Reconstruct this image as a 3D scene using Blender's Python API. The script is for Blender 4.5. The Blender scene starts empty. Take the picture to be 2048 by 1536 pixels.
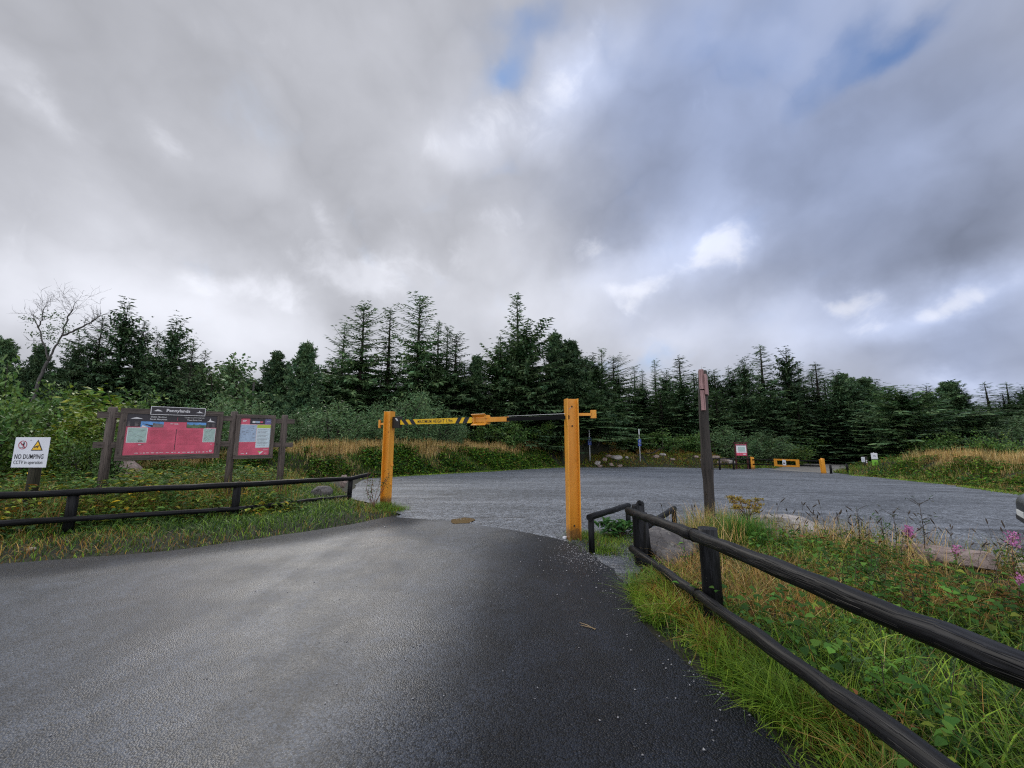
import bpy, bmesh, math, random
import numpy as np
from mathutils import Vector, Matrix
R = math.radians
random.seed(7)
scene = bpy.context.scene
COL = scene.collection

# ------------------------------------------------------------------ camera
F = 770.0 / 2048.0            # focal length / image width
PITCH = R(8.0)
CAMZ = 1.6
cam_d = bpy.data.cameras.new("camera")
cam_d.sensor_width = 36.0
cam_d.lens = 36.0 * F
cam_d.clip_start = 0.05
cam_d.clip_end = 3000
cam = bpy.data.objects.new("camera", cam_d)
COL.objects.link(cam)
cam.location = (0, 0, CAMZ)
cam.rotation_euler = (math.pi / 2 + PITCH, 0, 0)
scene.camera = cam
CP, SP = math.cos(PITCH), math.sin(PITCH)

def ray(px, py):
    """world direction (y = 1) of a measured photo point (2048 x 1536)."""
    u = (px - 1024.0) / 770.0
    v = (768.0 - py) / 770.0
    y = CP - SP * v
    z = SP + CP * v
    return u / y, z / y

def at(px, py, Y):
    a, b = ray(px, py)
    return Vector((a * Y, Y, CAMZ + b * Y))

def sstep(a, b, x):
    t = np.clip((np.asarray(x, float) - a) / (b - a), 0, 1)
    return t * t * (3 - 2 * t)

def base_z(x, y):
    """the flat lie of the land: level by the road, falling away over the car park."""
    x = np.asarray(x, float); y = np.asarray(y, float)
    return -0.03 * (np.clip(y, 9, 32) - 9) - 0.02 * (np.clip(x, 3, 20) - 3)

def gpos(px, py, dz=0.0):
    """where the sight line meets the level ground."""
    a, b = ray(px, py)
    lo = 0.5
    Y = 0.5
    while Y < 120:
        if CAMZ + b * Y <= float(base_z(a * Y, Y)) + dz:
            break
        lo = Y
        Y += 0.25
    hi = Y
    for _ in range(30):
        m = 0.5 * (lo + hi)
        if CAMZ + b * m <= float(base_z(a * m, m)) + dz:
            hi = m
        else:
            lo = m
    return Vector((a * hi, hi, float(base_z(a * hi, hi)) + dz))

# ------------------------------------------------------------------ scene graph helpers
def tag(o, label=None, cat=None, group=None, kind=None):
    if label: o["label"] = label
    if cat: o["category"] = cat
    if group: o["group"] = group
    if kind: o["kind"] = kind
    return o

def empty(name, loc, rz=0.0, label=None, cat=None, group=None):
    o = bpy.data.objects.new(name, None)
    o.empty_display_size = 0.2
    COL.objects.link(o)
    o.location = loc
    o.rotation_euler = (0, 0, rz)
    return tag(o, label, cat, group)

def link_mesh(name, me, parent=None):
    o = bpy.data.objects.new(name, me)
    COL.objects.link(o)
    if parent is not None:
        o.parent = parent
    return o

def copy_tree(o, parent=None):
    c = o.copy()
    COL.objects.link(c)
    c.parent = parent
    for ch in list(o.children):
        copy_tree(ch, c)
    return c

class MB:
    """a mesh under construction: verts, faces, uv, material index."""
    def __init__(s):
        s.v = []; s.f = []; s.uv = []; s.mi = []; s.smooth = []
    def quad_face(s, idx, uvs=None, mi=0, smooth=False):
        s.f.append(tuple(idx)); s.mi.append(mi); s.smooth.append(smooth)
        s.uv.append(uvs if uvs else [(0, 0)] * len(idx))
    def face(s, pts, uvs=None, mi=0):
        b = len(s.v)
        s.v += [tuple(p) for p in pts]
        s.quad_face(range(b, b + len(pts)), uvs or [(p[0], p[2]) for p in pts], mi)
    def box(s, c, size, M=None, mi=0, taper=1.0):
        """c centre, size full extents; grain (uv.x) runs along the longest side."""
        hx, hy, hz = [q * 0.5 for q in size]
        P = []
        for z in (-hz, hz):
            t = taper if z > 0 else 1.0
            for (x, y) in ((-hx, -hy), (hx, -hy), (hx, hy), (-hx, hy)):
                P.append(Vector((x * t, y * t, z)))
        ax = max(range(3), key=lambda i: size[i])
        b = len(s.v)
        c = Vector(c)
        off = random.random() * 7
        for p in P:
            q = (M @ p) if M is not None else p
            s.v.append(tuple(c + q))
        for fi in ((0, 3, 2, 1), (4, 5, 6, 7), (0, 1, 5, 4), (1, 2, 6, 5), (2, 3, 7, 6), (3, 0, 4, 7)):
            uv = []
            for i in fi:
                p = P[i]
                o2 = [p[k] for k in range(3) if k != ax]
                uv.append((p[ax] + off, o2[0] + o2[1] + off))
            s.quad_face([b + i for i in fi], uv, mi)
    def tube(s, pts, radii, n=12, mi=0, cap=True, wob=0.0, seed=0, smooth=True, flat_end=True):
        rng = random.Random(seed)
        pts = [Vector(p) for p in pts]
        if not hasattr(radii, "__len__"):
            radii = [radii] * len(pts)
        b = len(s.v)
        L = [0.0]
        for i in range(1, len(pts)):
            L.append(L[-1] + (pts[i] - pts[i - 1]).length)
        ph = [rng.uniform(0, 6.28) for _ in range(4)]
        up = None
        for i, p in enumerate(pts):
            t = (pts[min(i + 1, len(pts) - 1)] - pts[max(i - 1, 0)])
            if t.length < 1e-9: t = Vector((0, 0, 1))
            t.normalize()
            if up is None:
                up = Vector((0, 0, 1)) if abs(t.z) < 0.9 else Vector((0, 1, 0))
            a = t.cross(up)
            if a.length < 1e-6:
                a = t.cross(Vector((1, 0, 0)))
            a.normalize()
            c = a.cross(t).normalized()
            up = c
            for k in range(n):
                th = 2 * math.pi * k / n
                r = radii[i] * (1 + wob * (math.sin(2 * th + ph[0] + L[i] * 1.3) * 0.5 + math.sin(3 * th + ph[1] - L[i] * 2.1) * 0.35
                                           + 0.6 * math.sin(L[i] * 4.7 + ph[2]) + 0.4 * math.sin(L[i] * 9.1 + ph[3] + th)))
                s.v.append(tuple(p + a * (math.cos(th) * r) + c * (math.sin(th) * r)))
        off = rng.random() * 9
        for i in range(len(pts) - 1):
            for k in range(n):
                k2 = (k + 1) % n
                w0 = k / n * 6.28 * radii[i] + off
                w1 = (k + 1) / n * 6.28 * radii[i] + off
                s.quad_face((b + i * n + k, b + i * n + k2, b + (i + 1) * n + k2, b + (i + 1) * n + k),
                            [(L[i] + off, w0), (L[i] + off, w1), (L[i + 1] + off, w1), (L[i + 1] + off, w0)], mi, smooth)
        if cap:
            for i, rev in ((0, False), (len(pts) - 1, True)):
                ids = [b + i * n + k for k in range(n)]
                if not rev: pass
                else: ids = ids[::-1]
                uv = [(off + 0.02 * math.cos(6.28 * k / n), off + 0.3 * math.sin(6.28 * k / n)) for k in range(n)]
                s.quad_face(ids[::-1], uv, mi)
    def prism(s, poly, z0, z1, M=None, mi=0):
        """extrude a 2-D polygon (x, y) from z0 to z1."""
        b = len(s.v); n = len(poly)
        for z in (z0, z1):
            for (x, y) in poly:
                p = Vector((x, y, z))
                s.v.append(tuple(M @ p if M is not None else p))
        s.quad_face([b + i for i in range(n)][::-1], [(p[0], p[1]) for p in poly][::-1], mi)
        s.quad_face([b + n + i for i in range(n)], [(p[0], p[1]) for p in poly], mi)
        per = 0
        for i in range(n):
            j = (i + 1) % n
            d = math.hypot(poly[j][0] - poly[i][0], poly[j][1] - poly[i][1])
            s.quad_face((b + i, b + j, b + n + j, b + n + i), [(z0, per), (z0, per + d), (z1, per + d), (z1, per)], mi)
            per += d
    def build(s, name, mats, parent=None, bevel=0.0, sub=0, loc=None):
        me = bpy.data.meshes.new(name)
        me.from_pydata(s.v, [], s.f)
        uvl = me.uv_layers.new(name="UVMap")
        flat = [c for u in s.uv for p in u for c in (p[0], p[1])]
        uvl.data.foreach_set("uv", flat)
        if not isinstance(mats, (list, tuple)): mats = [mats]
        for m in mats: me.materials.append(m)
        me.polygons.foreach_set("material_index", s.mi)
        me.polygons.foreach_set("use_smooth", s.smooth)
        me.update()
        o = link_mesh(name, me, parent)
        if loc is not None: o.location = loc
        if bevel > 0:
            md = o.modifiers.new("bevel", "BEVEL"); md.width = bevel; md.segments = 2
            md.limit_method = "ANGLE"; md.angle_limit = R(40)
        if sub:
            md = o.modifiers.new("sub", "SUBSURF"); md.levels = sub; md.render_levels = sub
        return o

def np_mesh(name, V, Fq, mats, col=None, parent=None, tris=None, mi=None, smooth=False):
    """big meshes from arrays: V (n,3), Fq (m,4) quads, tris (k,3), col (n,3)."""
    me = bpy.data.meshes.new(name)
    V = np.ascontiguousarray(V, dtype=np.float32)
    me.vertices.add(len(V)); me.vertices.foreach_set("co", V.ravel())
    nq = 0 if Fq is None else len(Fq)
    nt = 0 if tris is None else len(tris)
    loops = []
    if nq: loops.append(np.asarray(Fq, np.int32).ravel())
    if nt: loops.append(np.asarray(tris, np.int32).ravel())
    loops = np.concatenate(loops)
    me.loops.add(len(loops)); me.loops.foreach_set("vertex_index", loops)
    me.polygons.add(nq + nt)
    st = np.concatenate([np.arange(nq) * 4, nq * 4 + np.arange(nt) * 3]).astype(np.int32)
    me.polygons.foreach_set("loop_start", st)
    if smooth: me.polygons.foreach_set("use_smooth", np.ones(nq + nt, bool))
    if not isinstance(mats, (list, tuple)): mats = [mats]
    for m in mats: me.materials.append(m)
    if mi is not None: me.polygons.foreach_set("material_index", np.asarray(mi, np.int32))
    if col is not None:
        at_ = me.color_attributes.new("Col", "FLOAT_COLOR", "POINT")
        c4 = np.ones((len(V), 4), np.float32); c4[:, :3] = col
        at_.data.foreach_set("color", c4.ravel())
    me.update(calc_edges=True)
    me.validate()
    return link_mesh(name, me, parent)

# smooth value noise on arrays
_nr = np.random.RandomState(3)
_NT = _nr.rand(256, 256)
def vnoise(x, y, s=1.0, o=0):
    x = np.asarray(x, float) * s + 17.3 * o + 1000; y = np.asarray(y, float) * s + 9.1 * o + 1000
    xi = np.floor(x).astype(int); yi = np.floor(y).astype(int)
    fx = x - xi; fy = y - yi
    fx = fx * fx * (3 - 2 * fx); fy = fy * fy * (3 - 2 * fy)
    g = lambda i, j: _NT[i % 256, j % 256]
    return (g(xi, yi) * (1 - fx) + g(xi + 1, yi) * fx) * (1 - fy) + (g(xi, yi + 1) * (1 - fx) + g(xi + 1, yi + 1) * fx) * fy
def fbm(x, y, s=1.0, o=0, n=4):
    t = 0; a = 0.5; w = 0
    for i in range(n):
        t = t + a * vnoise(x, y, s * 2 ** i, o + i); w += a; a *= 0.5
    return t / w

def inside(poly, x, y):
    x = np.asarray(x, float); y = np.asarray(y, float)
    r = np.zeros(x.shape, bool)
    n = len(poly)
    for i in range(n):
        x0, y0 = poly[i]; x1, y1 = poly[(i + 1) % n]
        c = ((y0 > y) != (y1 > y))
        with np.errstate(divide="ignore", invalid="ignore"):
            xx = (x1 - x0) * (y - y0) / (y1 - y0 + 1e-12) + x0
        r ^= c & (x < xx)
    return r
def seg_dist(poly, x, y, closed=True):
    x = np.asarray(x, float); y = np.asarray(y, float)
    d = np.full(x.shape, 1e9)
    n = len(poly)
    for i in range(n if closed else n - 1):
        ax, ay = poly[i]; bx, by = poly[(i + 1) % n]
        dx, dy = bx - ax, by - ay
        t = np.clip(((x - ax) * dx + (y - ay) * dy) / (dx * dx + dy * dy + 1e-12), 0, 1)
        d = np.minimum(d, np.hypot(x - ax - t * dx, y - ay - t * dy))
    return d
# ------------------------------------------------------------------ materials
class NT:
    def __init__(s, tree):
        s.t = tree; s.n = tree.nodes; s.l = tree.links
    def node(s, typ, **kw):
        n = s.n.new(typ)
        for k, v in kw.items(): setattr(n, k, v)
        return n
    def set(s, sock, v):
        if isinstance(v, bpy.types.NodeSocket): s.l.new(v, sock)
        else: sock.default_value = v
    def m(s, op, a, b=None, c=None, clamp=False):
        n = s.node("ShaderNodeMath", operation=op, use_clamp=clamp)
        s.set(n.inputs[0], a)
        if b is not None: s.set(n.inputs[1], b)
        if c is not None: s.set(n.inputs[2], c)
        return n.outputs[0]
    def vm(s, op, a, b=None, sc=None):
        n = s.node("ShaderNodeVectorMath", operation=op)
        s.set(n.inputs[0], a)
        if b is not None: s.set(n.inputs[1], b)
        if sc is not None: s.set(n.inputs["Scale"], sc)
        return n.outputs["Value"] if op in ("DOT_PRODUCT", "LENGTH") else n.outputs[0]
    def mix(s, f, a, b, blend="MIX"):
        n = s.node("ShaderNodeMix", data_type="RGBA", blend_type=blend)
        s.set(n.inputs[0], f); s.set(n.inputs[6], a); s.set(n.inputs[7], b)
        return n.outputs[2]
    def noise(s, vec, scale, detail=3, rough=0.5, dist=0.0, w=None):
        n = s.node("ShaderNodeTexNoise")
        if vec is not None: s.l.new(vec, n.inputs["Vector"])
        s.set(n.inputs["Scale"], scale); n.inputs["Detail"].default_value = detail
        n.inputs["Roughness"].default_value = rough; n.inputs["Distortion"].default_value = dist
        return n.outputs["Fac"]
    def voro(s, vec, scale, feature="F1", out="Distance", rnd=1.0):
        n = s.node("ShaderNodeTexVoronoi", feature=feature)
        if vec is not None: s.l.new(vec, n.inputs["Vector"])
        s.set(n.inputs["Scale"], scale); n.inputs["Randomness"].default_value = rnd
        return n.outputs[out]
    def map(s, v, a, b, c=0.0, d=1.0, smooth=True):
        n = s.node("ShaderNodeMapRange", interpolation_type="SMOOTHSTEP" if smooth else "LINEAR")
        s.set(n.inputs[0], v)
        for i, q in enumerate((a, b, c, d)): s.set(n.inputs[1 + i], q)
        return n.outputs[0]
    def scale(s, vec, xyz):
        n = s.node("ShaderNodeMapping")
        s.l.new(vec, n.inputs[0]); n.inputs["Scale"].default_value = xyz
        return n.outputs[0]
    def coord(s, name): 
        return s.node("ShaderNodeTexCoord").outputs[name]
    def bump(s, h, strength, dist):
        n = s.node("ShaderNodeBump")
        s.l.new(h, n.inputs["Height"]); s.set(n.inputs["Strength"], strength); s.set(n.inputs["Distance"], dist)
        return n

def new_mat(name):
    m = bpy.data.materials.new(name); m.use_nodes = True
    t = NT(m.node_tree)
    p = t.n["Principled BSDF"]
    return m, t, p

def rgb(h):   # sRGB hex -> linear
    c = [int(h[i:i + 2], 16) / 255 for i in (0, 2, 4)]
    return tuple((x / 12.92 if x <= 0.04045 else ((x + 0.055) / 1.055) ** 2.4) for x in c) + (1,)

def m_plain(name, col, rough=0.5, spec=0.5, var=0.12, nscale=6.0, metal=0.0, bump=0.0, bscale=40):
    m, t, p = new_mat(name)
    co = t.coord("Object")
    n = t.noise(co, nscale, 4, 0.6)
    lo = tuple(c * (1 - var) for c in col[:3]) + (1,)
    hi = tuple(min(1, c * (1 + var)) for c in col[:3]) + (1,)
    t.set(p.inputs["Base Color"], t.mix(t.map(n, 0.3, 0.7), lo, hi))
    p.inputs["Roughness"].default_value = rough
    p.inputs["Specular IOR Level"].default_value = spec
    p.inputs["Metallic"].default_value = metal
    if bump:
        b = t.bump(t.noise(co, bscale, 3), bump, 0.01)
        t.l.new(b.outputs[0], p.inputs["Normal"])
    return m

def m_wood(name, dark, light, rough=0.6, spec=0.4, grain=(2.2, 55, 1), wear=0.0, wearcol=(0.35, 0.22, 0.11, 1), bump=0.5, knots=True, bloom=0.0):
    """weathered timber; grain runs along uv.x."""
    m, t, p = new_mat(name)
    uv = t.coord("UV")
    g = t.noise(t.scale(uv, grain), 1.0, 5, 0.62, 0.6)
    g2 = t.noise(t.scale(uv, (0.8, 6, 1)), 1.0, 3, 0.6)
    f = t.m("ADD", t.m("MULTIPLY", g, 0.65), t.m("MULTIPLY", g2, 0.35))
    c = t.mix(t.map(f, 0.33, 0.68), dark, light)
    cr = t.noise(t.scale(uv, (0.7, 34, 1)), 1.0, 2, 0.5, 0.35)
    crack = t.map(t.m("ABSOLUTE", t.m("SUBTRACT", cr, 0.5)), 0.0, 0.022, 1.0, 0.0)
    c = t.mix(t.m("MULTIPLY", crack, 0.75), c, tuple(q * 0.25 for q in dark[:3]) + (1,))
    h = t.m("SUBTRACT", t.m("MULTIPLY", f, 0.6), t.m("MULTIPLY", crack, 0.5))
    if knots:
        k = t.voro(t.scale(uv, (3.2, 7, 1)), 1.0)
        kk = t.map(k, 0.04, 0.16, 1.0, 0.0)
        c = t.mix(t.m("MULTIPLY", kk, 0.7), c, tuple(q * 0.4 for q in dark[:3]) + (1,))
    if wear > 0:
        w = t.noise(t.scale(uv, (3.0, 30, 1)), 1.0, 4, 0.6)
        ww = t.map(w, 0.74 - wear, 0.78 - wear)
        c = t.mix(t.m("MULTIPLY", ww, 0.85), c, wearcol)
    if bloom > 0:
        bl = t.noise(t.scale(uv, (1.1, 9, 1)), 1.0, 5, 0.68)
        c = t.mix(t.map(bl, 0.50, 0.66, 0.0, bloom), c, (0.045, 0.047, 0.055, 1))
    t.set(p.inputs["Base Color"], c)
    t.set(p.inputs["Roughness"], t.map(g, 0.3, 0.7, rough - 0.12, rough + 0.12))
    p.inputs["Specular IOR Level"].default_value = spec
    b = t.bump(h, bump, 0.012)
    t.l.new(b.outputs[0], p.inputs["Normal"])
    return m

def m_leaf(name, cols, rough=0.55, trans=0.18, objvar=0.22, spec=0.3, patch=1.6):
    """foliage: per-plant colour (Col attribute carries each leaf's own hue), slow patches."""
    m, t, p = new_mat(name)
    at_ = t.node("ShaderNodeAttribute", attribute_name="Col")
    oi = t.node("ShaderNodeObjectInfo")
    co = t.coord("Object")
    n = t.noise(co, patch, 2, 0.5)
    c = t.mix(t.map(n, 0.35, 0.65), cols[0], cols[1])
    c = t.mix(1.0, c, at_.outputs["Color"], "MULTIPLY")
    k = t.map(oi.outputs["Random"], 0, 1, 1 - objvar, 1 + objvar, smooth=False)
    c = t.vm("SCALE", c, sc=k)
    t.set(p.inputs["Base Color"], c)
    p.inputs["Roughness"].default_value = rough
    p.inputs["Specular IOR Level"].default_value = spec
    if trans > 0:
        tr = t.node("ShaderNodeBsdfTranslucent")
        t.l.new(c, tr.inputs["Color"])
        mx = t.node("ShaderNodeMixShader")
        mx.inputs[0].default_value = trans
        out = t.n["Material Output"]
        t.l.new(p.outputs[0], mx.inputs[1]); t.l.new(tr.outputs[0], mx.inputs[2])
        t.l.new(mx.outputs[0], out.inputs["Surface"])
    return m

M = {}
M["spruce"] = m_leaf("spruce_needles", ((0.070, 0.150, 0.064, 1), (0.160, 0.245, 0.104, 1)), 0.6, 0.15, 0.32)
M["pine"] = m_leaf("pine_needles", ((0.054, 0.118, 0.055, 1), (0.115, 0.188, 0.082, 1)), 0.6, 0.12, 0.28)
M["leaf"] = m_leaf("shrub_leaves", ((0.066, 0.150, 0.036, 1), (0.135, 0.225, 0.056, 1)), 0.5, 0.2, 0.25)
M["willow"] = m_leaf("willow_leaves", ((0.080, 0.160, 0.058, 1), (0.160, 0.245, 0.105, 1)), 0.5, 0.2, 0.2)
M["bright"] = m_leaf("bright_leaves", ((0.10, 0.21, 0.032, 1), (0.25, 0.31, 0.05, 1)), 0.5, 0.22, 0.15)
M["grass"] = m_leaf("grass_blades", ((1.2, 1.3, 0.95, 1), (1.75, 1.75, 1.3, 1)), 0.5, 0.3, 0.0, 0.3, 1.4)
M["herb"] = m_leaf("herb_leaves", ((1.0, 1.1, 0.85, 1), (1.6, 1.65, 1.2, 1)), 0.65, 0.25, 0.0, 0.12, 2.0)
M["bark"] = m_wood("bark", (0.022, 0.018, 0.015, 1), (0.055, 0.047, 0.040, 1), 0.85, 0.2, (6, 20, 1))
M["dead_bark"] = m_wood("bare_grey_bark", (0.065, 0.062, 0.058, 1), (0.15, 0.142, 0.134, 1), 0.85, 0.2, (6, 20, 1))
M["black_wood"] = m_wood("black_stained_timber", (0.0016, 0.0017, 0.0022, 1), (0.0055, 0.006, 0.0075, 1), 0.56, 0.24, (1.6, 40, 1), 0.0, bump=0.65, bloom=0.4)
M["black_worn"] = m_wood("black_stained_timber_worn", (0.002, 0.0021, 0.0026, 1), (0.008, 0.0085, 0.010, 1), 0.50, 0.24, (1.6, 40, 1), 0.075, (0.30, 0.19, 0.10, 1), bump=0.65, bloom=0.4)
M["brown_wood"] = m_wood("weathered_brown_timber", (0.060, 0.048, 0.043, 1), (0.155, 0.125, 0.108, 1), 0.7, 0.3, (2.0, 36, 1))
M["pole_wood"] = m_wood("dark_pole_timber", (0.020, 0.017, 0.015, 1), (0.062, 0.052, 0.045, 1), 0.65, 0.35, (1.4, 30, 1))
M["finger_wood"] = m_wood("pinkish_finger_timber", (0.24, 0.125, 0.125, 1), (0.46, 0.29, 0.28, 1), 0.6, 0.3, (2.2, 30, 1), knots=False)
M["old_post"] = m_wood("mossy_post_timber", (0.020, 0.021, 0.014, 1), (0.060, 0.055, 0.038, 1), 0.8, 0.2, (2.0, 30, 1))
M["red_wood"] = m_wood("red_brown_timber", (0.045, 0.012, 0.012, 1), (0.09, 0.026, 0.024, 1), 0.6, 0.3, knots=False)

def m_yellow():
    m, t, p = new_mat("amber_paint")
    co = t.coord("Object")
    n = t.noise(t.scale(co, (9, 9, 1.2)), 1.0, 4, 0.6)
    c = t.mix(t.map(n, 0.35, 0.7), (0.68, 0.28, 0.022, 1), (0.82, 0.36, 0.038, 1))
    d = t.noise(co, 7, 5, 0.65)
    c = t.mix(t.map(d, 0.60, 0.74, 0.0, 0.45), c, (0.30, 0.12, 0.02, 1))
    r = t.voro(t.scale(co, (26, 26, 16)), 1.0)
    c = t.mix(t.map(r, 0.03, 0.09, 0.55, 0.0), c, (0.13, 0.045, 0.015, 1))
    st = t.noise(t.scale(co, (30, 30, 1.6)), 1.0, 4, 0.65)
    c = t.mix(t.map(st, 0.62, 0.74, 0.0, 0.3), c, (0.22, 0.085, 0.02, 1))          # rust runs
    zz = t.node("ShaderNodeSeparateXYZ"); t.l.new(co, zz.inputs[0])
    mud = t.m("ADD", t.map(zz.outputs[2], 0.02, 0.42, 1.0, 0.0), t.m("MULTIPLY", t.m("SUBTRACT", t.noise(co, 16, 5, 0.7), 0.5), 1.1))
    c = t.mix(t.map(mud, 0.45, 0.95, 0.0, 0.75), c, (0.075, 0.055, 0.032, 1))      # road splash at the foot
    ch = t.noise(co, 34, 5, 0.7)
    c = t.mix(t.map(ch, 0.70, 0.72, 0.0, 0.8), c, (0.05, 0.028, 0.018, 1))         # chips
    t.set(p.inputs["Base Color"], c)
    p.inputs["Roughness"].default_value = 0.42
    b = t.bump(t.noise(co, 30, 3), 0.12, 0.01)
    t.l.new(b.outputs[0], p.inputs["Normal"])
    return m
M["yellow"] = m_yellow()
M["sign_yellow"] = m_plain("hazard_yellow", (0.86, 0.52, 0.010, 1), 0.45, var=0.06)
M["tube_black"] = m_plain("black_enamel", (0.003, 0.003, 0.004, 1), 0.6, 0.15, var=0.2)
M["matt_black"] = m_plain("matt_black", (0.012, 0.012, 0.013, 1), 0.6, var=0.2)
M["white"] = m_plain("white_panel", (0.72, 0.74, 0.80, 1), 0.4, var=0.05, nscale=3)
M["pole_white"] = m_plain("galvanised_pole", (0.55, 0.57, 0.58, 1), 0.4, var=0.08)
M["ink"] = m_plain("sign_ink", (0.012, 0.013, 0.02, 1), 0.5, var=0.1)
M["ink_light"] = m_plain("sign_ink_pale", (0.70, 0.70, 0.72, 1), 0.5, var=0.05)
M["sign_red"] = m_plain("prohibition_red", (0.42, 0.03, 0.06, 1), 0.45, var=0.06)
M["board_red"] = m_plain("board_crimson", (0.62, 0.09, 0.155, 1), 0.28, var=0.16, nscale=5)
M["board_red_dark"] = m_plain("board_crimson_text", (0.44, 0.055, 0.10, 1), 0.4, var=0.1)
M["board_black"] = m_plain("board_black", (0.022, 0.018, 0.026, 1), 0.35, var=0.1)
M["map_pale"] = m_plain("map_paper", (0.36, 0.50, 0.46, 1), 0.4, var=0.12, nscale=14)
M["map_blue"] = m_plain("map_paper_blue", (0.34, 0.44, 0.58, 1), 0.4, var=0.12, nscale=14)
M["list_paper"] = m_plain("list_paper", (0.55, 0.66, 0.72, 1), 0.4, var=0.05)
M["lime"] = m_plain("lime_panel", (0.42, 0.55, 0.06, 1), 0.4, var=0.05)
M["bright_green"] = m_plain("green_panel", (0.24, 0.55, 0.07, 1), 0.4, var=0.05)
M["purple"] = m_plain("purple_panel", (0.13, 0.13, 0.30, 1), 0.4, var=0.05)
M["photo_sky"] = m_plain("print_sky_blue", (0.12, 0.32, 0.66, 1), 0.4, var=0.25, nscale=9)
M["photo_hill"] = m_plain("print_hill_green", (0.10, 0.16, 0.08, 1), 0.4, var=0.5, nscale=12)
M["photo_rock"] = m_plain("print_rock_grey", (0.16, 0.14, 0.14, 1), 0.4, var=0.4, nscale=12)
M["blue"] = m_plain("parking_blue", (0.02, 0.07, 0.38, 1), 0.4, var=0.06)
M["silver"] = m_plain("silver_paint", (0.15, 0.16, 0.17, 1), 0.3, metal=0.4, var=0.03)
M["car_dark"] = m_plain("bumper_plastic", (0.018, 0.022, 0.026, 1), 0.5, var=0.1)
M["car_glass"] = m_plain("car_glass", (0.012, 0.016, 0.018, 1), 0.05, 0.6, var=0.1)
M["lamp_glass"] = m_plain("headlamp_lens", (0.25, 0.27, 0.29, 1), 0.1, 0.8, var=0.2, nscale=20)
M["tyre"] = m_plain("tyre_rubber", (0.014, 0.014, 0.014, 1), 0.75, var=0.2)
M["rim"] = m_plain("alloy_rim", (0.4, 0.4, 0.42, 1), 0.3, metal=0.8, var=0.05)
M["plate"] = m_plain("number_plate", (0.70, 0.72, 0.70, 1), 0.35, var=0.03)

def m_rock(name, a, b, lich):
    m, t, p = new_mat(name)
    co = t.coord("Object")
    n = t.noise(co, 3.0, 8, 0.65, 0.4)
    v = t.voro(t.vm("ADD", co, t.vm("SCALE", t.node("ShaderNodeTexNoise").outputs["Color"], sc=0.15)), 4.0, "DISTANCE_TO_EDGE")
    c = t.mix(t.map(n, 0.3, 0.7), a, b)
    l = t.noise(co, 9.0, 5, 0.7)
    c = t.mix(t.map(l, 0.56, 0.66, 0, 0.7), c, lich)
    c = t.mix(t.map(v, 0.0, 0.02, 0.25, 0.0), c, tuple(q * 0.3 for q in a[:3]) + (1,))
    t.set(p.inputs["Base Color"], c)
    p.inputs["Roughness"].default_value = 0.8
    h = t.m("ADD", t.m("MULTIPLY", t.noise(co, 12, 8, 0.7), 0.6), t.map(v, 0, 0.05, 0, 0.4))
    b_ = t.bump(h, 0.8, 0.04)
    t.l.new(b_.outputs[0], p.inputs["Normal"])
    return m
M["rock"] = m_rock("grey_rock", (0.07, 0.066, 0.068, 1), (0.16, 0.148, 0.142, 1), (0.26, 0.25, 0.22, 1))
M["pale_rock"] = m_rock("pale_rock", (0.27, 0.25, 0.24, 1), (0.46, 0.43, 0.41, 1), (0.55, 0.52, 0.48, 1))
M["pink_rock"] = m_rock("pinkish_rock", (0.20, 0.15, 0.13, 1), (0.36, 0.28, 0.25, 1), (0.42, 0.37, 0.33, 1))

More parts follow.
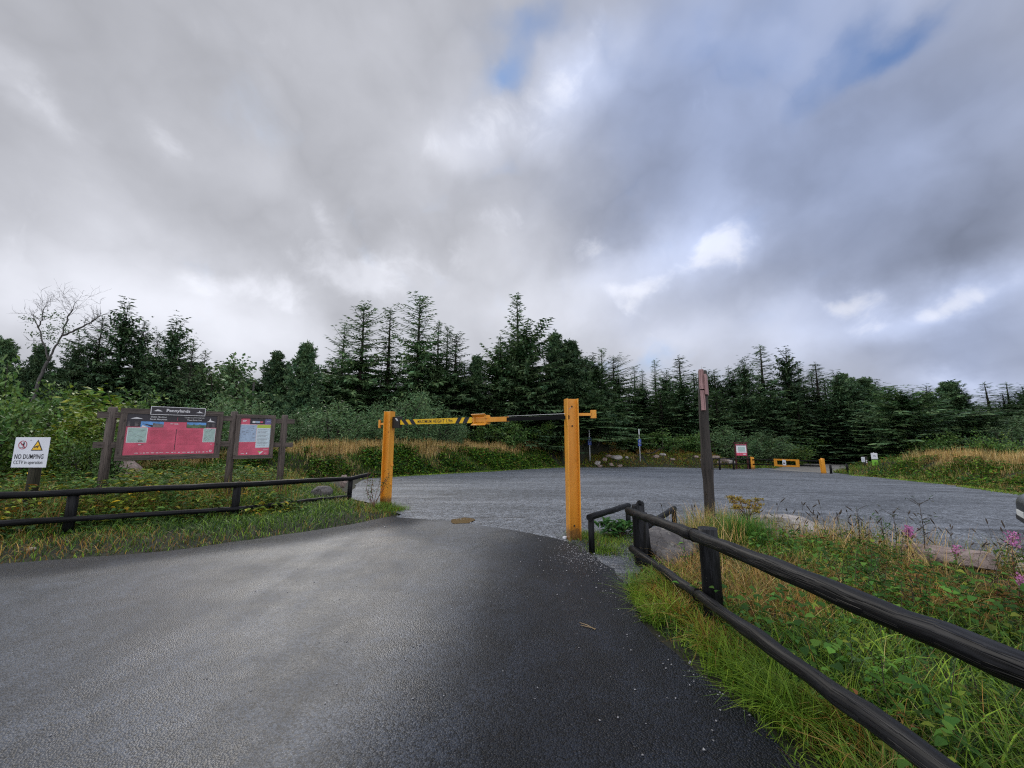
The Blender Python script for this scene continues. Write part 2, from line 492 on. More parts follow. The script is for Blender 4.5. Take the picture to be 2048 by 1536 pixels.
def m_asphalt():
    m, t, p = new_mat("wet_asphalt")
    co = t.coord("Object")
    wv = t.noise(co, 60, 2)
    cw = t.vm("ADD", co, t.vm("SCALE", t.node("ShaderNodeTexNoise").outputs["Color"], sc=0.0))
    v1 = t.voro(co, 95, "F1", "Distance")
    vc = t.voro(co, 95, "F1", "Color")
    sep = t.node("ShaderNodeSeparateColor"); t.l.new(vc, sep.inputs[0])
    chipr = sep.outputs[0]; chipg = sep.outputs[1]
    patch = t.noise(co, 0.35, 4, 0.55, 0.5)
    xyz = t.node("ShaderNodeSeparateXYZ"); t.l.new(co, xyz.inputs[0])
    # sky sheen painted into the left's colour; coarser tarmac right of the bell-mouth line
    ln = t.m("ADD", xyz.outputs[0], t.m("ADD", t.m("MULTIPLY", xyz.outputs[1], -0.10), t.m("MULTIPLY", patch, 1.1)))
    fresh = t.map(ln, -1.1, 0.65)  # high where the painted sheen gives way to the darker tone
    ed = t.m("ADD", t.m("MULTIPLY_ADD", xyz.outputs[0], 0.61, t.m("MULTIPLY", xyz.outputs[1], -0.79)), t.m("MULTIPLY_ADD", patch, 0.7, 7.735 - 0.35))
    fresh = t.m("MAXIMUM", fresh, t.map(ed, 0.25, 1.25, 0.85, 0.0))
    # dark band along the left verge: the trees' reflection painted into the colour
    c_sheen = t.mix(t.map(patch, 0.35, 0.65), (0.025, 0.031, 0.042, 1), (0.036, 0.043, 0.056, 1))
    c_dark = t.mix(t.map(patch, 0.35, 0.65), (0.0045, 0.0065, 0.0115, 1), (0.0095, 0.0125, 0.0195, 1))
    c = t.mix(fresh, c_sheen, c_dark)
    # tyre-polished lanes, damp blotches, oil spots
    lane = t.noise(t.scale(co, (2.2, 0.16, 1)), 1.0, 3, 0.5, 0.8)
    c = t.vm("SCALE", c, sc=t.map(lane, 0.35, 0.65, 0.86, 1.12))
    blot = t.noise(co, 2.6, 6, 0.68, 0.6)
    c = t.vm("SCALE", c, sc=t.map(blot, 0.36, 0.64, 0.70, 1.25))
    sp = t.voro(co, 5.5); sps = t.node("ShaderNodeSeparateColor"); t.l.new(t.voro(co, 5.5, "F1", "Color"), sps.inputs[0])
    spot = t.m("MULTIPLY", t.map(sp, 0.05, 0.085, 1.0, 0.0), t.m("GREATER_THAN", sps.outputs[0], 0.62))
    c = t.mix(t.m("MULTIPLY", spot, 0.8), c, (0.006, 0.007, 0.009, 1))
    k = t.map(chipr, 0, 1, 0.25, 2.1, smooth=False)
    c = t.vm("SCALE", c, sc=k)
    pale = t.m("MULTIPLY", t.m("GREATER_THAN", chipg, 0.985), t.map(v1, 0.0, 0.5, 1.0, 0.0))
    c = t.mix(t.m("MULTIPLY", pale, 0.5), c, (0.22, 0.22, 0.22, 1))
    t.set(p.inputs["Base Color"], c)
    rg = t.map(fresh, 0, 1, 0.48, 0.50)
    rg = t.m("ADD", rg, t.m("ADD", t.map(t.noise(co, 1.3, 4, 0.6), 0.3, 0.7, -0.07, 0.08), t.map(lane, 0.35, 0.65, 0.02, -0.025)))
    t.set(p.inputs["Roughness"], rg)
    p.inputs["IOR"].default_value = 1.45
    t.set(p.inputs["Specular IOR Level"], t.map(fresh, 0, 1, 0.72, 0.28))
    h = t.m("ADD", t.m("MULTIPLY", v1, -0.9), t.m("ADD", t.m("MULTIPLY", chipr, 0.55), t.m("MULTIPLY", t.noise(co, 40, 2, 0.5), 0.5)))
    b = t.bump(h, t.map(fresh, 0, 1, 0.30, 0.95), 0.010)
    t.l.new(b.outputs[0], p.inputs["Normal"])
    return m
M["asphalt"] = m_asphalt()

def m_gravel():
    m, t, p = new_mat("wet_grey_gravel")
    co = t.coord("Object")
    v1 = t.voro(co, 38, "F1", "Distance")
    vc = t.voro(co, 38, "F1", "Color")
    sep = t.node("ShaderNodeSeparateColor"); t.l.new(vc, sep.inputs[0])
    v2 = t.voro(co, 14, "F1", "Distance")
    patch = t.noise(t.scale(co, (0.16, 0.45, 1)), 1.0, 5, 0.6, 0.6)
    c = t.mix(t.map(patch, 0.32, 0.68), (0.074, 0.084, 0.099, 1), (0.132, 0.147, 0.170, 1))
    k = t.map(sep.outputs[0], 0, 1, 0.3, 1.9, smooth=False)
    c = t.vm("SCALE", c, sc=k)
    big = t.noise(co, 5.5, 5, 0.72)
    c = t.vm("SCALE", c, sc=t.map(big, 0.3, 0.7, 0.55, 1.45))
    # trodden, oily fines by the footway gap
    gx = t.node("ShaderNodeSeparateXYZ"); t.l.new(co, gx.inputs[0])
    fx = t.m("SUBTRACT", gx.outputs[0], 1.35); fy = t.m("MULTIPLY", t.m("SUBTRACT", gx.outputs[1], 5.2), 0.8)
    fd = t.m("ADD", t.m("SQRT", t.m("ADD", t.m("MULTIPLY", fx, fx), t.m("MULTIPLY", fy, fy))), t.m("MULTIPLY", t.m("SUBTRACT", big, 0.5), 0.7))
    c = t.vm("SCALE", c, sc=t.map(fd, 0.35, 1.5, 0.36, 1.0))
    # tyre ruts holding wet fines
    rut = t.noise(t.scale(co, (0.10, 1.5, 1)), 1.0, 4, 0.6, 0.9)
    wet = t.map(rut, 0.57, 0.63)
    dark = t.map(t.noise(t.scale(co, (0.22, 1.9, 1)), 1.0, 5, 0.62, 1.1), 0.63, 0.66)
    c = t.mix(t.m("MULTIPLY", wet, 0.6), c, (0.22, 0.24, 0.275, 1))
    c = t.mix(t.m("MULTIPLY", dark, 0.8), c, (0.028, 0.032, 0.04, 1))
    t.set(p.inputs["Base Color"], c)
    t.set(p.inputs["Roughness"], t.m("SUBTRACT", 0.62, t.m("MULTIPLY", wet, 0.22)))
    p.inputs["Specular IOR Level"].default_value = 0.5
    h = t.m("ADD", t.m("MULTIPLY", v1, -0.8), t.m("ADD", t.m("MULTIPLY", v2, -0.7), t.m("MULTIPLY", t.noise(co, 7, 5, 0.75), 1.2)))
    b = t.bump(h, 0.8, 0.03)
    t.l.new(b.outputs[0], p.inputs["Normal"])
    return m
M["gravel"] = m_gravel()

def m_soil():
    m, t, p = new_mat("soil_and_litter")
    co = t.coord("Object")
    n = t.noise(co, 0.9, 6, 0.65)
    n2 = t.noise(co, 7.0, 5, 0.7)
    c = t.mix(t.map(n, 0.35, 0.65), (0.010, 0.014, 0.006, 1), (0.022, 0.021, 0.010, 1))
    c = t.mix(t.map(n2, 0.45, 0.7, 0, 0.6), c, (0.030, 0.036, 0.012, 1))
    t.set(p.inputs["Base Color"], c)
    p.inputs["Roughness"].default_value = 0.9
    b = t.bump(n2, 0.7, 0.05)
    t.l.new(b.outputs[0], p.inputs["Normal"])
    return m
M["soil"] = m_soil()

def m_track():
    m, t, p = new_mat("pale_track")
    co = t.coord("Object")
    n = t.noise(co, 1.5, 6, 0.7)
    c = t.mix(t.map(n, 0.3, 0.7), (0.15, 0.14, 0.125, 1), (0.24, 0.23, 0.21, 1))
    t.set(p.inputs["Base Color"], c); p.inputs["Roughness"].default_value = 0.8
    return m
M["track"] = m_track()

def m_puddle():
    m, t, p = new_mat("muddy_water")
    p.inputs["Base Color"].default_value = (0.20, 0.14, 0.075, 1)
    p.inputs["Roughness"].default_value = 0.06
    b = t.bump(t.noise(t.coord("Object"), 14, 3), 0.08, 0.01)
    t.l.new(b.outputs[0], p.inputs["Normal"])
    return m
M["puddle"] = m_puddle()
M["petal"] = m_plain("pink_petals", (0.50, 0.17, 0.38, 1), 0.6, var=0.2)
M["umbel"] = m_leaf("umbel_seed", ((0.26, 0.20, 0.035, 1), (0.36, 0.26, 0.05, 1)), 0.7, 0.15, 0.0)
M["stem_red"] = m_plain("reddish_stem", (0.14, 0.07, 0.05, 1), 0.6, var=0.3)
M["stem_dark"] = m_plain("dark_seed_stalk", (0.045, 0.032, 0.022, 1), 0.7, var=0.3)
M["straw"] = m_plain("dry_straw", (0.34, 0.24, 0.12, 1), 0.7, var=0.2)
M["pebble"] = m_plain("pale_pebble", (0.42, 0.38, 0.30, 1), 0.6, var=0.25, bump=0.3)
M["chip"] = m_plain("stone_chips", (0.30, 0.30, 0.31, 1), 0.6, var=0.45, nscale=30)
# ------------------------------------------------------------------ lie of the land
g2 = lambda px, py: tuple(gpos(px, py)[:2])
FOOT1 = [(-24, 0.5), (-15, 9.5), g2(735, 957), g2(870, 949), g2(1000, 942), g2(1130, 935)]
FOOT2 = [g2(1130, 935), g2(1300, 934), g2(1492, 938)]
FOOT3 = [g2(1705, 951), g2(1765, 956), g2(1900, 970), g2(2048, 990), (12.6, 5.0), (12.2, 1.0), (12, -6)]

TR = [g2(1540, 939.5), g2(1572, 932), g2(1605, 928), g2(1650, 924.5), g2(1740, 920.5), g2(1745, 922.5), g2(1705, 930), g2(1692, 940), g2(1655, 946.5)]

def left_of(poly, x, y):
    """signed distance to an open polyline, positive on its left."""
    d = seg_dist(poly, x, y, False)
    best = np.full(np.shape(x), 1e9); sg = np.zeros(np.shape(x))
    for i in range(len(poly) - 1):
        ax, ay = poly[i]; bx, by = poly[i + 1]
        dx, dy = bx - ax, by - ay
        t = np.clip(((x - ax) * dx + (y - ay) * dy) / (dx * dx + dy * dy), 0, 1)
        dd = np.hypot(x - ax - t * dx, y - ay - t * dy)
        s = dx * (y - ay) - dy * (x - ax)
        take = dd < best - 1e-6
        best = np.where(take, dd, best); sg = np.where(take, np.sign(s), sg)
    return d * sg

def tz(x, y):
    x = np.asarray(x, float); y = np.asarray(y, float)
    z = base_z(x, y) - 0.02
    n = fbm(x, y, 0.35, 1, 3)
    n2 = fbm(x, y, 1.2, 5, 3)
    d1 = left_of(FOOT1, x, y)
    w1 = sstep(-16, -9, x)
    h1 = (sstep(0.0, 2.4, d1) * (1.22 + 0.5 * (n - 0.5)) - sstep(3.5, 9, d1) * 0.55) * w1
    d2 = left_of(FOOT2, x, y) 
    inr = (x > FOOT2[0][0] - 3) & (x < FOOT2[-1][0] + 1.5)
    h2 = (sstep(0.0, 1.8, d2) * (1.0 + 0.5 * (n2 - 0.5)) - sstep(4, 9, d2) * 0.4) * np.where(inr, sstep(FOOT2[-1][0] + 1.5, FOOT2[-1][0] - 2.0, x), 0)
    h2 = np.where(x < FOOT2[0][0], 0, h2)
    d3 = -left_of(FOOT3, x, y) * -1
    h3 = sstep(0.8, 3.6, d3) * (0.95 + 0.6 * (n - 0.5)) - sstep(5, 12, d3) * 0.5
    h3 = np.where(y < 40, h3, 0) * sstep(FOOT3[0][0] + 14, FOOT3[0][0] + 6, x + 0 * y)
    dt = np.where(inside(TR, x, y), 0, seg_dist(TR, x, y))
    h3 = np.where(d3 > 0, h3, 0) * sstep(0.2, 3.5, dt)
    z = z + np.where(d1 > 0, h1, 0) + np.where((d2 > 0) & inr, h2, 0) + h3
    return z + 0.02 * (n2 - 0.5)

# ------------------------------------------------------------------ road and car-park outlines
def wobble(poly, step, amp, seed=0, keep=()):
    out = []
    n = len(poly)
    for i in range(n):
        a = Vector(poly[i]); b = Vector(poly[(i + 1) % n])
        d = (b - a).length
        k = max(1, int(d / step))
        nn = Vector((-(b - a).y, (b - a).x)) / max(d, 1e-6)
        for j in range(k):
            t = j / k
            p = a.lerp(b, t)
            w = (float(fbm(p.x, p.y, 1.4, 20 + seed, 4)) - 0.5) * 2 * amp if i not in keep else 0
            p = p + nn * w
            out.append((p.x, p.y))
    return out

ASPH = [g2(-160, 1165), g2(0, 1131), g2(200, 1113), g2(400, 1096), g2(600, 1067), g2(700, 1051), g2(782, 1034),
        g2(905, 1044), g2(1060, 1066), g2(1150, 1087), g2(1190, 1112), g2(1232, 1142), g2(1247, 1190), g2(1292, 1243),
        g2(1400, 1347), g2(1500, 1432), g2(1600, 1536), (0.95, 0.9), (1.0, -4.0), (-16, -4.0), (-16, -2.2)]
GRAV = [(-2.6, 7.2), g2(800, 1030), (-3.35, 9.75), (-4.5, 11.0), g2(715, 965), g2(735, 957), g2(870, 949), g2(1000, 942),
        g2(1130, 935), g2(1300, 934), g2(1492, 938), g2(1530, 936), g2(1650, 943), g2(1700, 950), g2(1765, 956), g2(1900, 970),
        g2(2048, 990), (12.6, 5.0), (12.2, 1.0), (10.5, 1.6), (8.2, 3.6), (6.4, 4.9), (4.8, 6.1), (3.9, 7.0), (3.2, 7.3),
        (2.75, 6.7), (2.3, 5.9), (1.95, 5.35), (1.6, 4.95), (1.35, 4.55), (0.6, 4.3), (0.0, 5.6)]
ASPH_W = wobble(ASPH, 0.12, 0.13, 1, keep=(15, 16, 17, 18, 19, 20))
GRAV_W = wobble(GRAV, 0.3, 0.16, 2)

def sheet(name, poly, off, m, kind="structure", label=None):
    bm = bmesh.new()
    vs = [bm.verts.new((x, y, 0)) for x, y in poly]
    es = [bm.edges.new((vs[i], vs[(i + 1) % len(vs)])) for i in range(len(vs))]
    bmesh.ops.triangle_fill(bm, edges=es, use_beauty=True)
    for co, no in (((0, 9, 0), (0, 1, 0)), ((0, 32, 0), (0, 1, 0)), ((3, 0, 0), (1, 0, 0)), ((20, 0, 0), (1, 0, 0))):
        bmesh.ops.bisect_plane(bm, geom=bm.verts[:] + bm.edges[:] + bm.faces[:], plane_co=co, plane_no=no, dist=1e-5)
    for v in bm.verts:
        v.co.z = float(base_z(v.co.x, v.co.y)) + off
    bmesh.ops.recalc_face_normals(bm, faces=bm.faces[:])
    for f in bm.faces:
        if f.normal.z < 0: f.normal_flip()
    me = bpy.data.meshes.new(name); bm.to_mesh(me); bm.free()
    me.materials.append(m)
    o = link_mesh(name, me)
    return tag(o, label, None, None, kind)

sheet("car_park_gravel", GRAV_W, 0.006, M["gravel"])
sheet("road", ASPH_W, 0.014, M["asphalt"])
# muddy puddle at the join of tarmac and gravel
pc = gpos(925, 1043)
pp = []
for k in range(40):
    a = 2 * math.pi * k / 40
    r = 1 + 0.14 * math.sin(2 * a + 1) + 0.07 * math.sin(5 * a)
    pp.append((pc.x + 0.20 * r * math.cos(a) , pc.y + 0.30 * r * math.sin(a)))
sheet("puddle", pp, 0.0185, M["puddle"])
# track leading off beyond the low gate
gl, gr = gpos(1505, 937), gpos(1650, 948)

def terrain():
    xs = np.unique(np.concatenate([np.arange(-900, -40, 40), np.arange(-40, -14, 1.0), np.arange(-14, 16, 0.25), np.arange(16, 45, 0.7),
                                   np.arange(45, 130, 5), np.arange(130, 901, 40)]))
    ys = np.unique(np.concatenate([np.arange(-300, -8, 20), np.arange(-8, 0, 1.0), np.arange(0, 20, 0.25), np.arange(20, 45, 0.5), np.arange(45, 140, 4), np.arange(140, 1200, 50)]))
    X, Y = np.meshgrid(xs, ys)
    Z = tz(X, Y)
    d = np.maximum(np.hypot(X, Y - 20) - 120, 0)
    Z = Z - d * 0.002
    # verges stand a little proud of the tarmac edge
    near = (np.abs(X) < 16) & (Y < 20)
    ia = inside(ASPH, X, Y) | inside(GRAV, X, Y)
    dd = np.minimum(seg_dist(ASPH, X, Y), seg_dist(GRAV, X, Y))
    Z = Z + np.where(near & ~ia, sstep(0.05, 0.7, dd) * 0.09, 0)
    Z = np.where(ia, Z - 0.02, Z)
    V = np.stack([X, Y, Z], -1).reshape(-1, 3)
    nx, ny = len(xs), len(ys)
    I = np.arange(nx * ny).reshape(ny, nx)
    Q = np.stack([I[:-1, :-1], I[:-1, 1:], I[1:, 1:], I[1:, :-1]], -1).reshape(-1, 4)
    o = np_mesh("ground", V, Q, M["soil"], smooth=True)
    tag(o, kind="structure")
terrain()
def ground_z(x, y):
    """top of the built ground, verge lift included."""
    x = np.asarray(x, float); y = np.asarray(y, float)
    z = tz(x, y)
    ia = inside(ASPH, x, y) | inside(GRAV, x, y)
    dd = np.minimum(seg_dist(ASPH, x, y), seg_dist(GRAV, x, y))
    near = (np.abs(x) < 16) & (y < 20)
    return z + np.where(near & ~ia, sstep(0.05, 0.7, dd) * 0.09, 0) - np.where(ia, 0.0, 0)
gz1 = lambda x, y: float(ground_z(x, y))
sheet("track", wobble(TR, 0.8, 0.25, 4), 0.010, M["track"])
# ------------------------------------------------------------------ lettering
def text_polys(body, size, bold=0.0, shear=0.0, spacing=1.0):
    cu = bpy.data.curves.new("txt", "FONT")
    cu.body = body; cu.size = size; cu.offset = bold; cu.shear = shear; cu.space_character = spacing
    cu.align_x = "CENTER"; cu.align_y = "CENTER"; cu.resolution_u = 3
    ob = bpy.data.objects.new("txt", cu)
    COL.objects.link(ob)
    dg = bpy.context.evaluated_depsgraph_get()
    me = bpy.data.meshes.new_from_object(ob.evaluated_get(dg))
    vs = [(v.co.x, v.co.y) for v in me.vertices]
    fs = [tuple(p.vertices) for p in me.polygons]
    bpy.data.objects.remove(ob); bpy.data.curves.remove(cu); bpy.data.meshes.remove(me)
    return vs, fs

class Face2D:
    """flat lettering / printed shapes on a board: local (u right, w up), lifted along the normal."""
    def __init__(s, o, u, w):
        s.o = Vector(o); s.u = Vector(u).normalized(); s.w = Vector(w).normalized()
        s.n = s.u.cross(s.w).normalized()
    def p(s, u, w, d=0.0):
        return s.o + s.u * u + s.w * w + s.n * d
    def text(s, mb, body, cu, cw, width, height=None, d=0.004, mi=0, bold=0.0, shear=0.0, spacing=1.0):
        vs, fs = text_polys(body, 1.0, bold, shear, spacing)
        x0 = min(v[0] for v in vs); x1 = max(v[0] for v in vs)
        y0 = min(v[1] for v in vs); y1 = max(v[1] for v in vs)
        sx = width / (x1 - x0)
        sy = sx if height is None else height / (y1 - y0)
        b = len(mb.v)
        for (x, y) in vs:
            mb.v.append(tuple(s.p(cu + (x - (x0 + x1) / 2) * sx, cw + (y - (y0 + y1) / 2) * sy, d)))
        for f in fs:
            mb.quad_face([b + i for i in f], None, mi)
    def poly(s, mb, pts, d=0.003, mi=0):
        mb.face([s.p(u, w, d) for u, w in pts], [(u, w) for u, w in pts], mi)
    def rect(s, mb, u0, w0, u1, w1, d=0.003, mi=0):
        s.poly(mb, [(u0, w0), (u1, w0), (u1, w1), (u0, w1)], d, mi)
    def ring(s, mb, cu, cw, r0, r1, d=0.004, mi=0, n=40):
        for k in range(n):
            a = 6.28318 * k / n; b = 6.28318 * (k + 1) / n
            s.poly(mb, [(cu + r0 * math.cos(a), cw + r0 * math.sin(a)), (cu + r1 * math.cos(a), cw + r1 * math.sin(a)),
                        (cu + r1 * math.cos(b), cw + r1 * math.sin(b)), (cu + r0 * math.cos(b), cw + r0 * math.sin(b))], d, mi)
    def disc(s, mb, cu, cw, r, d=0.003, mi=0, n=32, sy=1.0):
        s.poly(mb, [(cu + r * math.cos(6.28318 * k / n), cw + r * sy * math.sin(6.28318 * k / n)) for k in range(n)], d, mi)
    def slab(s, mb, u0, w0, u1, w1, d0, d1, mi=0):
        b = len(mb.v)
        for d in (d0, d1):
            for (u, w) in ((u0, w0), (u1, w0), (u1, w1), (u0, w1)):
                mb.v.append(tuple(s.p(u, w, d)))
        along_u = abs(u1 - u0) >= abs(w1 - w0)
        P = [(u0, w0), (u1, w0), (u1, w1), (u0, w1)]
        off = random.random() * 9
        def uvof(i):
            u, w = P[i % 4]; dd = (d0, d1)[i // 4]
            return (u + off, w + dd + off) if along_u else (w + off, u + dd + off)
        for fi in ((0, 3, 2, 1), (4, 5, 6, 7), (0, 1, 5, 4), (1, 2, 6, 5), (2, 3, 7, 6), (3, 0, 4, 7)):
            mb.quad_face([b + i for i in fi], [uvof(i) for i in fi], mi)

# ------------------------------------------------------------------ height barrier
LB = gpos(771, 1011); RB = gpos(1148, 1080)
LB.x += 0.0
bar_root = empty("height_barrier", (RB.x, RB.y, 0), 0,
                 "amber steel height barrier spanning the entrance, marked maximum height 1.9m", "height barrier")
def rel(p): return Vector(p) - Vector((RB.x, RB.y, 0))
def hbeam(cx, cy, z0, z1, w, dep, yaw):
    t = 0.017; tw = 0.010
    a = w / 2; d = dep / 2
    poly = [(-a, -d), (-a + t, -d), (-a + t, -tw), (a - t, -tw), (a - t, -d), (a, -d), (a, d), (a - t, d), (a - t, tw), (-a + t, tw), (-a + t, d), (-a, d)]
    Mx = Matrix.Translation((cx, cy, 0)) @ Matrix.Rotation(yaw, 4, "Z")
    mb = MB(); mb.prism(poly, z0, z1, Mx)
    return mb
zl_top = at(780, 823, LB.y).z; zr_top = at(1148, 798, RB.y).z
lp = rel(LB); rp = rel(RB)
mb = hbeam(lp.x, lp.y, -0.06, zl_top, 0.195, 0.19, R(-20))
# stop lugs on the side of the near post
mb.box((lp.x + 0.125, lp.y - 0.02, at(785, 930, LB.y).z), (0.06, 0.05, 0.035))
mb.box((lp.x + 0.12, lp.y - 0.02, at(785, 968, LB.y).z), (0.05, 0.04, 0.03))
pl = mb.build("post", M["yellow"], bar_root, bevel=0.002)
mb = hbeam(rp.x, rp.y, -0.06, zr_top, 0.195, 0.19, R(8))
pr = mb.build("post", M["yellow"], bar_root, bevel=0.002)
for (q, zs) in ((lp, (0.25, 1.75, 2.0)), (rp, (0.22, 1.80, 2.12))):
    for z_ in zs:
        mb = MB(); mb.tube([(q.x + 0.01, q.y - 0.005, z_), (q.x + 0.01, q.y - 0.024, z_)], 0.014, 6); mb.build("bolt", M["pole_wood"], bar_root)
# latch plate beside the left post, counter-stop beside the right one
z = at(760, 848, LB.y).z
mb = MB()
mb.box((lp.x - 0.165, lp.y, z), (0.13, 0.045, 0.05))
mb.box((lp.x - 0.235, lp.y, z), (0.035, 0.09, 0.20))
mb.build("end_stop", M["yellow"], bar_root, bevel=0.002)
z = at(1180, 829, RB.y).z
mb = MB()
mb.box((rp.x + 0.215, rp.y, z), (0.23, 0.05, 0.045))
mb.box((rp.x + 0.365, rp.y, z + 0.005), (0.09, 0.05, 0.135))
mb.box((rp.x + 0.385, rp.y - 0.028, z + 0.005), (0.016, 0.006, 0.105))
mb.build("end_stop", M["yellow"], bar_root, bevel=0.002)

A_ = LB + Vector((0.10, 0, 0)); B_ = RB + Vector((-0.10, 0, 0))
def on_bar(px):
    a, _ = ray(px, 840)
    dx, dy = B_.x - A_.x, B_.y - A_.y
    # a*y = x  along the line
    t = (a * A_.y - A_.x) / (dx - a * dy)
    return t
zA = at(787, 845, A_.y).z; zB = at(1137, 834.5, B_.y).z
BL = (B_ - A_).length
udir = Vector((B_.x - A_.x, B_.y - A_.y, 0)).normalized()
fo = Vector((A_.x, A_.y, zA)) - Vector((RB.x, RB.y, 0))
slope = (zB - zA) / Vector((B_.x - A_.x, B_.y - A_.y)).length
fb = Face2D(fo, udir + Vector((0, 0, slope)), (0, 0, 1))
Lh = Vector((B_.x - A_.x, B_.y - A_.y, zB - zA)).length
U = lambda px: on_bar(px) * Lh
mb = MB(); fb.slab(mb, U(786), -0.14, U(801), 0.14, -0.06, 0.04)
fb.slab(mb, U(801), -0.05, U(812), 0.05, -0.05, 0.0)
br = mb.build("hinge_bracket", M["matt_black"], bar_root, bevel=0.006)
mb = MB(); fb.poly(mb, [(U(793), 0.10), (U(797), 0.03), (U(800), 0.03), (U(797), 0.10)], 0.046)
mb.build("label_patch", M["pole_white"], br)
mb = MB(); fb.slab(mb, U(801), -0.045, U(1013), 0.045, -0.075, 0.0)
mb.build("bar", M["yellow"], bar_root, bevel=0.004)
mb = MB(); fb.slab(mb, U(1013), -0.032, U(1137), 0.032, -0.05, 0.0)
mb.build("bar", M["tube_black"], bar_root, bevel=0.004)
# sign plate with chevrons
mb = MB(); fb.slab(mb, U(801), -0.058, U(944), 0.058, 0.001, 0.006)
pn = mb.build("sign_plate", M["sign_yellow"], bar_root)
mb = MB()
zx = lambda q: U(700 + q / 3.724)
hh = 0.058
for t0, t1, b0, b1 in ((384, 414, 411, 441), (441, 470, 464, 496), (805, 835, 786, 813), (858, 893, 840, 871)):
    m2 = MB(); fb.poly(m2, [(zx(b0), -hh), (zx(b1), -hh), (zx(t1), hh), (zx(t0), hh)], 0.008)
    m2.build("chevron", M["ink"], pn)
fb.text(mb, "MAXIMUM HEIGHT 1.9m", (zx(513) + zx(757)) / 2, 0.002, zx(764) - zx(506), 0.074, 0.0085, 0, 0.010, 0.0, 1.12)
mb.build("lettering", M["ink"], pn)
# clamp with wings where the two bar lengths meet
mb = MB()
c0, c1 = U(948), U(975)
fb.slab(mb, c0, -0.07, c1, 0.07, -0.085, -0.076)
fb.slab(mb, c0, -0.06, c0 + 0.03, 0.06, -0.08, 0.02)
wing = []
for sg in (1, -1):
    b = len(mb.v)
    for (u, w, d) in ((c0 - 0.03, sg * 0.052, 0.0), (c1, sg * 0.052, 0.0), (c1 - 0.02 * 0, sg * 0.105, 0.09), (c0, sg * 0.105, 0.09)):
        mb.v.append(tuple(fb.p(u, w, d)))
    for (u, w, d) in ((c0 - 0.03, sg * 0.060, -0.012), (c1, sg * 0.060, -0.012), (c1, sg * 0.115, 0.08), (c0, sg * 0.115, 0.08)):
        mb.v.append(tuple(fb.p(u, w, d)))
    for fi in ((0, 1, 2, 3), (7, 6, 5, 4), (0, 4, 5, 1), (1, 5, 6, 2), (2, 6, 7, 3), (3, 7, 4, 0)):
        mb.quad_face([b + i for i in fi])
    fb.slab(mb, c1 - 0.05, sg * 0.06 - 0.03, c1, sg * 0.06 + 0.03, -0.07, 0.045)
mb.build("clamp", M["yellow"], bar_root, bevel=0.002)
mb = MB()
pts = [fb.p(U(1013), 0.055, -0.03), fb.p(U(1131), 0.06, -0.03), fb.p(U(1135), 0.12, -0.03), fb.p(U(1140), 0.16, -0.03)]
mb.tube(pts, 0.0045, 6)
mb.build("tie_wire", M["pole_white"], bar_root)

# ------------------------------------------------------------------ rail fences
def rail_pts(a, b, n=14, wob=0.012, seed=0):
    rng = random.Random(seed)
    a = Vector(a); b = Vector(b)
    out = []
    for i in range(n + 1):
        t = i / n
        p = a.lerp(b, t)
        p += Vector((rng.uniform(-1, 1), rng.uniform(-1, 1), rng.uniform(-1, 1))) * wob * (0.6 if 0 < i < n else 0.2)
        out.append(p)
    return out

fl = empty("rail_fence", (-5.5, 7.4, 0), 0, "black two-rail timber fence running along the road in front of the red notice boards", "fence")
fo_ = Vector((-5.5, 7.4, 0))
p1 = gpos(133, 1076); p2 = gpos(467, 1042); p3 = gpos(698, 1003)
p0 = p1 + (p1 - p2) * 1.12
for i, (p, px, pt) in enumerate(((p0, 0, 0), (p1, 139, 979), (p2, 470, 964), (p3, 699, 952))):
    zt = at(px, pt, p.y).z if i else 0.79
    mb = MB()
    lean = Vector((0.012, 0.0, 0))
    mb.tube([p + Vector((0, 0, -0.1)) - fo_, p + Vector((0, 0, zt * 0.5)) + lean * 0.5 - fo_, p + Vector((0, 0, zt)) + lean - fo_], 0.068 if i < 3 else 0.058, 14, wob=0.04, seed=i)
    mb.build("post", M["black_wood"], fl)
ztop = lambda px, py, p: at(px, py, p.y).z
fn = Vector((0.6, -0.8, 0)) * 0.09     # rails are nailed to the road side of the posts
T1 = Vector((p1.x, p1.y, ztop(139, 984, p1))) + fn * 0.6
T2 = Vector((p2.x, p2.y, ztop(470, 969, p2))) + fn * 0.6
T3 = Vector((p3.x, p3.y, ztop(698, 957, p3))) + fn * 0.6
T0 = T1 + (T1 - T2) * 1.25
d3 = (T3 - T2).normalized()
T4 = T3 + Vector((d3.x, d3.y, 0)) * 0.62 + Vector((0, 0, 0.055))
Tend = T3 + d3 * 0.1
mb = MB()
pts = rail_pts(T0, T1, 7, 0.012, 1)[:-1] + rail_pts(T1, T2, 9, 0.012, 2)[:-1] + rail_pts(T2, T3, 9, 0.01, 3)[:-1] + rail_pts(T3, T4, 3, 0.004, 4)
mb.tube([p - fo_ for p in pts], 0.054, 14, wob=0.05, seed=11)
mb.build("rail", M["black_wood"], fl)
Q1 = Vector((p1.x, p1.y, ztop(133, 1037, p1))) + fn
Q2 = Vector((p2.x, p2.y, ztop(468, 1017, p2))) + fn
Q3 = Vector((p3.x, p3.y, ztop(698, 992, p3))) + fn * 0.6
Q0 = Q1 + (Q1 - Q2) * 1.25
mb = MB()
pts = rail_pts(Q0, Q1, 7, 0.012, 5)[:-1] + rail_pts(Q1, Q2, 9, 0.012, 6)[:-1] + rail_pts(Q2, Q3, 9, 0.012, 7)
mb.tube([p - fo_ for p in pts], [0.048] * 8 + [0.044] * (len(pts) - 8), 14, wob=0.06, seed=12)
mb.build("rail", M["black_wood"], fl)

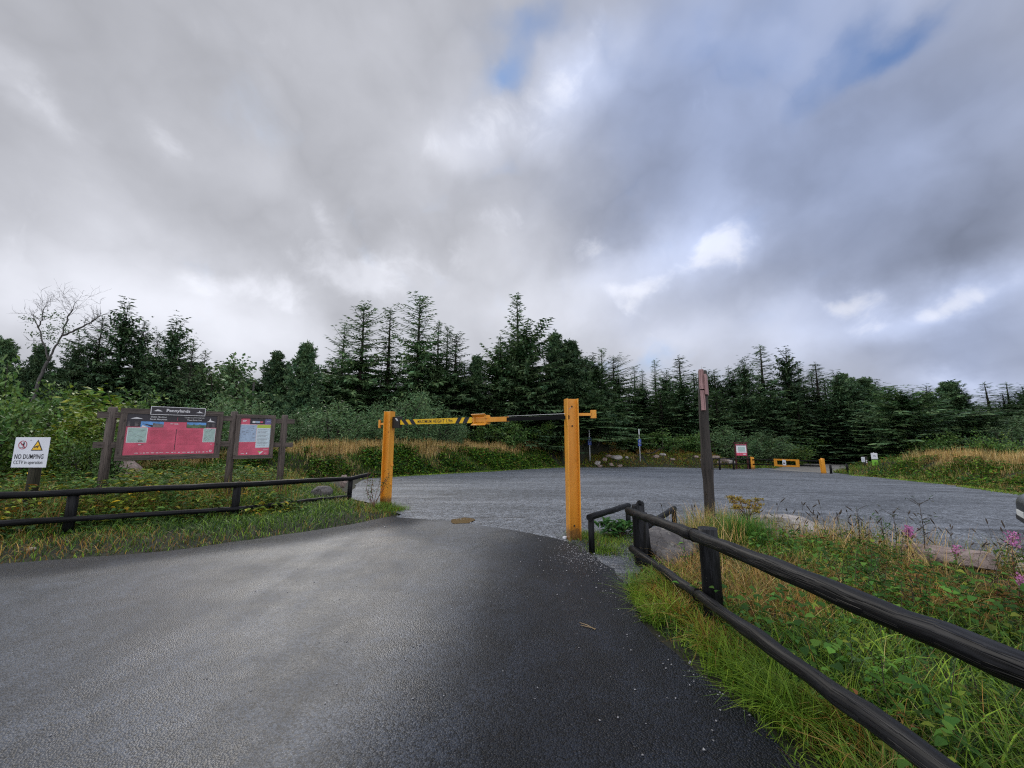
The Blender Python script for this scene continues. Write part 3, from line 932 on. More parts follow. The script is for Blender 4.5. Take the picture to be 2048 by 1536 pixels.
fr_o = Vector((1.66, 3.1, 0))
fr = empty("rail_fence", fr_o, 0, "black two-rail timber fence at the verge beside the camera, lower rail scuffed to bare wood", "fence")
a0 = gpos(1284, 1130); b0 = gpos(1432, 1268)
cx_ = b0 + (b0 - a0).normalized() * 2.2
posts = ((a0, at(1281, 1010, a0.y).z, 0.085), (b0, at(1430, 1056, b0.y).z, 0.079), (cx_, 0.9, 0.08))
for i, (p, zt, r) in enumerate(posts):
    mb = MB()
    n_ = 6
    top = p + Vector((-0.02 if i == 0 else -0.012, 0, zt))
    base = p + Vector((0, 0, -0.12))
    mb.tube([base.lerp(top, k / n_) - fr_o for k in range(n_ + 1)], [r * (1.0 - 0.05 * k / n_) for k in range(n_ + 1)], 20, wob=0.03, seed=30 + i)
    if i == 0:   # splintered top
        for k in range(5):
            mb.box(top - fr_o + Vector((0.02 + 0.018 * k - 0.03, 0.01 * (k % 2), 0.01 + 0.012 * (k % 3))), (0.03, 0.05, 0.05 + 0.02 * (k % 2)), Matrix.Rotation(0.3 * k, 3, "Z") @ Matrix.Rotation(0.25, 3, "Y"), taper=0.4)
    mb.build("post", M["black_wood"], fr)
mb = MB()
p = a0 + Vector((0.10, 0.12, 0))
mb.tube([p + Vector((0.03, 0, -0.1)) - fr_o, p + Vector((-0.02, 0.0, 0.62)) - fr_o], 0.055, 12, wob=0.05, seed=44)
mb.build("post", M["black_wood"], fr)
off = Vector((-0.115, 0, 0))
RA = Vector((a0.x, a0.y, at(1280, 1024, a0.y).z)) + off * 0.9 + Vector((0, -0.03, 0))
RBb = Vector((b0.x, b0.y, at(1415, 1072, b0.y).z)) + off * 0.95
RC = Vector((b0.x - 0.075, 1.22, 0)); RC.z = at(2048, 1340, 1.22).z
RC.x = at(2048, 1340, 1.22).x
RS = RA + (RA - RBb) * 0.09
RE = RC + (RC - RBb) * 0.35
mb = MB()
pts = rail_pts(RS, RBb + Vector((0, 0.02, 0)), 14, 0.010, 21)
nn = len(pts)
mb.tube([q - fr_o for q in pts], [0.050 + 0.004 * math.sin(i * 1.1) for i in range(nn)], 18, wob=0.05, seed=22)
mb.build("rail", M["black_wood"], fr)
mb = MB()
pts = rail_pts(RBb + Vector((-0.004, 0.08, 0.0)), RE, 22, 0.007, 23)
nn = len(pts)
mb.tube([q - fr_o for q in pts], [0.045 + 0.006 * min(1, i / 8) + 0.003 * math.sin(i * 1.7) for i in range(nn)], 20, wob=0.05, seed=24)
mb.build("rail", M["black_wood"], fr)
LA = Vector((a0.x, a0.y, at(1278, 1100, a0.y).z)) + off * 0.85
LBm = Vector((b0.x, b0.y, at(1412, 1193, b0.y).z)) + off * 0.95
LC = at(1880, 1536, 1.42)
LS = LA + (LA - LBm) * 0.04
LE = LC + (LC - LBm) * 0.6
mb = MB()
pts = rail_pts(LS, LBm, 12, 0.010, 25)
mb.tube([q - fr_o for q in pts], [0.044 + 0.003 * math.sin(i) for i in range(len(pts))], 16, wob=0.06, seed=26)
mb.build("rail", M["black_worn"], fr)
mb = MB()
pts = rail_pts(LBm + Vector((-0.004, 0.07, 0)), LE, 20, 0.008, 27)
mb.tube([q - fr_o for q in pts], [0.040 + 0.004 * min(1, i / 6) + 0.003 * math.sin(i * 1.3) for i in range(len(pts))], 18, wob=0.06, seed=28)
mb.build("rail", M["black_worn"], fr)
# short wire loop binding the rails to the middle post
for c, r in ((RBb, 0.056), (LBm, 0.050)):
    mb = MB()
    ring = [c - fr_o + Vector((math.sin(t) * r * 1.0, 0.03, math.cos(t) * r)) for t in np.linspace(0, 6.28, 15)]
    mb.tube(ring, 0.005, 6, cap=False)
    mb.build("binding_wire", M["tube_black"], fr)

# low knee rails staggered at the foot gap
def knee(name_lbl, A, At, B, Bt, r, seed, over=0.06):
    o = empty("knee_rail", A, 0, name_lbl, "knee rail", "low knee rails at the footway gap")
    for (p, zt, k) in ((A, At, 0), (B, Bt, 1)):
        mb = MB()
        mb.tube([Vector((p.x, p.y, p.z - 0.1)) - A, Vector((p.x, p.y, zt - 0.02)) - A], r * 0.95, 14, wob=0.03, seed=seed + k)
        mb.build("post", M["black_wood"], o)
    a = Vector((A.x, A.y, At - r * 0.6)); b = Vector((B.x, B.y, Bt - r * 0.6))
    d = (b - a).normalized()
    mb = MB()
    mb.tube([q - A for q in rail_pts(a - d * over, b + d * over, 8, 0.006, seed)], r, 14, wob=0.05, seed=seed + 5)
    mb.build("rail", M["black_wood"], o)
kA = gpos(1184, 1107); kB = gpos(1257, 1056)
knee("black knee rail between the amber post and the fence end, sloping up towards it", kA, at(1184, 1030, kA.y).z, kB, at(1257, 1008, kB.y).z, 0.046, 50)
kC = gpos(1299, 1098); kD = gpos(1349, 1046)
knee("black knee rail behind the fence end, its far end pointing at the finger post", kC, at(1299, 1046, kC.y).z, kD, at(1349, 1014, kD.y).z, 0.048, 60)

# ------------------------------------------------------------------ finger post
fpb = gpos(1420, 1052)
fp = empty("finger_post", fpb, 0, "tall dark timber finger post with pinkish arms seen edge-on, behind the black fence", "signpost")
topz = at(1404, 742, fpb.y)
mb = MB()
prof = [(0, -0.1), (0.25, 0.25), (0.42, 0.6), (0.47, 0.85), (0.6, 1.1), (0.8, 1.9), (1, 2.6)]
n_ = 16; pts = []; rr = []
for k in range(n_ + 1):
    t = k / n_
    q = Vector((0, 0, -0.1)).lerp(topz - fpb, t)
    q.x += 0.012 * math.sin(t * 7) 
    pts.append(q)
    rr.append(0.093 - 0.012 * t + (0.014 if abs(t - 0.40) < 0.04 else 0) + (0.006 if abs(t - 0.78) < 0.03 else 0))
mb.tube(pts, rr, 16, wob=0.03, seed=70)
mb.build("pole", M["pole_wood"], fp)
def finger(pxa, pya, pyb, wpx, yoff, xoff, ln, yaw, mat, cx=None):
    """a board on edge pointing along the sight line."""
    zt = at(pxa, pya, fpb.y - 0.1).z; zb = at(pxa, pyb, fpb.y - 0.1).z
    x = at(pxa, (pya + pyb) / 2, fpb.y - 0.1).x
    mb = MB()
    Mx = Matrix.Rotation(yaw, 3, "Z")
    mb.box(Vector((x - fpb.x + xoff, yoff, (zt + zb) / 2 - fpb.z)), (wpx, ln, zt - zb), Mx)
    mb.build("finger", mat, fp, bevel=0.004)
finger(1401, 740, 779, 0.085, -0.14, 0.0, 0.10, R(-24), M["finger_wood"])
finger(1404, 781.5, 821, 0.075, -0.14, 0.0, 0.10, R(-24), M["finger_wood"])
finger(1410.5, 750, 790, 0.045, -0.10, 0.02, 0.30, R(-31), M["finger_wood"])
mb = MB(); mb.tube([topz - fpb + Vector((0.0, 0, -0.02)), topz - fpb + Vector((-0.008, 0, 0.12))], [0.008, 0.003], 6)
mb.build("spike", M["pole_white"], fp)

# ------------------------------------------------------------------ dumping sign
sY = 7.15
c00 = at(21, 935, sY); c11 = at(102, 874.5, sY)
cl = at(32, 874.5, sY); cr = at(90, 936, sY)
sc_ = (c00 + c11) / 2
sx0 = (at(26.5, 905, sY).x); sx1 = at(96.2, 905, sY).x
sz0 = c00.z; sz1 = c11.z
scx = (sx0 + sx1) / 2
sgz = gz1(scx, sY)
sroot = empty("dumping_sign", (scx, sY, sgz), 0, "white sign on a short timber post reading NO DUMPING CCTV in operation", "sign")
mb = MB()
mb.tube([(0.02, 0.095, -0.1), (0.02, 0.095, 0.8), (0.02, 0.095, sz1 - sgz - 0.05)], 0.078, 14, wob=0.03, seed=80)
mb.build("post", M["old_post"], sroot)
W = sx1 - sx0; H = sz1 - sz0
fs = Face2D((-W / 2, 0, sz0 - sgz), (1, 0, 0), (0, 0, 1))
mb = MB(); fs.slab(mb, 0, 0, W, H, -0.006, 0.0)
pnl = mb.build("panel", M["white"], sroot, bevel=0.001)
mb = MB()   # 0 ink 1 red 2 yellow 3 pinkish white
fs.text(mb, "NO DUMPING", W * 0.475, H * 0.36, W * 0.83, H * 0.155, 0.003, 0, 0.016, 0.0, 1.08)
fs.text(mb, "CCTV in operation", W * 0.47, H * 0.155, W * 0.83, H * 0.15, 0.003, 0, 0.006)
tx, tw = W * 0.665, W * 0.345
fs.poly(mb, [(tx - tw / 2, H * 0.555), (tx + tw / 2, H * 0.555), (tx, H * 0.925)], 0.002, 0)
fs.poly(mb, [(tx - tw * 0.38, H * 0.585), (tx + tw * 0.38, H * 0.585), (tx, H * 0.86)], 0.004, 2)
# camera pictogram
fs.poly(mb, [(tx - tw * 0.22, H * 0.645), (tx + tw * 0.18, H * 0.70), (tx + tw * 0.16, H * 0.735), (tx - tw * 0.24, H * 0.685)], 0.006, 0)
fs.poly(mb, [(tx - tw * 0.02, H * 0.665), (tx + tw * 0.10, H * 0.68), (tx + tw * 0.05, H * 0.635), (tx, H * 0.635)], 0.0055, 0)
cx0, cy0, rr_ = W * 0.24, H * 0.745, W * 0.122
fs.disc(mb, cx0, cy0, rr_, 0.002, 3)
# figure tipping rubbish
fs.disc(mb, cx0 + 0.018, cy0 + 0.042, 0.012, 0.004, 0)
fs.poly(mb, [(cx0 + 0.004, cy0 + 0.03), (cx0 + 0.034, cy0 + 0.03), (cx0 + 0.028, cy0 - 0.02), (cx0 + 0.008, cy0 - 0.02)], 0.004, 0)
fs.poly(mb, [(cx0 + 0.008, cy0 - 0.02), (cx0 + 0.016, cy0 - 0.02), (cx0 + 0.012, cy0 - 0.06), (cx0 + 0.002, cy0 - 0.06)], 0.004, 0)
fs.poly(mb, [(cx0 + 0.02, cy0 - 0.02), (cx0 + 0.028, cy0 - 0.02), (cx0 + 0.036, cy0 - 0.06), (cx0 + 0.026, cy0 - 0.06)], 0.004, 0)
fs.poly(mb, [(cx0 + 0.004, cy0 + 0.022), (cx0 - 0.03, cy0 + 0.004), (cx0 - 0.026, cy0 - 0.006), (cx0 + 0.008, cy0 + 0.01)], 0.004, 0)
for q in range(4):
    fs.rect(mb, cx0 - 0.045 + 0.012 * q, cy0 - 0.055 + 0.006 * (q % 2), cx0 - 0.037 + 0.012 * q, cy0 - 0.045 + 0.006 * (q % 2), 0.004, 0)
fs.ring(mb, cx0, cy0, rr_ * 0.86, rr_, 0.005, 1)
s2 = rr_ * 0.64
fs.poly(mb, [(cx0 - s2 - 0.006, cy0 + s2 - 0.006), (cx0 + s2 - 0.006, cy0 - s2 - 0.006), (cx0 + s2 + 0.006, cy0 - s2 + 0.006), (cx0 - s2 + 0.006, cy0 + s2 + 0.006)], 0.006, 1)
fs.disc(mb, W * 0.455, H * 0.90, 0.008, 0.004, 0)
mb.build("lettering", [M["ink"], M["sign_red"], M["sign_yellow"], M["white"]], pnl)

# ------------------------------------------------------------------ trail notice boards
NA = Vector((at(198, 1012, 8.35).x, 8.35, 0)); NB = Vector((at(452, 1000, 9.9).x, 9.9, 0)); NC = Vector((at(557, 990, 10.55).x, 10.55, 0))
nroot = empty("notice_board", NB, 0, "weathered timber notice board stand with two crimson trail panels, headed Pennylands", "notice board")
zt = (at(228, 814, NA.y).z, at(460, 823, NB.y).z, at(562, 830, NC.y).z)
for i, (p, z) in enumerate(zip((NA, NB, NC), zt)):
    mb = MB()
    q = p - NB
    mb.tube([(q.x, q.y, -0.1), (q.x, q.y, z * 0.5), (q.x, q.y, z - 0.03), (q.x, q.y, z)], [0.083, 0.08, 0.078, 0.06], 14, wob=0.03, seed=90 + i)
    mb.build("post", M["brown_wood"], nroot)
def board(Pa, Pb, px0, px1, pt, pb, split):
    """face between two measured columns of the stand line."""
    d = Vector((Pb.x - Pa.x, Pb.y - Pa.y, 0))
    def hit(px):
        a, _ = ray(px, 860)
        t = (a * Pa.y - Pa.x) / (d.x - a * d.y)
        return Pa + d * t
    a = hit(px0); b = hit(px1)
    return a, b
udn = Vector((NB.x - NA.x, NB.y - NA.y, 0)).normalized()
ud2 = Vector((NC.x - NB.x, NC.y - NB.y, 0)).normalized()
def frame_board(a, b, ud, z0, z1, fw, front):
    L = (Vector((b.x - a.x, b.y - a.y, 0))).length
    f = Face2D(Vector((a.x, a.y, z0)) - NB, ud, (0, 0, 1))
    f.o = f.o + f.n * front
    Hh = z1 - z0
    mb = MB()
    f.slab(mb, 0, 0, L, fw, -0.06, 0.0); f.slab(mb, 0, Hh - fw, L, Hh, -0.06, 0.0)
    f.slab(mb, 0, fw, fw, Hh - fw, -0.06, -0.002); f.slab(mb, L - fw, fw, L, Hh - fw, -0.06, -0.002)
    fr_ = mb.build("board_frame", M["brown_wood"], nroot, bevel=0.004)
    return f, L, Hh
a1, b1 = board(NA, NB, 236, 442, 0, 0, 0)
z1b = 0.5 * (at(226, 920, a1.y).z + at(441, 917, b1.y).z); z1t = 0.5 * (at(240, 812, a1.y).z + at(447, 828, b1.y).z)
f1, L1, H1 = frame_board(a1, b1, udn, z1b, z1t, 0.115, 0.13)
a2, b2 = board(NB, NC, 471, 549, 0, 0, 0)
z2b = 0.5 * (at(467, 917, a2.y).z + at(546, 917, b2.y).z); z2t = 0.5 * (at(475, 828, a2.y).z + at(553, 832, b2.y).z)
f2, L2, H2 = frame_board(a2, b2, ud2, z2b, z2t, 0.095, 0.13)
# cross rails behind
for zz in (z1b + H1 * 0.86, z1b + H1 * 0.30):
    mb = MB()
    ff = Face2D(Vector((NA.x, NA.y, 0)) - NB - udn * 0.22, udn, (0, 0, 1))
    ff.slab(mb, 0, zz - 0.065, (NB - NA).length + 0.22, zz + 0.065, 0.072, 0.105) if False else ff.slab(mb, 0, zz - 0.065, (NB - NA).length + 0.20, zz + 0.065, -0.045, 0.062)
    mb.build("cross_rail", M["brown_wood"], nroot, bevel=0.004)
    mb = MB()
    ff = Face2D(Vector((NB.x, NB.y, 0)) - NB + ud2 * 0.02, ud2, (0, 0, 1))
    ff.slab(mb, 0, zz - 0.10, (NC - NB).length + 0.22, zz + 0.02, -0.04, 0.060)
    mb.build("cross_rail", M["brown_wood"], nroot, bevel=0.004)

PM = [M["board_red"], M["board_black"], M["map_pale"], M["ink_light"], M["board_red_dark"], M["photo_sky"], M["photo_hill"], M["photo_rock"], M["map_blue"], M["list_paper"], M["lime"], M["purple"], M["bright_green"], M["ink"]]
RED, BLK, MAP, WHT, DRD, SKY_, HIL, RCK, MBL, LST, LIM, PUR, GRN, INK = range(14)
# large panel
m = 0.112
iw, ih = L1 - 2 * m, H1 - 2 * m
mb = MB()
X = lambda u: m + u * iw
Z = lambda v: m + (1 - v) * ih
f1.slab(mb, m, m, m + iw, m + ih, -0.04, -0.03, RED)
def rc(u0, v0, u1, v1, d, mi): f1.rect(mb, X(u0), Z(v1), X(u1), Z(v0), d, mi)
d0 = -0.028
f1.poly(mb, [(X(0), Z(0.315)), (X(0.385), Z(0.315)), (X(0.385), Z(0.185)), (X(0.64), Z(0.185)), (X(0.64), Z(0.315)), (X(1), Z(0.315)), (X(1), Z(0)), (X(0), Z(0))], d0, BLK)
rc(0.145, 0.185, 0.27, 0.325, d0 + .002, SKY_); rc(0.27, 0.185, 0.385, 0.325, d0 + .002, RCK)
f1.poly(mb, [(X(0.27), Z(0.325)), (X(0.27), Z(0.27)), (X(0.16), Z(0.235))], d0 + .003, BLK)
f1.poly(mb, [(X(0.155), Z(0.325)), (X(0.225), Z(0.325)), (X(0.165), Z(0.275))], d0 + .003, WHT)
f1.poly(mb, [(X(0.27), Z(0.22)), (X(0.385), Z(0.25)), (X(0.385), Z(0.185)), (X(0.27), Z(0.185))], d0 + .003, SKY_)
rc(0.645, 0.185, 0.87, 0.25, d0 + .002, SKY_); rc(0.645, 0.25, 0.87, 0.33, d0 + .002, HIL)
for q in range(9):
    u = 0.655 + 0.023 * q
    f1.disc(mb, X(u), Z(0.255 + 0.02 * (q % 3)), 0.022, d0 + .003 + 0.0002 * q, HIL, 10)
f1.poly(mb, [(X(0.035), Z(0.125)), (X(0.075), Z(0.095)), (X(0.10), Z(0.085)), (X(0.165), Z(0.125))], d0 + .002, WHT)
f1.poly(mb, [(X(0.875), Z(0.165)), (X(0.90), Z(0.135)), (X(0.917), Z(0.06)), (X(0.925), Z(0.125)), (X(0.985), Z(0.165))], d0 + .002, WHT)
for q in range(4):
    rc(0.015, 0.20 + 0.028 * q, 0.035 + 0.006 * (q % 2), 0.215 + 0.028 * q, d0 + .002, RCK)
    rc(0.085, 0.20 + 0.028 * q, 0.115 + 0.006 * ((q + 1) % 2), 0.212 + 0.028 * q, d0 + .002, RCK)
    rc(0.885, 0.215 + 0.026 * q, 0.905 + 0.005 * (q % 2), 0.228 + 0.026 * q, d0 + .002, RCK)
    rc(0.945, 0.215 + 0.026 * q, 0.975, 0.227 + 0.026 * q, d0 + .002, RCK)
f1.text(mb, "Sliabh Fhothart", X(0.325), Z(0.065), iw * 0.175, None, d0 + .003, WHT, 0.02)
f1.text(mb, "Forth Mountain", X(0.325), Z(0.125), iw * 0.18, None, d0 + .003, WHT, 0.02)
f1.text(mb, "Cosán na dTrí Charraig", X(0.725), Z(0.065), iw * 0.235, None, d0 + .003, WHT, 0.02)
f1.text(mb, "Three Rocks Trail", X(0.725), Z(0.125), iw * 0.17, None, d0 + .003, WHT, 0.02)
rc(0.53, 0.06, 0.534, 0.16, d0 + .003, DRD)
rc(0.02, 0.335, 0.225, 0.70, d0 + .002, WHT); rc(0.028, 0.345, 0.217, 0.69, d0 + .003, MAP)
rc(0.845, 0.335, 0.995, 0.70, d0 + .002, WHT); rc(0.853, 0.345, 0.988, 0.69, d0 + .003, MAP)
rnd = random.Random(5)
for (u0, u1, k) in ((0.03, 0.215, 9), (0.856, 0.985, 11)):      # contour squiggles on the two maps
    for q in range(k):
        u = rnd.uniform(u0, u1 - 0.05); v = rnd.uniform(0.37, 0.66); pts = []
        for s in range(7):
            pts.append((u + s * 0.008 * (1 if u1 < .5 else .7), v + 0.012 * math.sin(s * 1.1 + q) + (s * -0.012 if u1 > .5 else 0)))
        for s in range(6):
            (ua, va), (ub, vb) = pts[s], pts[s + 1]
            f1.poly(mb, [(X(ua), Z(va)), (X(ub), Z(vb)), (X(ub), Z(vb + .006)), (X(ua), Z(va + .006))], d0 + .0042 + q * 1e-4, RCK if q % 3 else LST)
rc(0.14, 0.655, 0.19, 0.672, d0 + .0055, BLK)
rc(0.53, 0.36, 0.536, 0.90, d0 + .002, BLK)
rc(0.455, 0.225, 0.49, 0.238, d0 + .002, WHT); rc(0.50, 0.225, 0.545, 0.242, d0 + .002, WHT)
for q in range(13):
    rc(0.25, 0.40 + 0.026 * q, 0.505 - 0.02 * (q % 4), 0.4055 + 0.026 * q, d0 + .002, DRD)
    rc(0.555, 0.385 + 0.03 * q, 0.81 - 0.025 * (q % 3), 0.3905 + 0.03 * q, d0 + .002, DRD)
rc(0.145, 0.745, 0.175, 0.758, d0 + .002, WHT); rc(0.178, 0.745, 0.20, 0.758, d0 + .002, RCK); rc(0.945, 0.745, 0.965, 0.757, d0 + .002, WHT)
u = 0.12
while u < 0.92:
    w_ = rnd.uniform(0.012, 0.04)
    rc(u, 0.945, u + w_, 0.945 + rnd.uniform(0.008, 0.02), d0 + .002, WHT); u += w_ + rnd.uniform(0.012, 0.03)
f1.ring(mb, X(0.955), Z(0.93), 0.014, 0.026, d0 + .002, WHT, 16)
mb.build("panel", PM, nroot)
# header plate
hp0 = (294 - 236) / (442 - 236) * L1 * 0.93; hp1 = L1 * 0.80
mb = MB(); f1.slab(mb, hp0, H1 - 0.125, hp1, H1 + 0.065, 0.003, 0.022, 1)
f1.slab(mb, hp0 + 0.012, H1 - 0.113, hp1 - 0.012, H1 + 0.053, 0.022, 0.0225, 0)
f1.text(mb, "Pennylands", (hp0 + hp1) / 2 - 0.01, H1 - 0.03, (hp1 - hp0) * 0.43, None, 0.026, 1, 0.02)
f1.poly(mb, [(hp0 + 0.05, H1 - 0.045), (hp0 + 0.20, H1 - 0.045), (hp0 + 0.145, H1 - 0.012), (hp0 + 0.11, H1 - 0.005)], 0.026, 1)
f1.poly(mb, [(hp1 - 0.18, H1 - 0.055), (hp1 - 0.03, H1 - 0.055), (hp1 - 0.10, H1 - 0.025), (hp1 - 0.115, H1 + 0.01), (hp1 - 0.125, H1 - 0.03)], 0.026, 1)
mb.build("name_plate", [M["board_black"], M["ink_light"]], nroot)
# small panel
m = 0.088; iw, ih = L2 - 2 * m, H2 - 2 * m
mb = MB()
f2.slab(mb, m, m, m + iw, m + ih, -0.04, -0.03, RED)
def rc2(u0, v0, u1, v1, d, mi): f2.rect(mb, m + u0 * iw, m + (1 - v1) * ih, m + u1 * iw, m + (1 - v0) * ih, d, mi)
rc2(0.30, 0, 0.79, 0.165, d0, BLK); rc2(0.79, 0, 1, 0.165, d0, PUR)
rc2(0.07, 0.06, 0.20, 0.075, d0, WHT); rc2(0.07, 0.09, 0.17, 0.10, d0, WHT)
rc2(0.38, 0.08, 0.47, 0.13, d0 + .002, WHT); rc2(0.48, 0.08, 0.62, 0.13, d0 + .002, MBL); rc2(0.63, 0.085, 0.72, 0.125, d0 + .002, RED)
rc2(0.84, 0.08, 0.96, 0.10, d0 + .002, MBL)
rc2(0.0, 0.175, 0.53, 0.645, d0, WHT); rc2(0.012, 0.185, 0.52, 0.635, d0 + .002, MBL)
for q in range(14):
    uu, vv = rnd.uniform(0.03, 0.42), rnd.uniform(0.22, 0.58)
    rc2(uu, vv, uu + rnd.uniform(0.03, 0.09), vv + 0.008, d0 + .0032 + q * 1e-4, RCK)
rc2(0.535, 0.175, 1.0, 0.80, d0, WHT); rc2(0.545, 0.18, 0.99, 0.265, d0 + .002, LIM); rc2(0.545, 0.28, 0.99, 0.79, d0 + .002, LST)
for q in range(12):
    rc2(0.57, 0.31 + 0.038 * q, 0.95 - 0.05 * (q % 3), 0.318 + 0.038 * q, d0 + .003, RCK)
for q in range(5):
    rc2(0.06, 0.69 + 0.035 * q, 0.32 - 0.03 * (q % 2), 0.698 + 0.035 * q, d0, DRD)
f2.poly(mb, [(m + iw * 0.62, m + ih * 0.12), (m + iw * 0.70, m + ih * 0.04), (m + iw * 0.76, m + ih * 0.09), (m + iw * 0.68, m + ih * 0.10)], d0, GRN)
f2.poly(mb, [(m + iw * 0.66, m + ih * 0.06), (m + iw * 0.70, m + ih * 0.02), (m + iw * 0.80, m + ih * 0.10), (m + iw * 0.78, m + ih * 0.105)], d0 + .001, WHT)
rc2(0.80, 0.855, 0.97, 0.865, d0, WHT); rc2(0.10, 0.945, 0.20, 0.955, d0, WHT); rc2(0.26, 0.93, 0.30, 0.96, d0, WHT); rc2(0.84, 0.945, 0.92, 0.955, d0, WHT)
mb.build("panel", PM, nroot)

# ------------------------------------------------------------------ far furniture
def pole_sign(name, px, pbase, ptop, Y, lbl, cat, group=None, rp_=0.03):
    b = at(px, pbase, Y)
    o = empty(name, (b.x, b.y, b.z), 0, lbl, cat, group)
    zt = at(px, ptop, Y).z - b.z
    return o, b, zt
for px, ptop, s0, s1, lbl in ((1179.5, 857, 875, 890, "white pole with a small blue disabled parking sign, close right of the amber barrier post"),
                              (1279.5, 858, 878, 892, "white pole with a small blue disabled parking sign, left of the tall finger post")):
    Y = 32.7 if px < 1200 else 34.6
    x = at(px, 900, Y).x
    g = gz1(x, Y)
    o = empty("parking_sign", (x, Y, g), 0, lbl, "parking sign", "disabled parking signs on poles")
    zt = at(px, ptop, Y).z - g
    mb = MB(); mb.tube([(0, 0, -0.2), (0, 0, zt)], 0.045, 10); mb.build("pole", M["pole_white"], o)
    za, zb = at(px, s1, Y).z - g, at(px, s0, Y).z - g
    f = Face2D((-0.14, -0.05, za), (1, 0, 0), (0, 0, 1))
    mb = MB(); f.slab(mb, 0, 0, 0.28, zb - za, -0.012, 0, 0)
    hgt = zb - za
    # wheelchair symbol and a line of text
    f.disc(mb, 0.13, hgt * 0.86, 0.022, 0.004, 1, 12); f.rect(mb, 0.118, hgt * 0.66, 0.142, hgt * 0.82, 0.004, 1)
    f.ring(mb, 0.14, hgt * 0.64, 0.038, 0.052, 0.005, 1, 16); f.rect(mb, 0.142, hgt * 0.68, 0.185, hgt * 0.715, 0.006, 1)
    f.rect(mb, 0.05, hgt * 0.34, 0.23, hgt * 0.38, 0.004, 1); f.rect(mb, 0.07, hgt * 0.22, 0.21, hgt * 0.255, 0.004, 1); f.rect(mb, 0.02, hgt * 0.47, 0.26, hgt * 0.485, 0.004, 1)
    mb.build("panel", [M["blue"], M["ink_light"]], o)

# low info board by the gate
ib = gpos(1485, 938)
o = empty("information_board", ib, 0, "small red-brown framed map board standing left of the low amber gate", "notice board")
hz = at(1485, 884, ib.y).z - ib.z
hw = (at(1497, 900, ib.y).x - at(1474, 900, ib.y).x) / 2
for sx in (-1, 1):
    mb = MB(); mb.box((sx * hw, 0, hz / 2 - 0.05), (0.10, 0.10, hz + 0.1)); mb.build("post", M["red_wood"], o)
pz0 = at(1485, 911, ib.y).z - ib.z; pz1 = at(1485, 888, ib.y).z - ib.z
f = Face2D((-hw + 0.05, -0.055, pz0), (1, 0, 0), (0, 0, 1)); ww = 2 * hw - 0.1; hgt = pz1 - pz0
mb = MB(); f.slab(mb, 0, 0, ww, hgt, -0.05, 0, RED)
f.rect(mb, ww * 0.02, hgt * 0.24, ww * 0.98, hgt * 0.86, 0.004, WHT); f.rect(mb, ww * 0.2, hgt * 0.34, ww * 0.85, hgt * 0.76, 0.008, MAP)
f.rect(mb, ww * 0.05, hgt * 0.87, ww * 0.95, hgt * 0.96, 0.004, BLK); f.rect(mb, ww * 0.65, hgt * 0.08, ww * 0.9, hgt * 0.15, 0.004, WHT)
mb.build("panel", PM, o)
mb = MB(); mb.box((0, 0, hz - 0.05), (2 * hw + 0.25, 0.16, 0.07)); mb.build("top_rail", M["red_wood"], o)
# rail fence running from the board to the left
rl = gpos(1440, 940)
o = empty("rail_fence", rl, 0, "short black rail fence far across the car park, left of the map board", "fence")
e1 = gpos(1500, 938)
for t in (0.0, 0.45, 1.0):
    p = rl.lerp(e1, t) - rl
    mb = MB(); mb.tube([p + Vector((0, 0, -0.15)), p + Vector((0, 0, 0.95))], 0.07, 8, seed=3); mb.build("post", M["black_wood"], o)
for zz in (0.85, 0.42):
    mb = MB(); mb.tube([Vector((-1.0, 0, zz + 0.05)), (e1 - rl) + Vector((0.2, 0, zz))], 0.05, 8); mb.build("rail", M["black_wood"], o)

# low gate
gl = gpos(1505, 938); gr = gpos(1647, 947)
o = empty("barrier_gate", gl, 0, "low black-barred gate with an amber centre frame and amber end posts", "gate")
hl = at(1505, 915.5, gl.y).z - gl.z; hr = at(1647, 918.5, gr.y).z - gr.z
vv = gr - gl
for p, h, tl in ((Vector((0, 0, 0)), hl, 0), (vv, hr, 0.06)):
    mb = MB()
    w_ = 7 / 770 * (gl.y if p.length < 1 else gr.y) * 0.5
    mb.box(p + Vector((0, 0, h / 2 - 0.05)), (w_ * 2.0, 0.2, h + 0.1), Matrix.Rotation(tl * -1, 3, "Y"))
    mb.box(p + Vector((0.03, 0, h + 0.0)), (w_ * 1.4, 0.18, 0.12), Matrix.Rotation(0.3, 3, "Y"))
    mb.build("post", M["yellow"], o, bevel=0.01)
def on_gate(px):
    a, _ = ray(px, 925)
    t = (a * gl.y - gl.x) / (vv.x - a * vv.y)
    return t
lo_ = lambda t: hl * 0.42 + (hr * 0.52 - hl * 0.42) * t
hi_ = lambda t: hl * 0.82 + (hr * 0.86 - hl * 0.82) * t
for fn_ in (hi_, lo_):
    mb = MB(); mb.tube([Vector((0, 0, fn_(0))), vv + Vector((0, 0, fn_(1)))], 0.055, 10); mb.build("bar", M["tube_black"], o)
t0, t1 = on_gate(1549.5), on_gate(1600)
gd = vv.normalized()
fg = Face2D(vv * t0, vv, (0, 0, 1)); gw = vv.length * (t1 - t0)
z0, z1 = lo_(0.4) - 0.10, hi_(0.4) + 0.12
mb = MB()
for a in ((0, z0, gw, z0 + 0.13), (0, z1 - 0.13, gw, z1), (0, z0 + 0.13, 0.26, z1 - 0.13), (gw - 0.26, z0 + 0.13, gw, z1 - 0.13)):
    fg.slab(mb, *a, 0.06, 0.10)
cf = mb.build("centre_frame", M["yellow"], o, bevel=0.006)
mb = MB(); fg.slab(mb, gw * 0.36, z0 + 0.10, gw * 0.50, z1 - 0.06, 0.102, 0.115, 0)
fg.rect(mb, gw * 0.39, z0 + 0.2, gw * 0.47, z0 + 0.32, 0.118, 1)
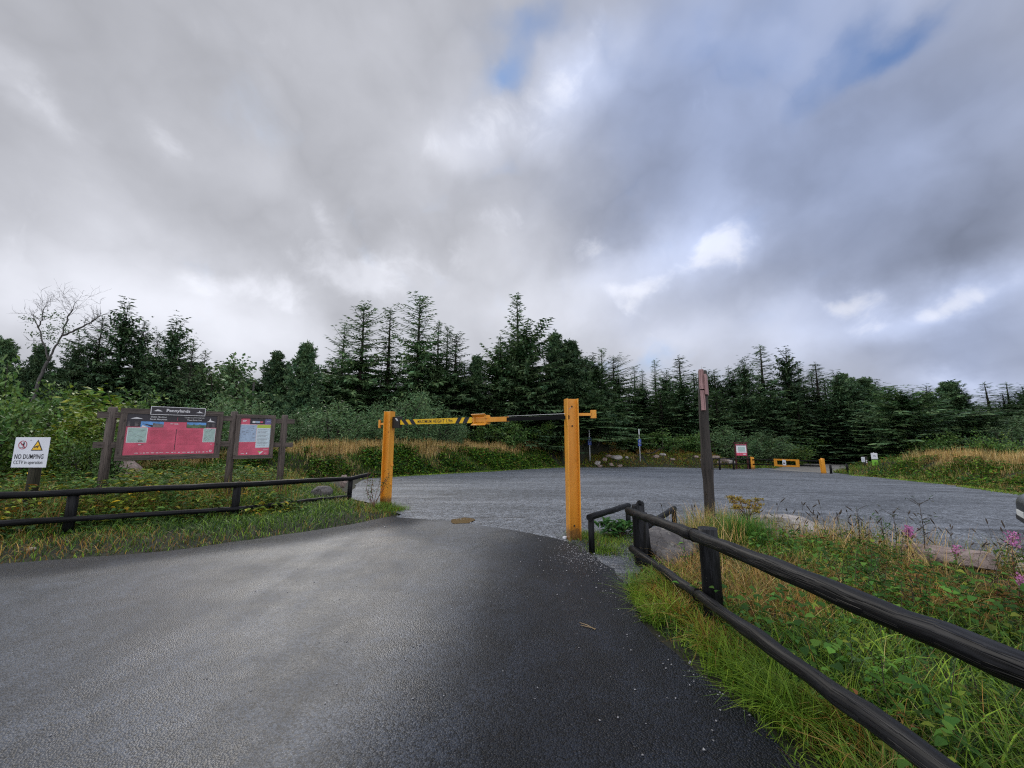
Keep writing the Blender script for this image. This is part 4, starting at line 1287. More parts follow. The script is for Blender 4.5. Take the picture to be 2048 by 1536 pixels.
mb.build("plate", [M["white"], M["photo_rock"]], cf)

# signs right of the gate
sb = gpos(1753, 949)
o = empty("trail_sign", sb, 0, "white panel over a bright green panel on one white pole below the right bank", "sign")
hh_ = at(1748, 905, sb.y).z - sb.z
xo = at(1748, 915, sb.y).x - sb.x
mb = MB(); mb.tube([(0, 0, -0.15), (xo, 0, hh_)], 0.028, 8); mb.build("pole", M["pole_white"], o)
k_ = sb.y / 770
z_ = lambda py: at(1748, py, sb.y).z - sb.z
f = Face2D((xo - 6.3 * k_, -0.04, 0), (1, 0, 0), (0, 0, 1))
mb = MB(); f.slab(mb, 0, z_(918), 12.6 * k_, z_(906), -0.01, 0, 0); f.slab(mb, 0, z_(919.8), 12.6 * k_, z_(918), -0.01, 0.0, 2)
f.poly(mb, [(3.5 * k_, z_(912.4)), (9.0 * k_, z_(912.8)), (9.5 * k_, z_(911.5)), (5 * k_, z_(911)), (3.8 * k_, z_(911.8))], 0.004, 1)
mb.build("panel", [M["white"], M["ink"], M["photo_hill"]], o)
mb = MB(); f.slab(mb, 0.3 * k_, z_(931.5), 12.2 * k_, z_(920), -0.01, 0, 0); f.poly(mb, [(4 * k_, z_(927)), (9 * k_, z_(927)), (8 * k_, z_(924.5)), (5 * k_, z_(925))], 0.004, 1)
mb.build("panel", [M["bright_green"], M["photo_hill"]], o)
sb = gpos(1734, 946)
o = empty("waymark_post", sb, 0, "stubby timber waymark post with a white notice fixed to its left side", "waymark post")
z_ = lambda py: at(1734, py, sb.y).z - sb.z
mb = MB(); mb.box((0, 0, z_(913) / 2 - 0.05), (5.5 * k_, 0.15, z_(913) + 0.1)); mb.build("post", M["pole_wood"], o)
f = Face2D((-10.5 * k_, -0.10, 0), (1, 0, 0), (0, 0, 1))
mb = MB(); f.slab(mb, 0, z_(924), 7.2 * k_, z_(914), -0.01, 0, 0)
for q in range(4): f.rect(mb, 1.5 * k_, z_(922 - q * 1.8), 5.5 * k_, z_(921.3 - q * 1.8), 0.004, 1)
mb.build("notice", [M["white"], M["map_blue"]], o)
mb = MB()
f = Face2D((-2.0 * k_, -0.08, 0), (1, 0, 0), (0, 0, 1))
f.disc(mb, 2.1 * k_, z_(921), 1.6 * k_, 0.004, 0, 14); f.disc(mb, 2.1 * k_, z_(924.5), 1.6 * k_, 0.004, 0, 14); f.disc(mb, 2.1 * k_, z_(929.5), 1.9 * k_, 0.004, 1, 14)
mb.build("waymark_disc", [M["ink_light"], M["finger_wood"]], o)
for px, pt, pb, lean, lbl in ((1662.5, 930, 947.5, 0, "plain short black bollard post just right of the amber gate post"), (1697.5, 928, 948, 0.05, "black stump with ferny growth on its left, between gate and waymark post")):
    b = gpos(px, pb)
    h = at(px, pt, b.y).z - b.z
    o = empty("bollard", b, 0, lbl, "bollard", "black posts beside the gate")
    mb = MB(); mb.tube([(0, 0, -0.1), (lean * -1, 0, h * 0.6), (-lean * 2, 0, h)], [0.075, 0.07, 0.066], 12, wob=0.04, seed=int(px)); mb.build("post", M["black_wood"], o)
    mb = MB()
    for q in range(6):
        a = q * 1.1
        mb.tube([(0.05 * (1 if lean == 0 else -1), 0, h * 0.5), (0.2 * (1 if lean == 0 else -1) + 0.05 * math.cos(a), 0.1 * math.sin(a), h * (0.35 + 0.07 * q))], [0.012, 0.004], 5)
    mb.build("twigs", M["old_post"], o)

# utility pole far left, thin
b = at(497, 880, 30)
g = gz1(b.x, 30)
o = MB()
o.tube([(0, 0, -0.3), (0, 0, at(499, 763, 30).z - g)], [0.09, 0.07], 10)
o = o.build("utility_pole", M["dead_bark"], loc=(b.x, 30, g))
tag(o, "thin grey pole rising from the scrub between the pines and the notice boards", "pole")

# ------------------------------------------------------------------ rocks
def rock(name, c, size, m, seed, label, group=None, rz=0.0, sub=4, flat=0.0):
    bm = bmesh.new()
    bmesh.ops.create_icosphere(bm, subdivisions=sub, radius=1.0)
    rng = np.random.RandomState(seed)
    planes = [(Vector(rng.normal(size=3)).normalized(), rng.uniform(0.62, 0.92)) for _ in range(9)]
    planes.append((Vector((0, 0, 1)), 0.8 - flat))
    for v in bm.verts:
        p = v.co.copy()
        for n, d in planes:
            e = p.dot(n) - d
            if e > 0: p -= n * e * 0.9
        h = float(fbm(p.x * 1.3 + p.z, p.y * 1.3 - p.z * 0.7, 1.6, seed % 30, 4)) - 0.5
        p *= 1 + 0.28 * h
        v.co = Vector((p.x * size[0], p.y * size[1], p.z * size[2]))
    me = bpy.data.meshes.new(name); bm.to_mesh(me); bm.free()
    me.materials.append(m)
    o = link_mesh(name, me)
    o.location = c; o.rotation_euler = (0, 0, rz)
    tag(o, label, "rock", group)
    return o
r1 = gpos(1372, 1118)
rock("rock", (r1.x - 0.12, r1.y + 0.15, 0.10), (0.46, 0.36, 0.30), M["rock"], 4, "largest grey boulder lying in the grass behind the black fence", rz=0.3)
rock("rock", (r1.x - 0.27, r1.y - 0.22, 0.02), (0.22, 0.2, 0.2), M["rock"], 8, "smaller grey boulder tucked against the front of the largest boulder")
r2 = gpos(1572, 1088)
rock("rock", (r2.x + 0.1, r2.y + 0.1, 0.16), (0.52, 0.3, 0.30), M["pale_rock"], 15, "pale sloping boulder behind the green grass tussock", rz=-0.25, flat=0.1)
rock("rock", (5.25, 4.95, 0.17), (0.50, 0.24, 0.17), M["pink_rock"], 21, "flat pinkish stone on the far verge edge below pink flowers", rz=-0.5, flat=0.2)
rock("rock", (6.2, 4.4, 0.17), (0.55, 0.26, 0.17), M["pale_rock"], 27, "flat pale stone at the right-hand frame edge of the verge", rz=-0.55, flat=0.2)
r4 = gpos(632, 1000)
rock("rock", (r4.x, r4.y + 0.3, 0.10), (0.30, 0.24, 0.22), M["rock"], 33, "pinkish rock under the fence rail beside the last black post")
r4 = gpos(678, 985)
rock("rock", (r4.x, r4.y + 0.3, 0.22), (0.13, 0.13, 0.22), M["pink_rock"], 37, "upright pale stone glimpsed just below the end of the top rail")
r5 = gpos(62, 1107)
rock("stone", (r5.x, r5.y, 0.04), (0.055, 0.05, 0.055), M["pebble"], 41, "fist-sized cream stone lying in the grass below the first fence post", sub=3)
r5 = gpos(1130, 1079)
rock("stone", (r5.x, r5.y, 0.03), (0.035, 0.03, 0.03), M["white"], 43, "small white stone at the foot of the tall amber post", sub=3)
r6 = at(185, 925, 13)
rock("rock", (r6.x, 13, gz1(r6.x, 13) + 0.30), (1.5, 0.9, 0.9), M["pink_rock"], 47, "mauve rock outcrop between the dumping sign and the notice board")
# stones exposed along the low rocky bank
rng = random.Random(9)
bank_rocks = []
spots = [(1195, 925, 1.0), (1208, 915, .9), (1222, 928, .8), (1232, 912, 1.1), (1200, 933, .7), (1240, 932, .7), (1253, 908, .6), (1218, 905, .8), (1312, 912, .8), (1325, 907, .7), (1345, 917, .6), (1392, 912, .6), (1404, 918, .6), (1430, 909, 1.0), (1448, 913, 1.4), (1462, 918, 1.3), (1438, 920, .7)]
lb = ["pinkish stone in the rubble at the left end of the rocky bank", "pinkish stone partly grassed over in the middle of the rocky bank", "bare pale slab at the right end of the rocky bank by the rail"]
for i, (px, py, s) in enumerate(spots):
    Y = float(np.interp(px, [1130, 1300, 1490], [30.7, 33.9, 33.8])) + 0.15 + (935 - py) * 0.05
    p = at(px, py, Y)
    k = 0 if px < 1260 else (1 if px < 1420 else 2)
    g = gz1(p.x, Y)
    rock("rock", (p.x, Y, g + 0.03), (0.36 * s * rng.uniform(.8, 1.5), 0.3 * s, 0.24 * s), M["pink_rock" if i % 3 else "pale_rock"], 100 + i, lb[k], "stones exposed on the rocky bank", rz=rng.uniform(0, 3), sub=3)
# fallen branch on the bank and bleached snag in the trees
b = at(1290, 903, 36.0)
mb = MB(); mb.tube([(0, 0, 0.05), (0.8, 0, 0.12), (1.3, 0.1, 0.45), (1.9, 0.2, 0.62)], [0.10, 0.10, 0.07, 0.03], 10, wob=0.08, seed=4)
o = mb.build("fallen_branch", M["bark"], loc=(b.x, 36.0, gz1(b.x, 36.0)))
tag(o, "dark fallen branch propped on the rocky bank right of a parking sign", "branch")
b = at(1197, 880, 34.5)
mb = MB(); mb.tube([(-0.3, 0, -0.9), (0.3, 0, 0.2), (0.9, 0, 0.75), (1.2, 0, 1.7)], [0.05, 0.045, 0.035, 0.015], 8, wob=0.1, seed=5)
mb.tube([(0.3, 0, 0.2), (0.25, 0.1, 1.0)], [0.02, 0.008], 6)
o = mb.build("bare_snag", M["dead_bark"], loc=(b.x, 34.5, b.z))
tag(o, "bleached bare snag leaning in front of the dark wood right of the amber post", "snag")
# two twigs dropped on the tarmac
for px, py, a, l, lb_ in ((1190, 1264, 2.3, 0.16, "short straw-coloured twig lying on the dark tarmac"), ):
    b = gpos(px, py)
    mb = MB(); mb.tube([(0, 0, 0.02), (l * 0.5 * math.cos(a), l * 0.5 * math.sin(a), 0.028), (l * math.cos(a), l * math.sin(a), 0.02)], [0.0035, 0.003, 0.002], 6)
    mb.tube([(0.01, 0.01, 0.02), (l * 0.8 * math.cos(a + .25), l * 0.8 * math.sin(a + .25), 0.022)], [0.003, 0.002], 6)
    o = mb.build("twig", M["straw"], loc=(b.x, b.y, 0.0)); tag(o, lb_, "twig")

# ------------------------------------------------------------------ parked car (only its nose shows)
def car():
    hd = Vector((-0.72, 0.70, 0)).normalized()
    nose = at(2037.5, 1008, 7.0)
    g = float(base_z(nose.x, nose.y))
    rz = math.atan2(hd.y, hd.x)
    c = Vector((nose.x, nose.y, 0)) - hd * 2.12 - Vector((-hd.y, hd.x, 0)) * 0.0
    o = empty("parked_car", (c.x, c.y, g + 0.006), rz, "grey car with dark lower bumper poking in at the right edge of the car park", "car")
    # body: loft of half sections along x (front = +x)
    secs = [  # x, half width at sill, at belt, z sill, z belt, z top, half width top
        (-2.05, .62, .66, .42, .80, .92, .55), (-1.95, .78, .80, .26, .86, 1.02, .60), (-1.5, .84, .84, .22, .92, 1.34, .58), (-0.9, .86, .86, .20, .94, 1.46, .60),
        (-0.1, .86, .86, .20, .94, 1.49, .61), (0.5, .86, .86, .20, .94, 1.40, .60), (1.0, .86, .86, .20, .93, 1.06, .66), (1.4, .85, .85, .21, .84, .93, .66),
        (1.8, .80, .80, .22, .74, .82, .60), (2.02, .66, .68, .24, .64, .72, .50), (2.12, .46, .48, .30, .56, .60, .36)]
    V = []; Fq = []
    n = 0
    for (x, ws, wb, zs, zb, zt, wt) in secs:
        half = [(ws * .75, zs), (ws, zs + .06), (wb * 1.015, (zs + zb) / 2), (wb, zb), (wt + .02, zt - .03), (wt * .8, zt)]
        ring = [(x, -a, z) for a, z in half] + [(x, a, z) for a, z in half[::-1]]
        V += ring; n = len(ring)
    for i in range(len(secs) - 1):
        for k in range(n):
            Fq.append((i * n + k, i * n + (k + 1) % n, (i + 1) * n + (k + 1) % n, (i + 1) * n + k))
    mb = MB(); mb.v = V
    for q in Fq:
        ks = sorted(set(v % n for v in q)); cx = sum(V[v][0] for v in q) / 4; cz = sum(V[v][2] for v in q) / 4
        mi = 0
        if ks in ([3, 4], [7, 8]) and -1.6 < cx < 0.95: mi = 1
        if ks in ([4, 5], [6, 7], [5, 6]) and (0.5 < cx < 1.0 or -1.95 < cx < -1.5): mi = 1
        if cz < 0.34 or (ks in ([0, 1], [10, 11])): mi = 2
        if cx > 2.03 and cz < 0.52: mi = 2
        mb.quad_face(q, None, mi, True)
    mb.quad_face(list(range(n))[::-1], None, 0, True); mb.quad_face([(len(secs) - 1) * n + k for k in range(n)], None, 2, True)
    mb.build("body", [M["silver"], M["car_glass"], M["car_dark"]], o, sub=2)
    for sy in (-1, 1):
        mb = MB()
        mb.box((0, 0, 0), (0.12, 0.26, 0.11), Matrix.Rotation(sy * -0.75, 3, "Z"))
        mb.build("headlight", M["lamp_glass"], o, bevel=0.03, loc=(1.86, sy * 0.60, 0.62))
        for x in (-1.28, 1.30):
            mb = MB(); mb.tube([(0, -0.1, 0), (0, 0.1, 0)], 0.31, 24)
            w = mb.build("wheel", M["tyre"], o, bevel=0.02, loc=(x, sy * 0.76, 0.31))
            mb = MB(); mb.tube([(0, sy * 0.085, 0), (0, sy * 0.112, 0)], 0.2, 20); mb.build("rim", M["rim"], w, bevel=0.01)
    mb = MB(); mb.box((2.115, 0, 0.40), (0.03, 0.50, 0.10)); mb.build("number_plate", M["plate"], o, bevel=0.004)
    mb = MB(); mb.box((2.10, 0, 0.30), (0.05, 0.8, 0.09)); mb.build("grille", M["matt_black"], o, bevel=0.01)
car()
# ------------------------------------------------------------------ foliage builders (arrays)
def norm(a):
    return a / (np.linalg.norm(a, axis=-1, keepdims=True) + 1e-9)

def strips(base, dirs, length, width, up=None, tipw=0.15, droop=0.0, col=None, rng=None):
    """flat tapering needles sprays / leaves as single quads."""
    n = len(base)
    length = np.asarray(length).reshape(-1, 1) * np.ones((n, 1)); width = np.asarray(width).reshape(-1, 1) * np.ones((n, 1))
    d = norm(dirs)
    r = rng.normal(size=(n, 3)) if up is None else up + rng.normal(size=(n, 3)) * 0.35
    s = norm(np.cross(d, r)) * width * 0.5
    tip = base + d * length
    tip[:, 2:3] -= droop * length
    mid = base + d * length * 0.45
    V = np.stack([base - s * 0.35, mid - s, tip, mid + s], 1).reshape(-1, 3)
    Q = np.arange(n * 4).reshape(-1, 4)
    c = None
    if col is not None: c = np.repeat(col, 4, axis=0)
    return V, Q, c

def hue(rng, n, base=(1, 1, 1), var=0.25, warm=0.1):
    k = rng.uniform(1 - var, 1 + var, (n, 1))
    w = rng.uniform(-warm, warm, (n, 1))
    return np.clip(np.asarray(base) * k * np.concatenate([1 + w, np.ones((n, 1)), 1 - w], 1), 0, 3)

def make_spruce(seed, H=12.0, Rm=2.4, power=0.8, top_open=0.3, dens=1.0, droop=0.28, lowcut=0.03, upturn=0.5, spread=1.0, leaf=1.0):
    rng = np.random.RandomState(seed)
    Bs, Ds, Ls, Ws = [], [], [], []
    tr = MB()
    tr.tube([(0, 0, -0.4), (0.02, 0, H * 0.3), (-0.03, 0.02, H * 0.7), (0, 0, H * 0.99)], [0.17, 0.13, 0.065, 0.012], 8)
    z = lowcut * H + 0.3
    while z < H * 0.985:
        f = z / H
        r0 = Rm * (1 - f) ** power
        r0 = max(r0, 0.22)
        sparse = f > (1 - top_open)
        nb = int(round((rng.randint(5, 8) if sparse else rng.randint(7, 10)) * (dens if not sparse else 1)))
        a0 = rng.uniform(0, 6.28)
        for k in range(nb):
            az = a0 + k * 6.283 / nb + rng.uniform(-.3, .3)
            asym = 1 + 0.22 * math.sin(az + seed + f * 5) + 0.12 * math.sin(2 * az + f * 11)
            ln = r0 * rng.uniform(0.50, 1.22) * asym
            el = -0.12 + 1.0 * max(0, f - 0.42) * (0.5 + upturn) * 1.6 + rng.uniform(-.24, .22)
            ca, sa = math.cos(az), math.sin(az)
            zz = min(H * 0.985, z + rng.uniform(-.42, .42) * (1.05 - f * .7))
            m = max(3, int(ln / 0.13))
            pts = []
            for i in range(m + 1):
                s = ln * i / m
                h = math.tan(el) * s - droop * (s ** 1.5) * 0.35 * (1 - f) + 0.10 * upturn * (s / ln) ** 3 * ln
                pts.append((ca * s, sa * s, zz + h))
            if ln > 0.5:
                tr.tube([pts[0], pts[m // 2], pts[m]], [0.022 + 0.008 * ln, 0.014, 0.005], 4, cap=False)
            for i in range(m + 1):
                s = i / m
                p = pts[i]
                tl = (0.20 + 0.42 * min(1.0, ln / 2.0) * (1 - s * 0.75)) * spread
                for sd in (-1, 1):
                    if rng.rand() > 0.94: continue
                    out = rng.uniform(0.45, 0.95)
                    d = (ca * out - sd * sa * 0.8, sa * out + sd * ca * 0.8, rng.uniform(-0.42, 0.12) + (0.35 * upturn if f > .7 else 0))
                    Bs.append(p); Ds.append(d); Ls.append(tl * rng.uniform(.75, 1.25)); Ws.append(rng.uniform(.07, .12) * leaf * (0.75 if sparse else 1.5))
                if not sparse:
                    Bs.append(p); Ds.append((ca * 0.3 + rng.uniform(-.3, .3), sa * .3 + rng.uniform(-.3, .3), -0.8)); Ls.append(rng.uniform(.14, .34)); Ws.append(.10 * leaf)
            Bs.append(pts[m]); Ds.append((ca, sa, 0.1 + 0.3 * upturn)); Ls.append(0.22); Ws.append(0.07)
        z += (0.30 + 0.10 * (1 - f)) * rng.uniform(.8, 1.25) * (1.2 if sparse else 1.0)
    for i in range(14):   # leader
        zz = H * (0.955 + 0.045 * i / 13)
        az = rng.uniform(0, 6.28)
        Bs.append((0, 0, zz)); Ds.append((math.cos(az) * .5, math.sin(az) * .5, 0.7)); Ls.append(0.20); Ws.append(0.05)
    Bs = np.array(Bs); Ds = np.array(Ds)
    up = np.tile(np.array([[0, 0, 1.0]]), (len(Bs), 1))
    c = hue(rng, len(Bs), (1, 1, 1), 0.30, 0.10)
    V, Q, C = strips(Bs, Ds, np.array(Ls), np.array(Ws), up, droop=0.12, col=c, rng=rng)
    return tr, V, Q, C

def make_pine(seed, H=10.0, Rm=2.2, dens=1.0, crown=None):
    """dense dark pine: upswept limbs ending in tufts."""
    rng = np.random.RandomState(seed)
    Bs, Ds, Ls, Ws = [], [], [], []
    tr = MB()
    lean = rng.uniform(-.25, .25, 2)
    cx = lambda z: np.array([lean[0] * (z / H) ** 2, lean[1] * (z / H) ** 2, z])
    tr.tube([cx(-0.0) - np.array([0, 0, .4]), cx(H * .35), cx(H * .7), cx(H * .97)], [0.20, 0.15, 0.08, 0.02], 8)
    z = H * 0.06
    while z < H * 0.97:
        f = z / H
        prof = (1 - f) ** 0.85 * (1.0 + 0.30 * math.sin(f * 19 + seed)) + 0.05
        r0 = max(0.25, Rm * prof)
        nb = int(rng.randint(6, 9) * dens)
        a0 = rng.uniform(0, 6.28)
        for k in range(nb):
            az = a0 + 6.283 * k / nb + rng.uniform(-.5, .5)
            ln = r0 * rng.uniform(.55, 1.15)
            ca, sa = math.cos(az), math.sin(az)
            b = cx(z + rng.uniform(-.2, .2))
            m = max(2, int(ln / 0.3))
            prev = b
            up_ = rng.uniform(.1, .55)
            pts = [b]
            for i in range(1, m + 1):
                s = ln * i / m
                pts.append(b + np.array([ca * s, sa * s, up_ * s * (0.4 + 0.6 * i / m)]) + rng.uniform(-.06, .06, 3))
            tr.tube([pts[0], pts[len(pts) // 2], pts[-1]], [0.03, 0.02, 0.008], 4, cap=False)
            for i, p in enumerate(pts):
                for c in range(rng.randint(3, 6)):
                    q = p + rng.normal(size=3) * 0.17
                    ax = norm(np.array([ca * .6, sa * .6, .8]) + rng.normal(size=3) * .35)
                    for t in range(15):
                        Bs.append(q + ax * rng.uniform(-.14, .16)); Ds.append(ax * .5 + norm(rng.normal(size=3)) * .9)
                        Ls.append(rng.uniform(.16, .30)); Ws.append(rng.uniform(.06, .11))
        z += rng.uniform(.30, .46)
    for t in range(30):
        Bs.append(cx(H * rng.uniform(.93, 1.0))); Ds.append(norm(rng.normal(size=3)) * .7 + np.array([0, 0, .7])); Ls.append(.24); Ws.append(.06)
    Bs = np.array(Bs); Ds = np.array(Ds)
    c = hue(rng, len(Bs), (1, 1, 1), 0.32, 0.10)
    V, Q, C = strips(Bs, Ds, np.array(Ls), np.array(Ws), None, col=c, rng=rng)
    return tr, V, Q, C

def make_bush(seed, Rm=1.6, H=2.4, n=3600, leaf=(0.10, 0.055), stems=9, layered=0.0, narrow=False, open_=0.25, cols=((1, 1, 1),), lean=0.0):
    """many-stemmed shrub: limbs, twigs, leaves gathered on the twigs."""
    rng = np.random.RandomState(seed)
    tr = MB()
    B, D = [], []
    twigs = []
    for s in range(stems):
        az = rng.uniform(0, 6.28); rr = Rm * math.sqrt(rng.uniform(0.02, 1)) * 0.85
        top = np.array([math.cos(az) * rr + lean, math.sin(az) * rr, H * (1 - 0.55 * (rr / Rm) ** 2) * rng.uniform(.75, 1.0)])
        b = np.array([math.cos(az) * rr * .2, math.sin(az) * rr * .2, -0.15])
        mid = (b + top) / 2 + rng.uniform(-.15, .15, 3) * Rm
        tr.tube([b, mid, top], [0.04 + .008 * H, 0.025 + .004 * H, 0.008], 6, cap=False)
        for t in range(16):
            f = rng.uniform(.15, 1.0)
            p = b * (1 - f) ** 2 + 2 * mid * f * (1 - f) + top * f * f
            d = norm(np.array([rng.normal(), rng.normal(), rng.normal() * .6 + .35]) + 0.6 * norm(p - np.array([0, 0, H * .3])))
            l = rng.uniform(.25, .6) * Rm * .62
            tr.tube([p, p + d * l], [0.012, 0.004], 4, cap=False)
            twigs.append((p, d, l))
    twigs = [twigs[i] for i in rng.permutation(len(twigs))]
    nt = len(twigs)
    P = np.array([t[0] for t in twigs]); Dd = np.array([t[1] for t in twigs]); L = np.array([t[2] for t in twigs])
    idx = rng.randint(0, nt, n)
    f = rng.uniform(0.1, 1.1, n) ** 0.75
    base = P[idx] + Dd[idx] * (L[idx] * f)[:, None] + rng.normal(size=(n, 3)) * (0.10 * Rm * open_ * 2)[None] if False else P[idx] + Dd[idx] * (L[idx] * f)[:, None] + rng.normal(size=(n, 3)) * 0.10 * Rm * (0.5 + open_)
    base[:, 2] = np.maximum(base[:, 2], 0.02)
    dirs = Dd[idx] * 0.6 + rng.normal(size=(n, 3)) * 0.75
    if layered: dirs[:, 2] *= (1 - layered); dirs[:, 2] -= 0.1 * layered
    lw = rng.uniform(.7, 1.3, n)
    up = None
    if layered: up = np.tile(np.array([[0, 0, 1.0]]), (n, 1)) + rng.normal(size=(n, 3)) * (1 - layered) * .6
    cc = np.array(cols)[rng.randint(0, len(cols), nt)][idx]
    c = cc * hue(rng, n, (1, 1, 1), 0.28, 0.12)
    V, Q, C = strips(base, dirs, leaf[0] * lw, leaf[1] * lw * (0.45 if narrow else 1.0), up, droop=0.1, col=c, rng=rng)
    return tr, V, Q, C

class Kind:
    """a plant kind: its meshes are made once, every plant is its own Empty with its own trunk and crown."""
    def __init__(s, nm, built, leafmat, barkmat, H, Rm, cat, parts=("trunk", "crown")):
        tr, V, Q, C = built
        s.crown = np_mesh(parts[1], V, Q, leafmat, C)
        s.trunk = tr.build(parts[0], barkmat)
        s.cm, s.tm = s.crown.data, s.trunk.data
        bpy.data.objects.remove(s.crown); bpy.data.objects.remove(s.trunk)
        s.H, s.R, s.cat, s.nm, s.parts = H, Rm, cat, nm, parts
    def plant(s, x, y, z, h, w, rz, label, group):
        o = empty(s.nm, (x, y, z), rz, label, s.cat, group)
        o.scale = (w / (2 * s.R), w / (2 * s.R), h / s.H)
        for nm, me in zip(s.parts, (s.tm, s.cm)):
            link_mesh(nm, me, o)
        return o

SPR = [Kind("spruce_tree", make_spruce(1, 12, 2.5, .55, .34), M["spruce"], M["bark"], 12, 2.5, "spruce"),
      Kind("spruce_tree", make_spruce(2, 12, 2.2, .62, .38, droop=.2, upturn=.9), M["spruce"], M["bark"], 12, 2.2, "spruce"),
      Kind("spruce_tree", make_spruce(3, 12, 2.7, .52, .26, droop=.34), M["spruce"], M["bark"], 12, 2.7, "spruce"),
      Kind("spruce_tree", make_spruce(4, 12, 1.7, .85, .45, droop=.15, upturn=.7), M["spruce"], M["bark"], 12, 1.7, "spruce"),
      Kind("spruce_tree", make_spruce(5, 10, 2.9, .55, .10, dens=1.15, droop=.1, upturn=.8, leaf=1.2), M["spruce"], M["bark"], 10, 2.9, "spruce"),
      Kind("spruce_tree", make_spruce(6, 12, 2.3, .74, .12, dens=1.1, leaf=1.25, upturn=1.0), M["pine"], M["bark"], 12, 2.3, "spruce"),
      Kind("spruce_tree", make_spruce(7, 12, 2.4, .56, .30, droop=.3, upturn=.6), M["spruce"], M["bark"], 12, 2.4, "spruce"),
      Kind("spruce_tree", make_spruce(8, 12, 2.2, .82, .34, droop=.22, upturn=.4), M["spruce"], M["bark"], 12, 2.2, "spruce"),
      Kind("spruce_tree", make_spruce(9, 12, 2.6, .54, .2, dens=1.1, droop=.4), M["pine"], M["bark"], 12, 2.6, "spruce")]
PN = [Kind("pine_tree", make_pine(11, 10, 2.2), M["pine"], M["bark"], 10, 2.2, "pine"),
      Kind("pine_tree", make_pine(12, 10, 1.9, 1.1), M["pine"], M["bark"], 10, 1.9, "pine"),
      Kind("pine_tree", make_pine(13, 10, 2.5, 1.1), M["pine"], M["bark"], 10, 2.5, "pine")]

def tree_at(kind, px, ptop, Y, wpx, label, group=None, rz=None):
    top = at(px, ptop, Y)
    g = gz1(top.x, Y)
    h = top.z - g
    w = wpx / 770.0 * Y * (1.32 if kind.nm == "spruce_tree" else 1.12)
    return kind.plant(top.x, Y, g - 0.05, h, w, rz if rz is not None else random.uniform(0, 6.28), label, group)

random.seed(21)
T = tree_at
# skyline conifers that can be told apart, left to right
T(PN[1], 20, 680, 24, 90, "bushy dark pine at the left frame edge behind the leafy shrubs")
T(PN[0], 82, 692, 25, 75, "low dark pine directly behind the bare forked tree")
T(SPR[5], 160, 668, 27, 80, "dark conifer just right of the bare tree, shortest of its clump")
T(SPR[8], 207, 632, 27, 105, "broad dark conifer left of the tallest conifer in the left clump")
T(SPR[5], 257, 606, 27.5, 120, "tallest dark conifer of the left clump, with a tilted leading shoot")
T(SPR[5], 290, 643, 28, 85, "slim dark conifer just right of the tallest conifer in the left clump")
T(SPR[8], 318, 662, 28, 80, "middling dark conifer before the pointed one at the right of the left clump")
T(SPR[5], 354, 637, 27.5, 118, "pointed dark conifer at the right end of the left clump")
T(SPR[1], 388, 678, 27, 75, "thin spruce sloping down beside the left clump's pointed conifer")
T(SPR[3], 412, 700, 29, 60, "small thin-topped spruce left of the airy broadleaf tree")
T(PN[0], 562, 708, 31, 95, "short dark pine left of the round-headed pine")
T(PN[2], 612, 684, 30, 120, "round-headed dark pine standing alone left of the tall spruces")
T(SPR[0], 728, 611, 34, 165, "wide open-topped spruce with drooping tiers, leftmost of the tall group")
T(SPR[1], 690, 650, 36, 110, "half-hidden spruce behind the left edge of the wide open-topped spruce")
T(SPR[3], 781, 617, 35, 105, "narrow spruce with a bare-looking top between the two widest spruces")
T(SPR[6], 841, 590, 34, 150, "tallest spruce of the middle group, behind the amber left barrier post")
T(SPR[7], 878, 640, 35, 100, "spruce with a fine pointed top right of the middle group's tallest")
T(SPR[3], 896, 652, 37, 80, "thin spire of a spruce peeping between two fuller spruces")
T(SPR[6], 913, 667, 34, 140, "spruce sloping down on the right shoulder of the middle group")
T(PN[1], 951, 712, 36, 70, "small dark pine in the dip above the barrier clamp")
T(SPR[7], 1001, 668, 37, 100, "pale thin spruce left of the tallest spire")
T(SPR[3], 1034, 588, 36, 105, "tallest slender spire rising above every tree on the skyline")
T(SPR[4], 1052, 655, 34, 170, "dense rounded spruce wrapped round the foot of the tallest spire")
T(PN[1], 1110, 668, 37, 75, "dark pine with one narrow shoot above the right barrier post")
T(PN[2], 1144, 680, 36, 130, "broad round-topped dark pine right above the tall amber post")
T(SPR[5], 1186, 712, 38, 95, "dark conical conifer right of the broad round-topped pine")
T(SPR[3], 1203, 697, 44, 70, "thin pale spire behind the dark conical conifer")
T(SPR[7], 1236, 738, 52, 60, "wispy spruce top, first of the thin row right of the amber post")
for px, py, k, lb_ in ((1268, 734, 3, "thinner left one of two twin spruce spires above the parking signs"), (1284, 738, 7, "fuller right one of two twin spruce spires above the parking signs"), (1309, 720, 3, "sharp thin spire standing highest over the parking signs")):
    T(SPR[k], px, py, 52, 62, lb_)
T(SPR[5], 1332, 742, 50, 75, "shaded spruce between the sharp spire and the fuller spruce left of the finger post")
T(SPR[7], 1357, 711, 46, 120, "full dark spruce immediately left of the finger post top")
T(SPR[7], 1392, 752, 50, 80, "spruce mostly hidden behind the top of the finger post")
T(SPR[3], 1428, 742, 54, 75, "greyish thin spruce just right of the finger post")
T(SPR[7], 1456, 732, 56, 70, "bleached sparse spruce left of the stout dark conifer over the map board")
T(SPR[5], 1485, 719, 48, 90, "stout dark conifer standing above the map board")
T(SPR[7], 1520, 689, 50, 125, "tall open-tiered spruce, highest on the right-hand skyline")
T(SPR[5], 1571, 699, 49, 95, "tall dense dark conifer right of the open-tiered spruce")
T(SPR[3], 1595, 727, 54, 70, "thin grey spruce behind the dense dark conifer")
T(SPR[7], 1630, 724, 49, 120, "wide spruce with a fine feathery top above the amber gate")
T(PN[0], 1676, 750, 52, 80, "dark bushy-topped pine right of the feathery spruce")
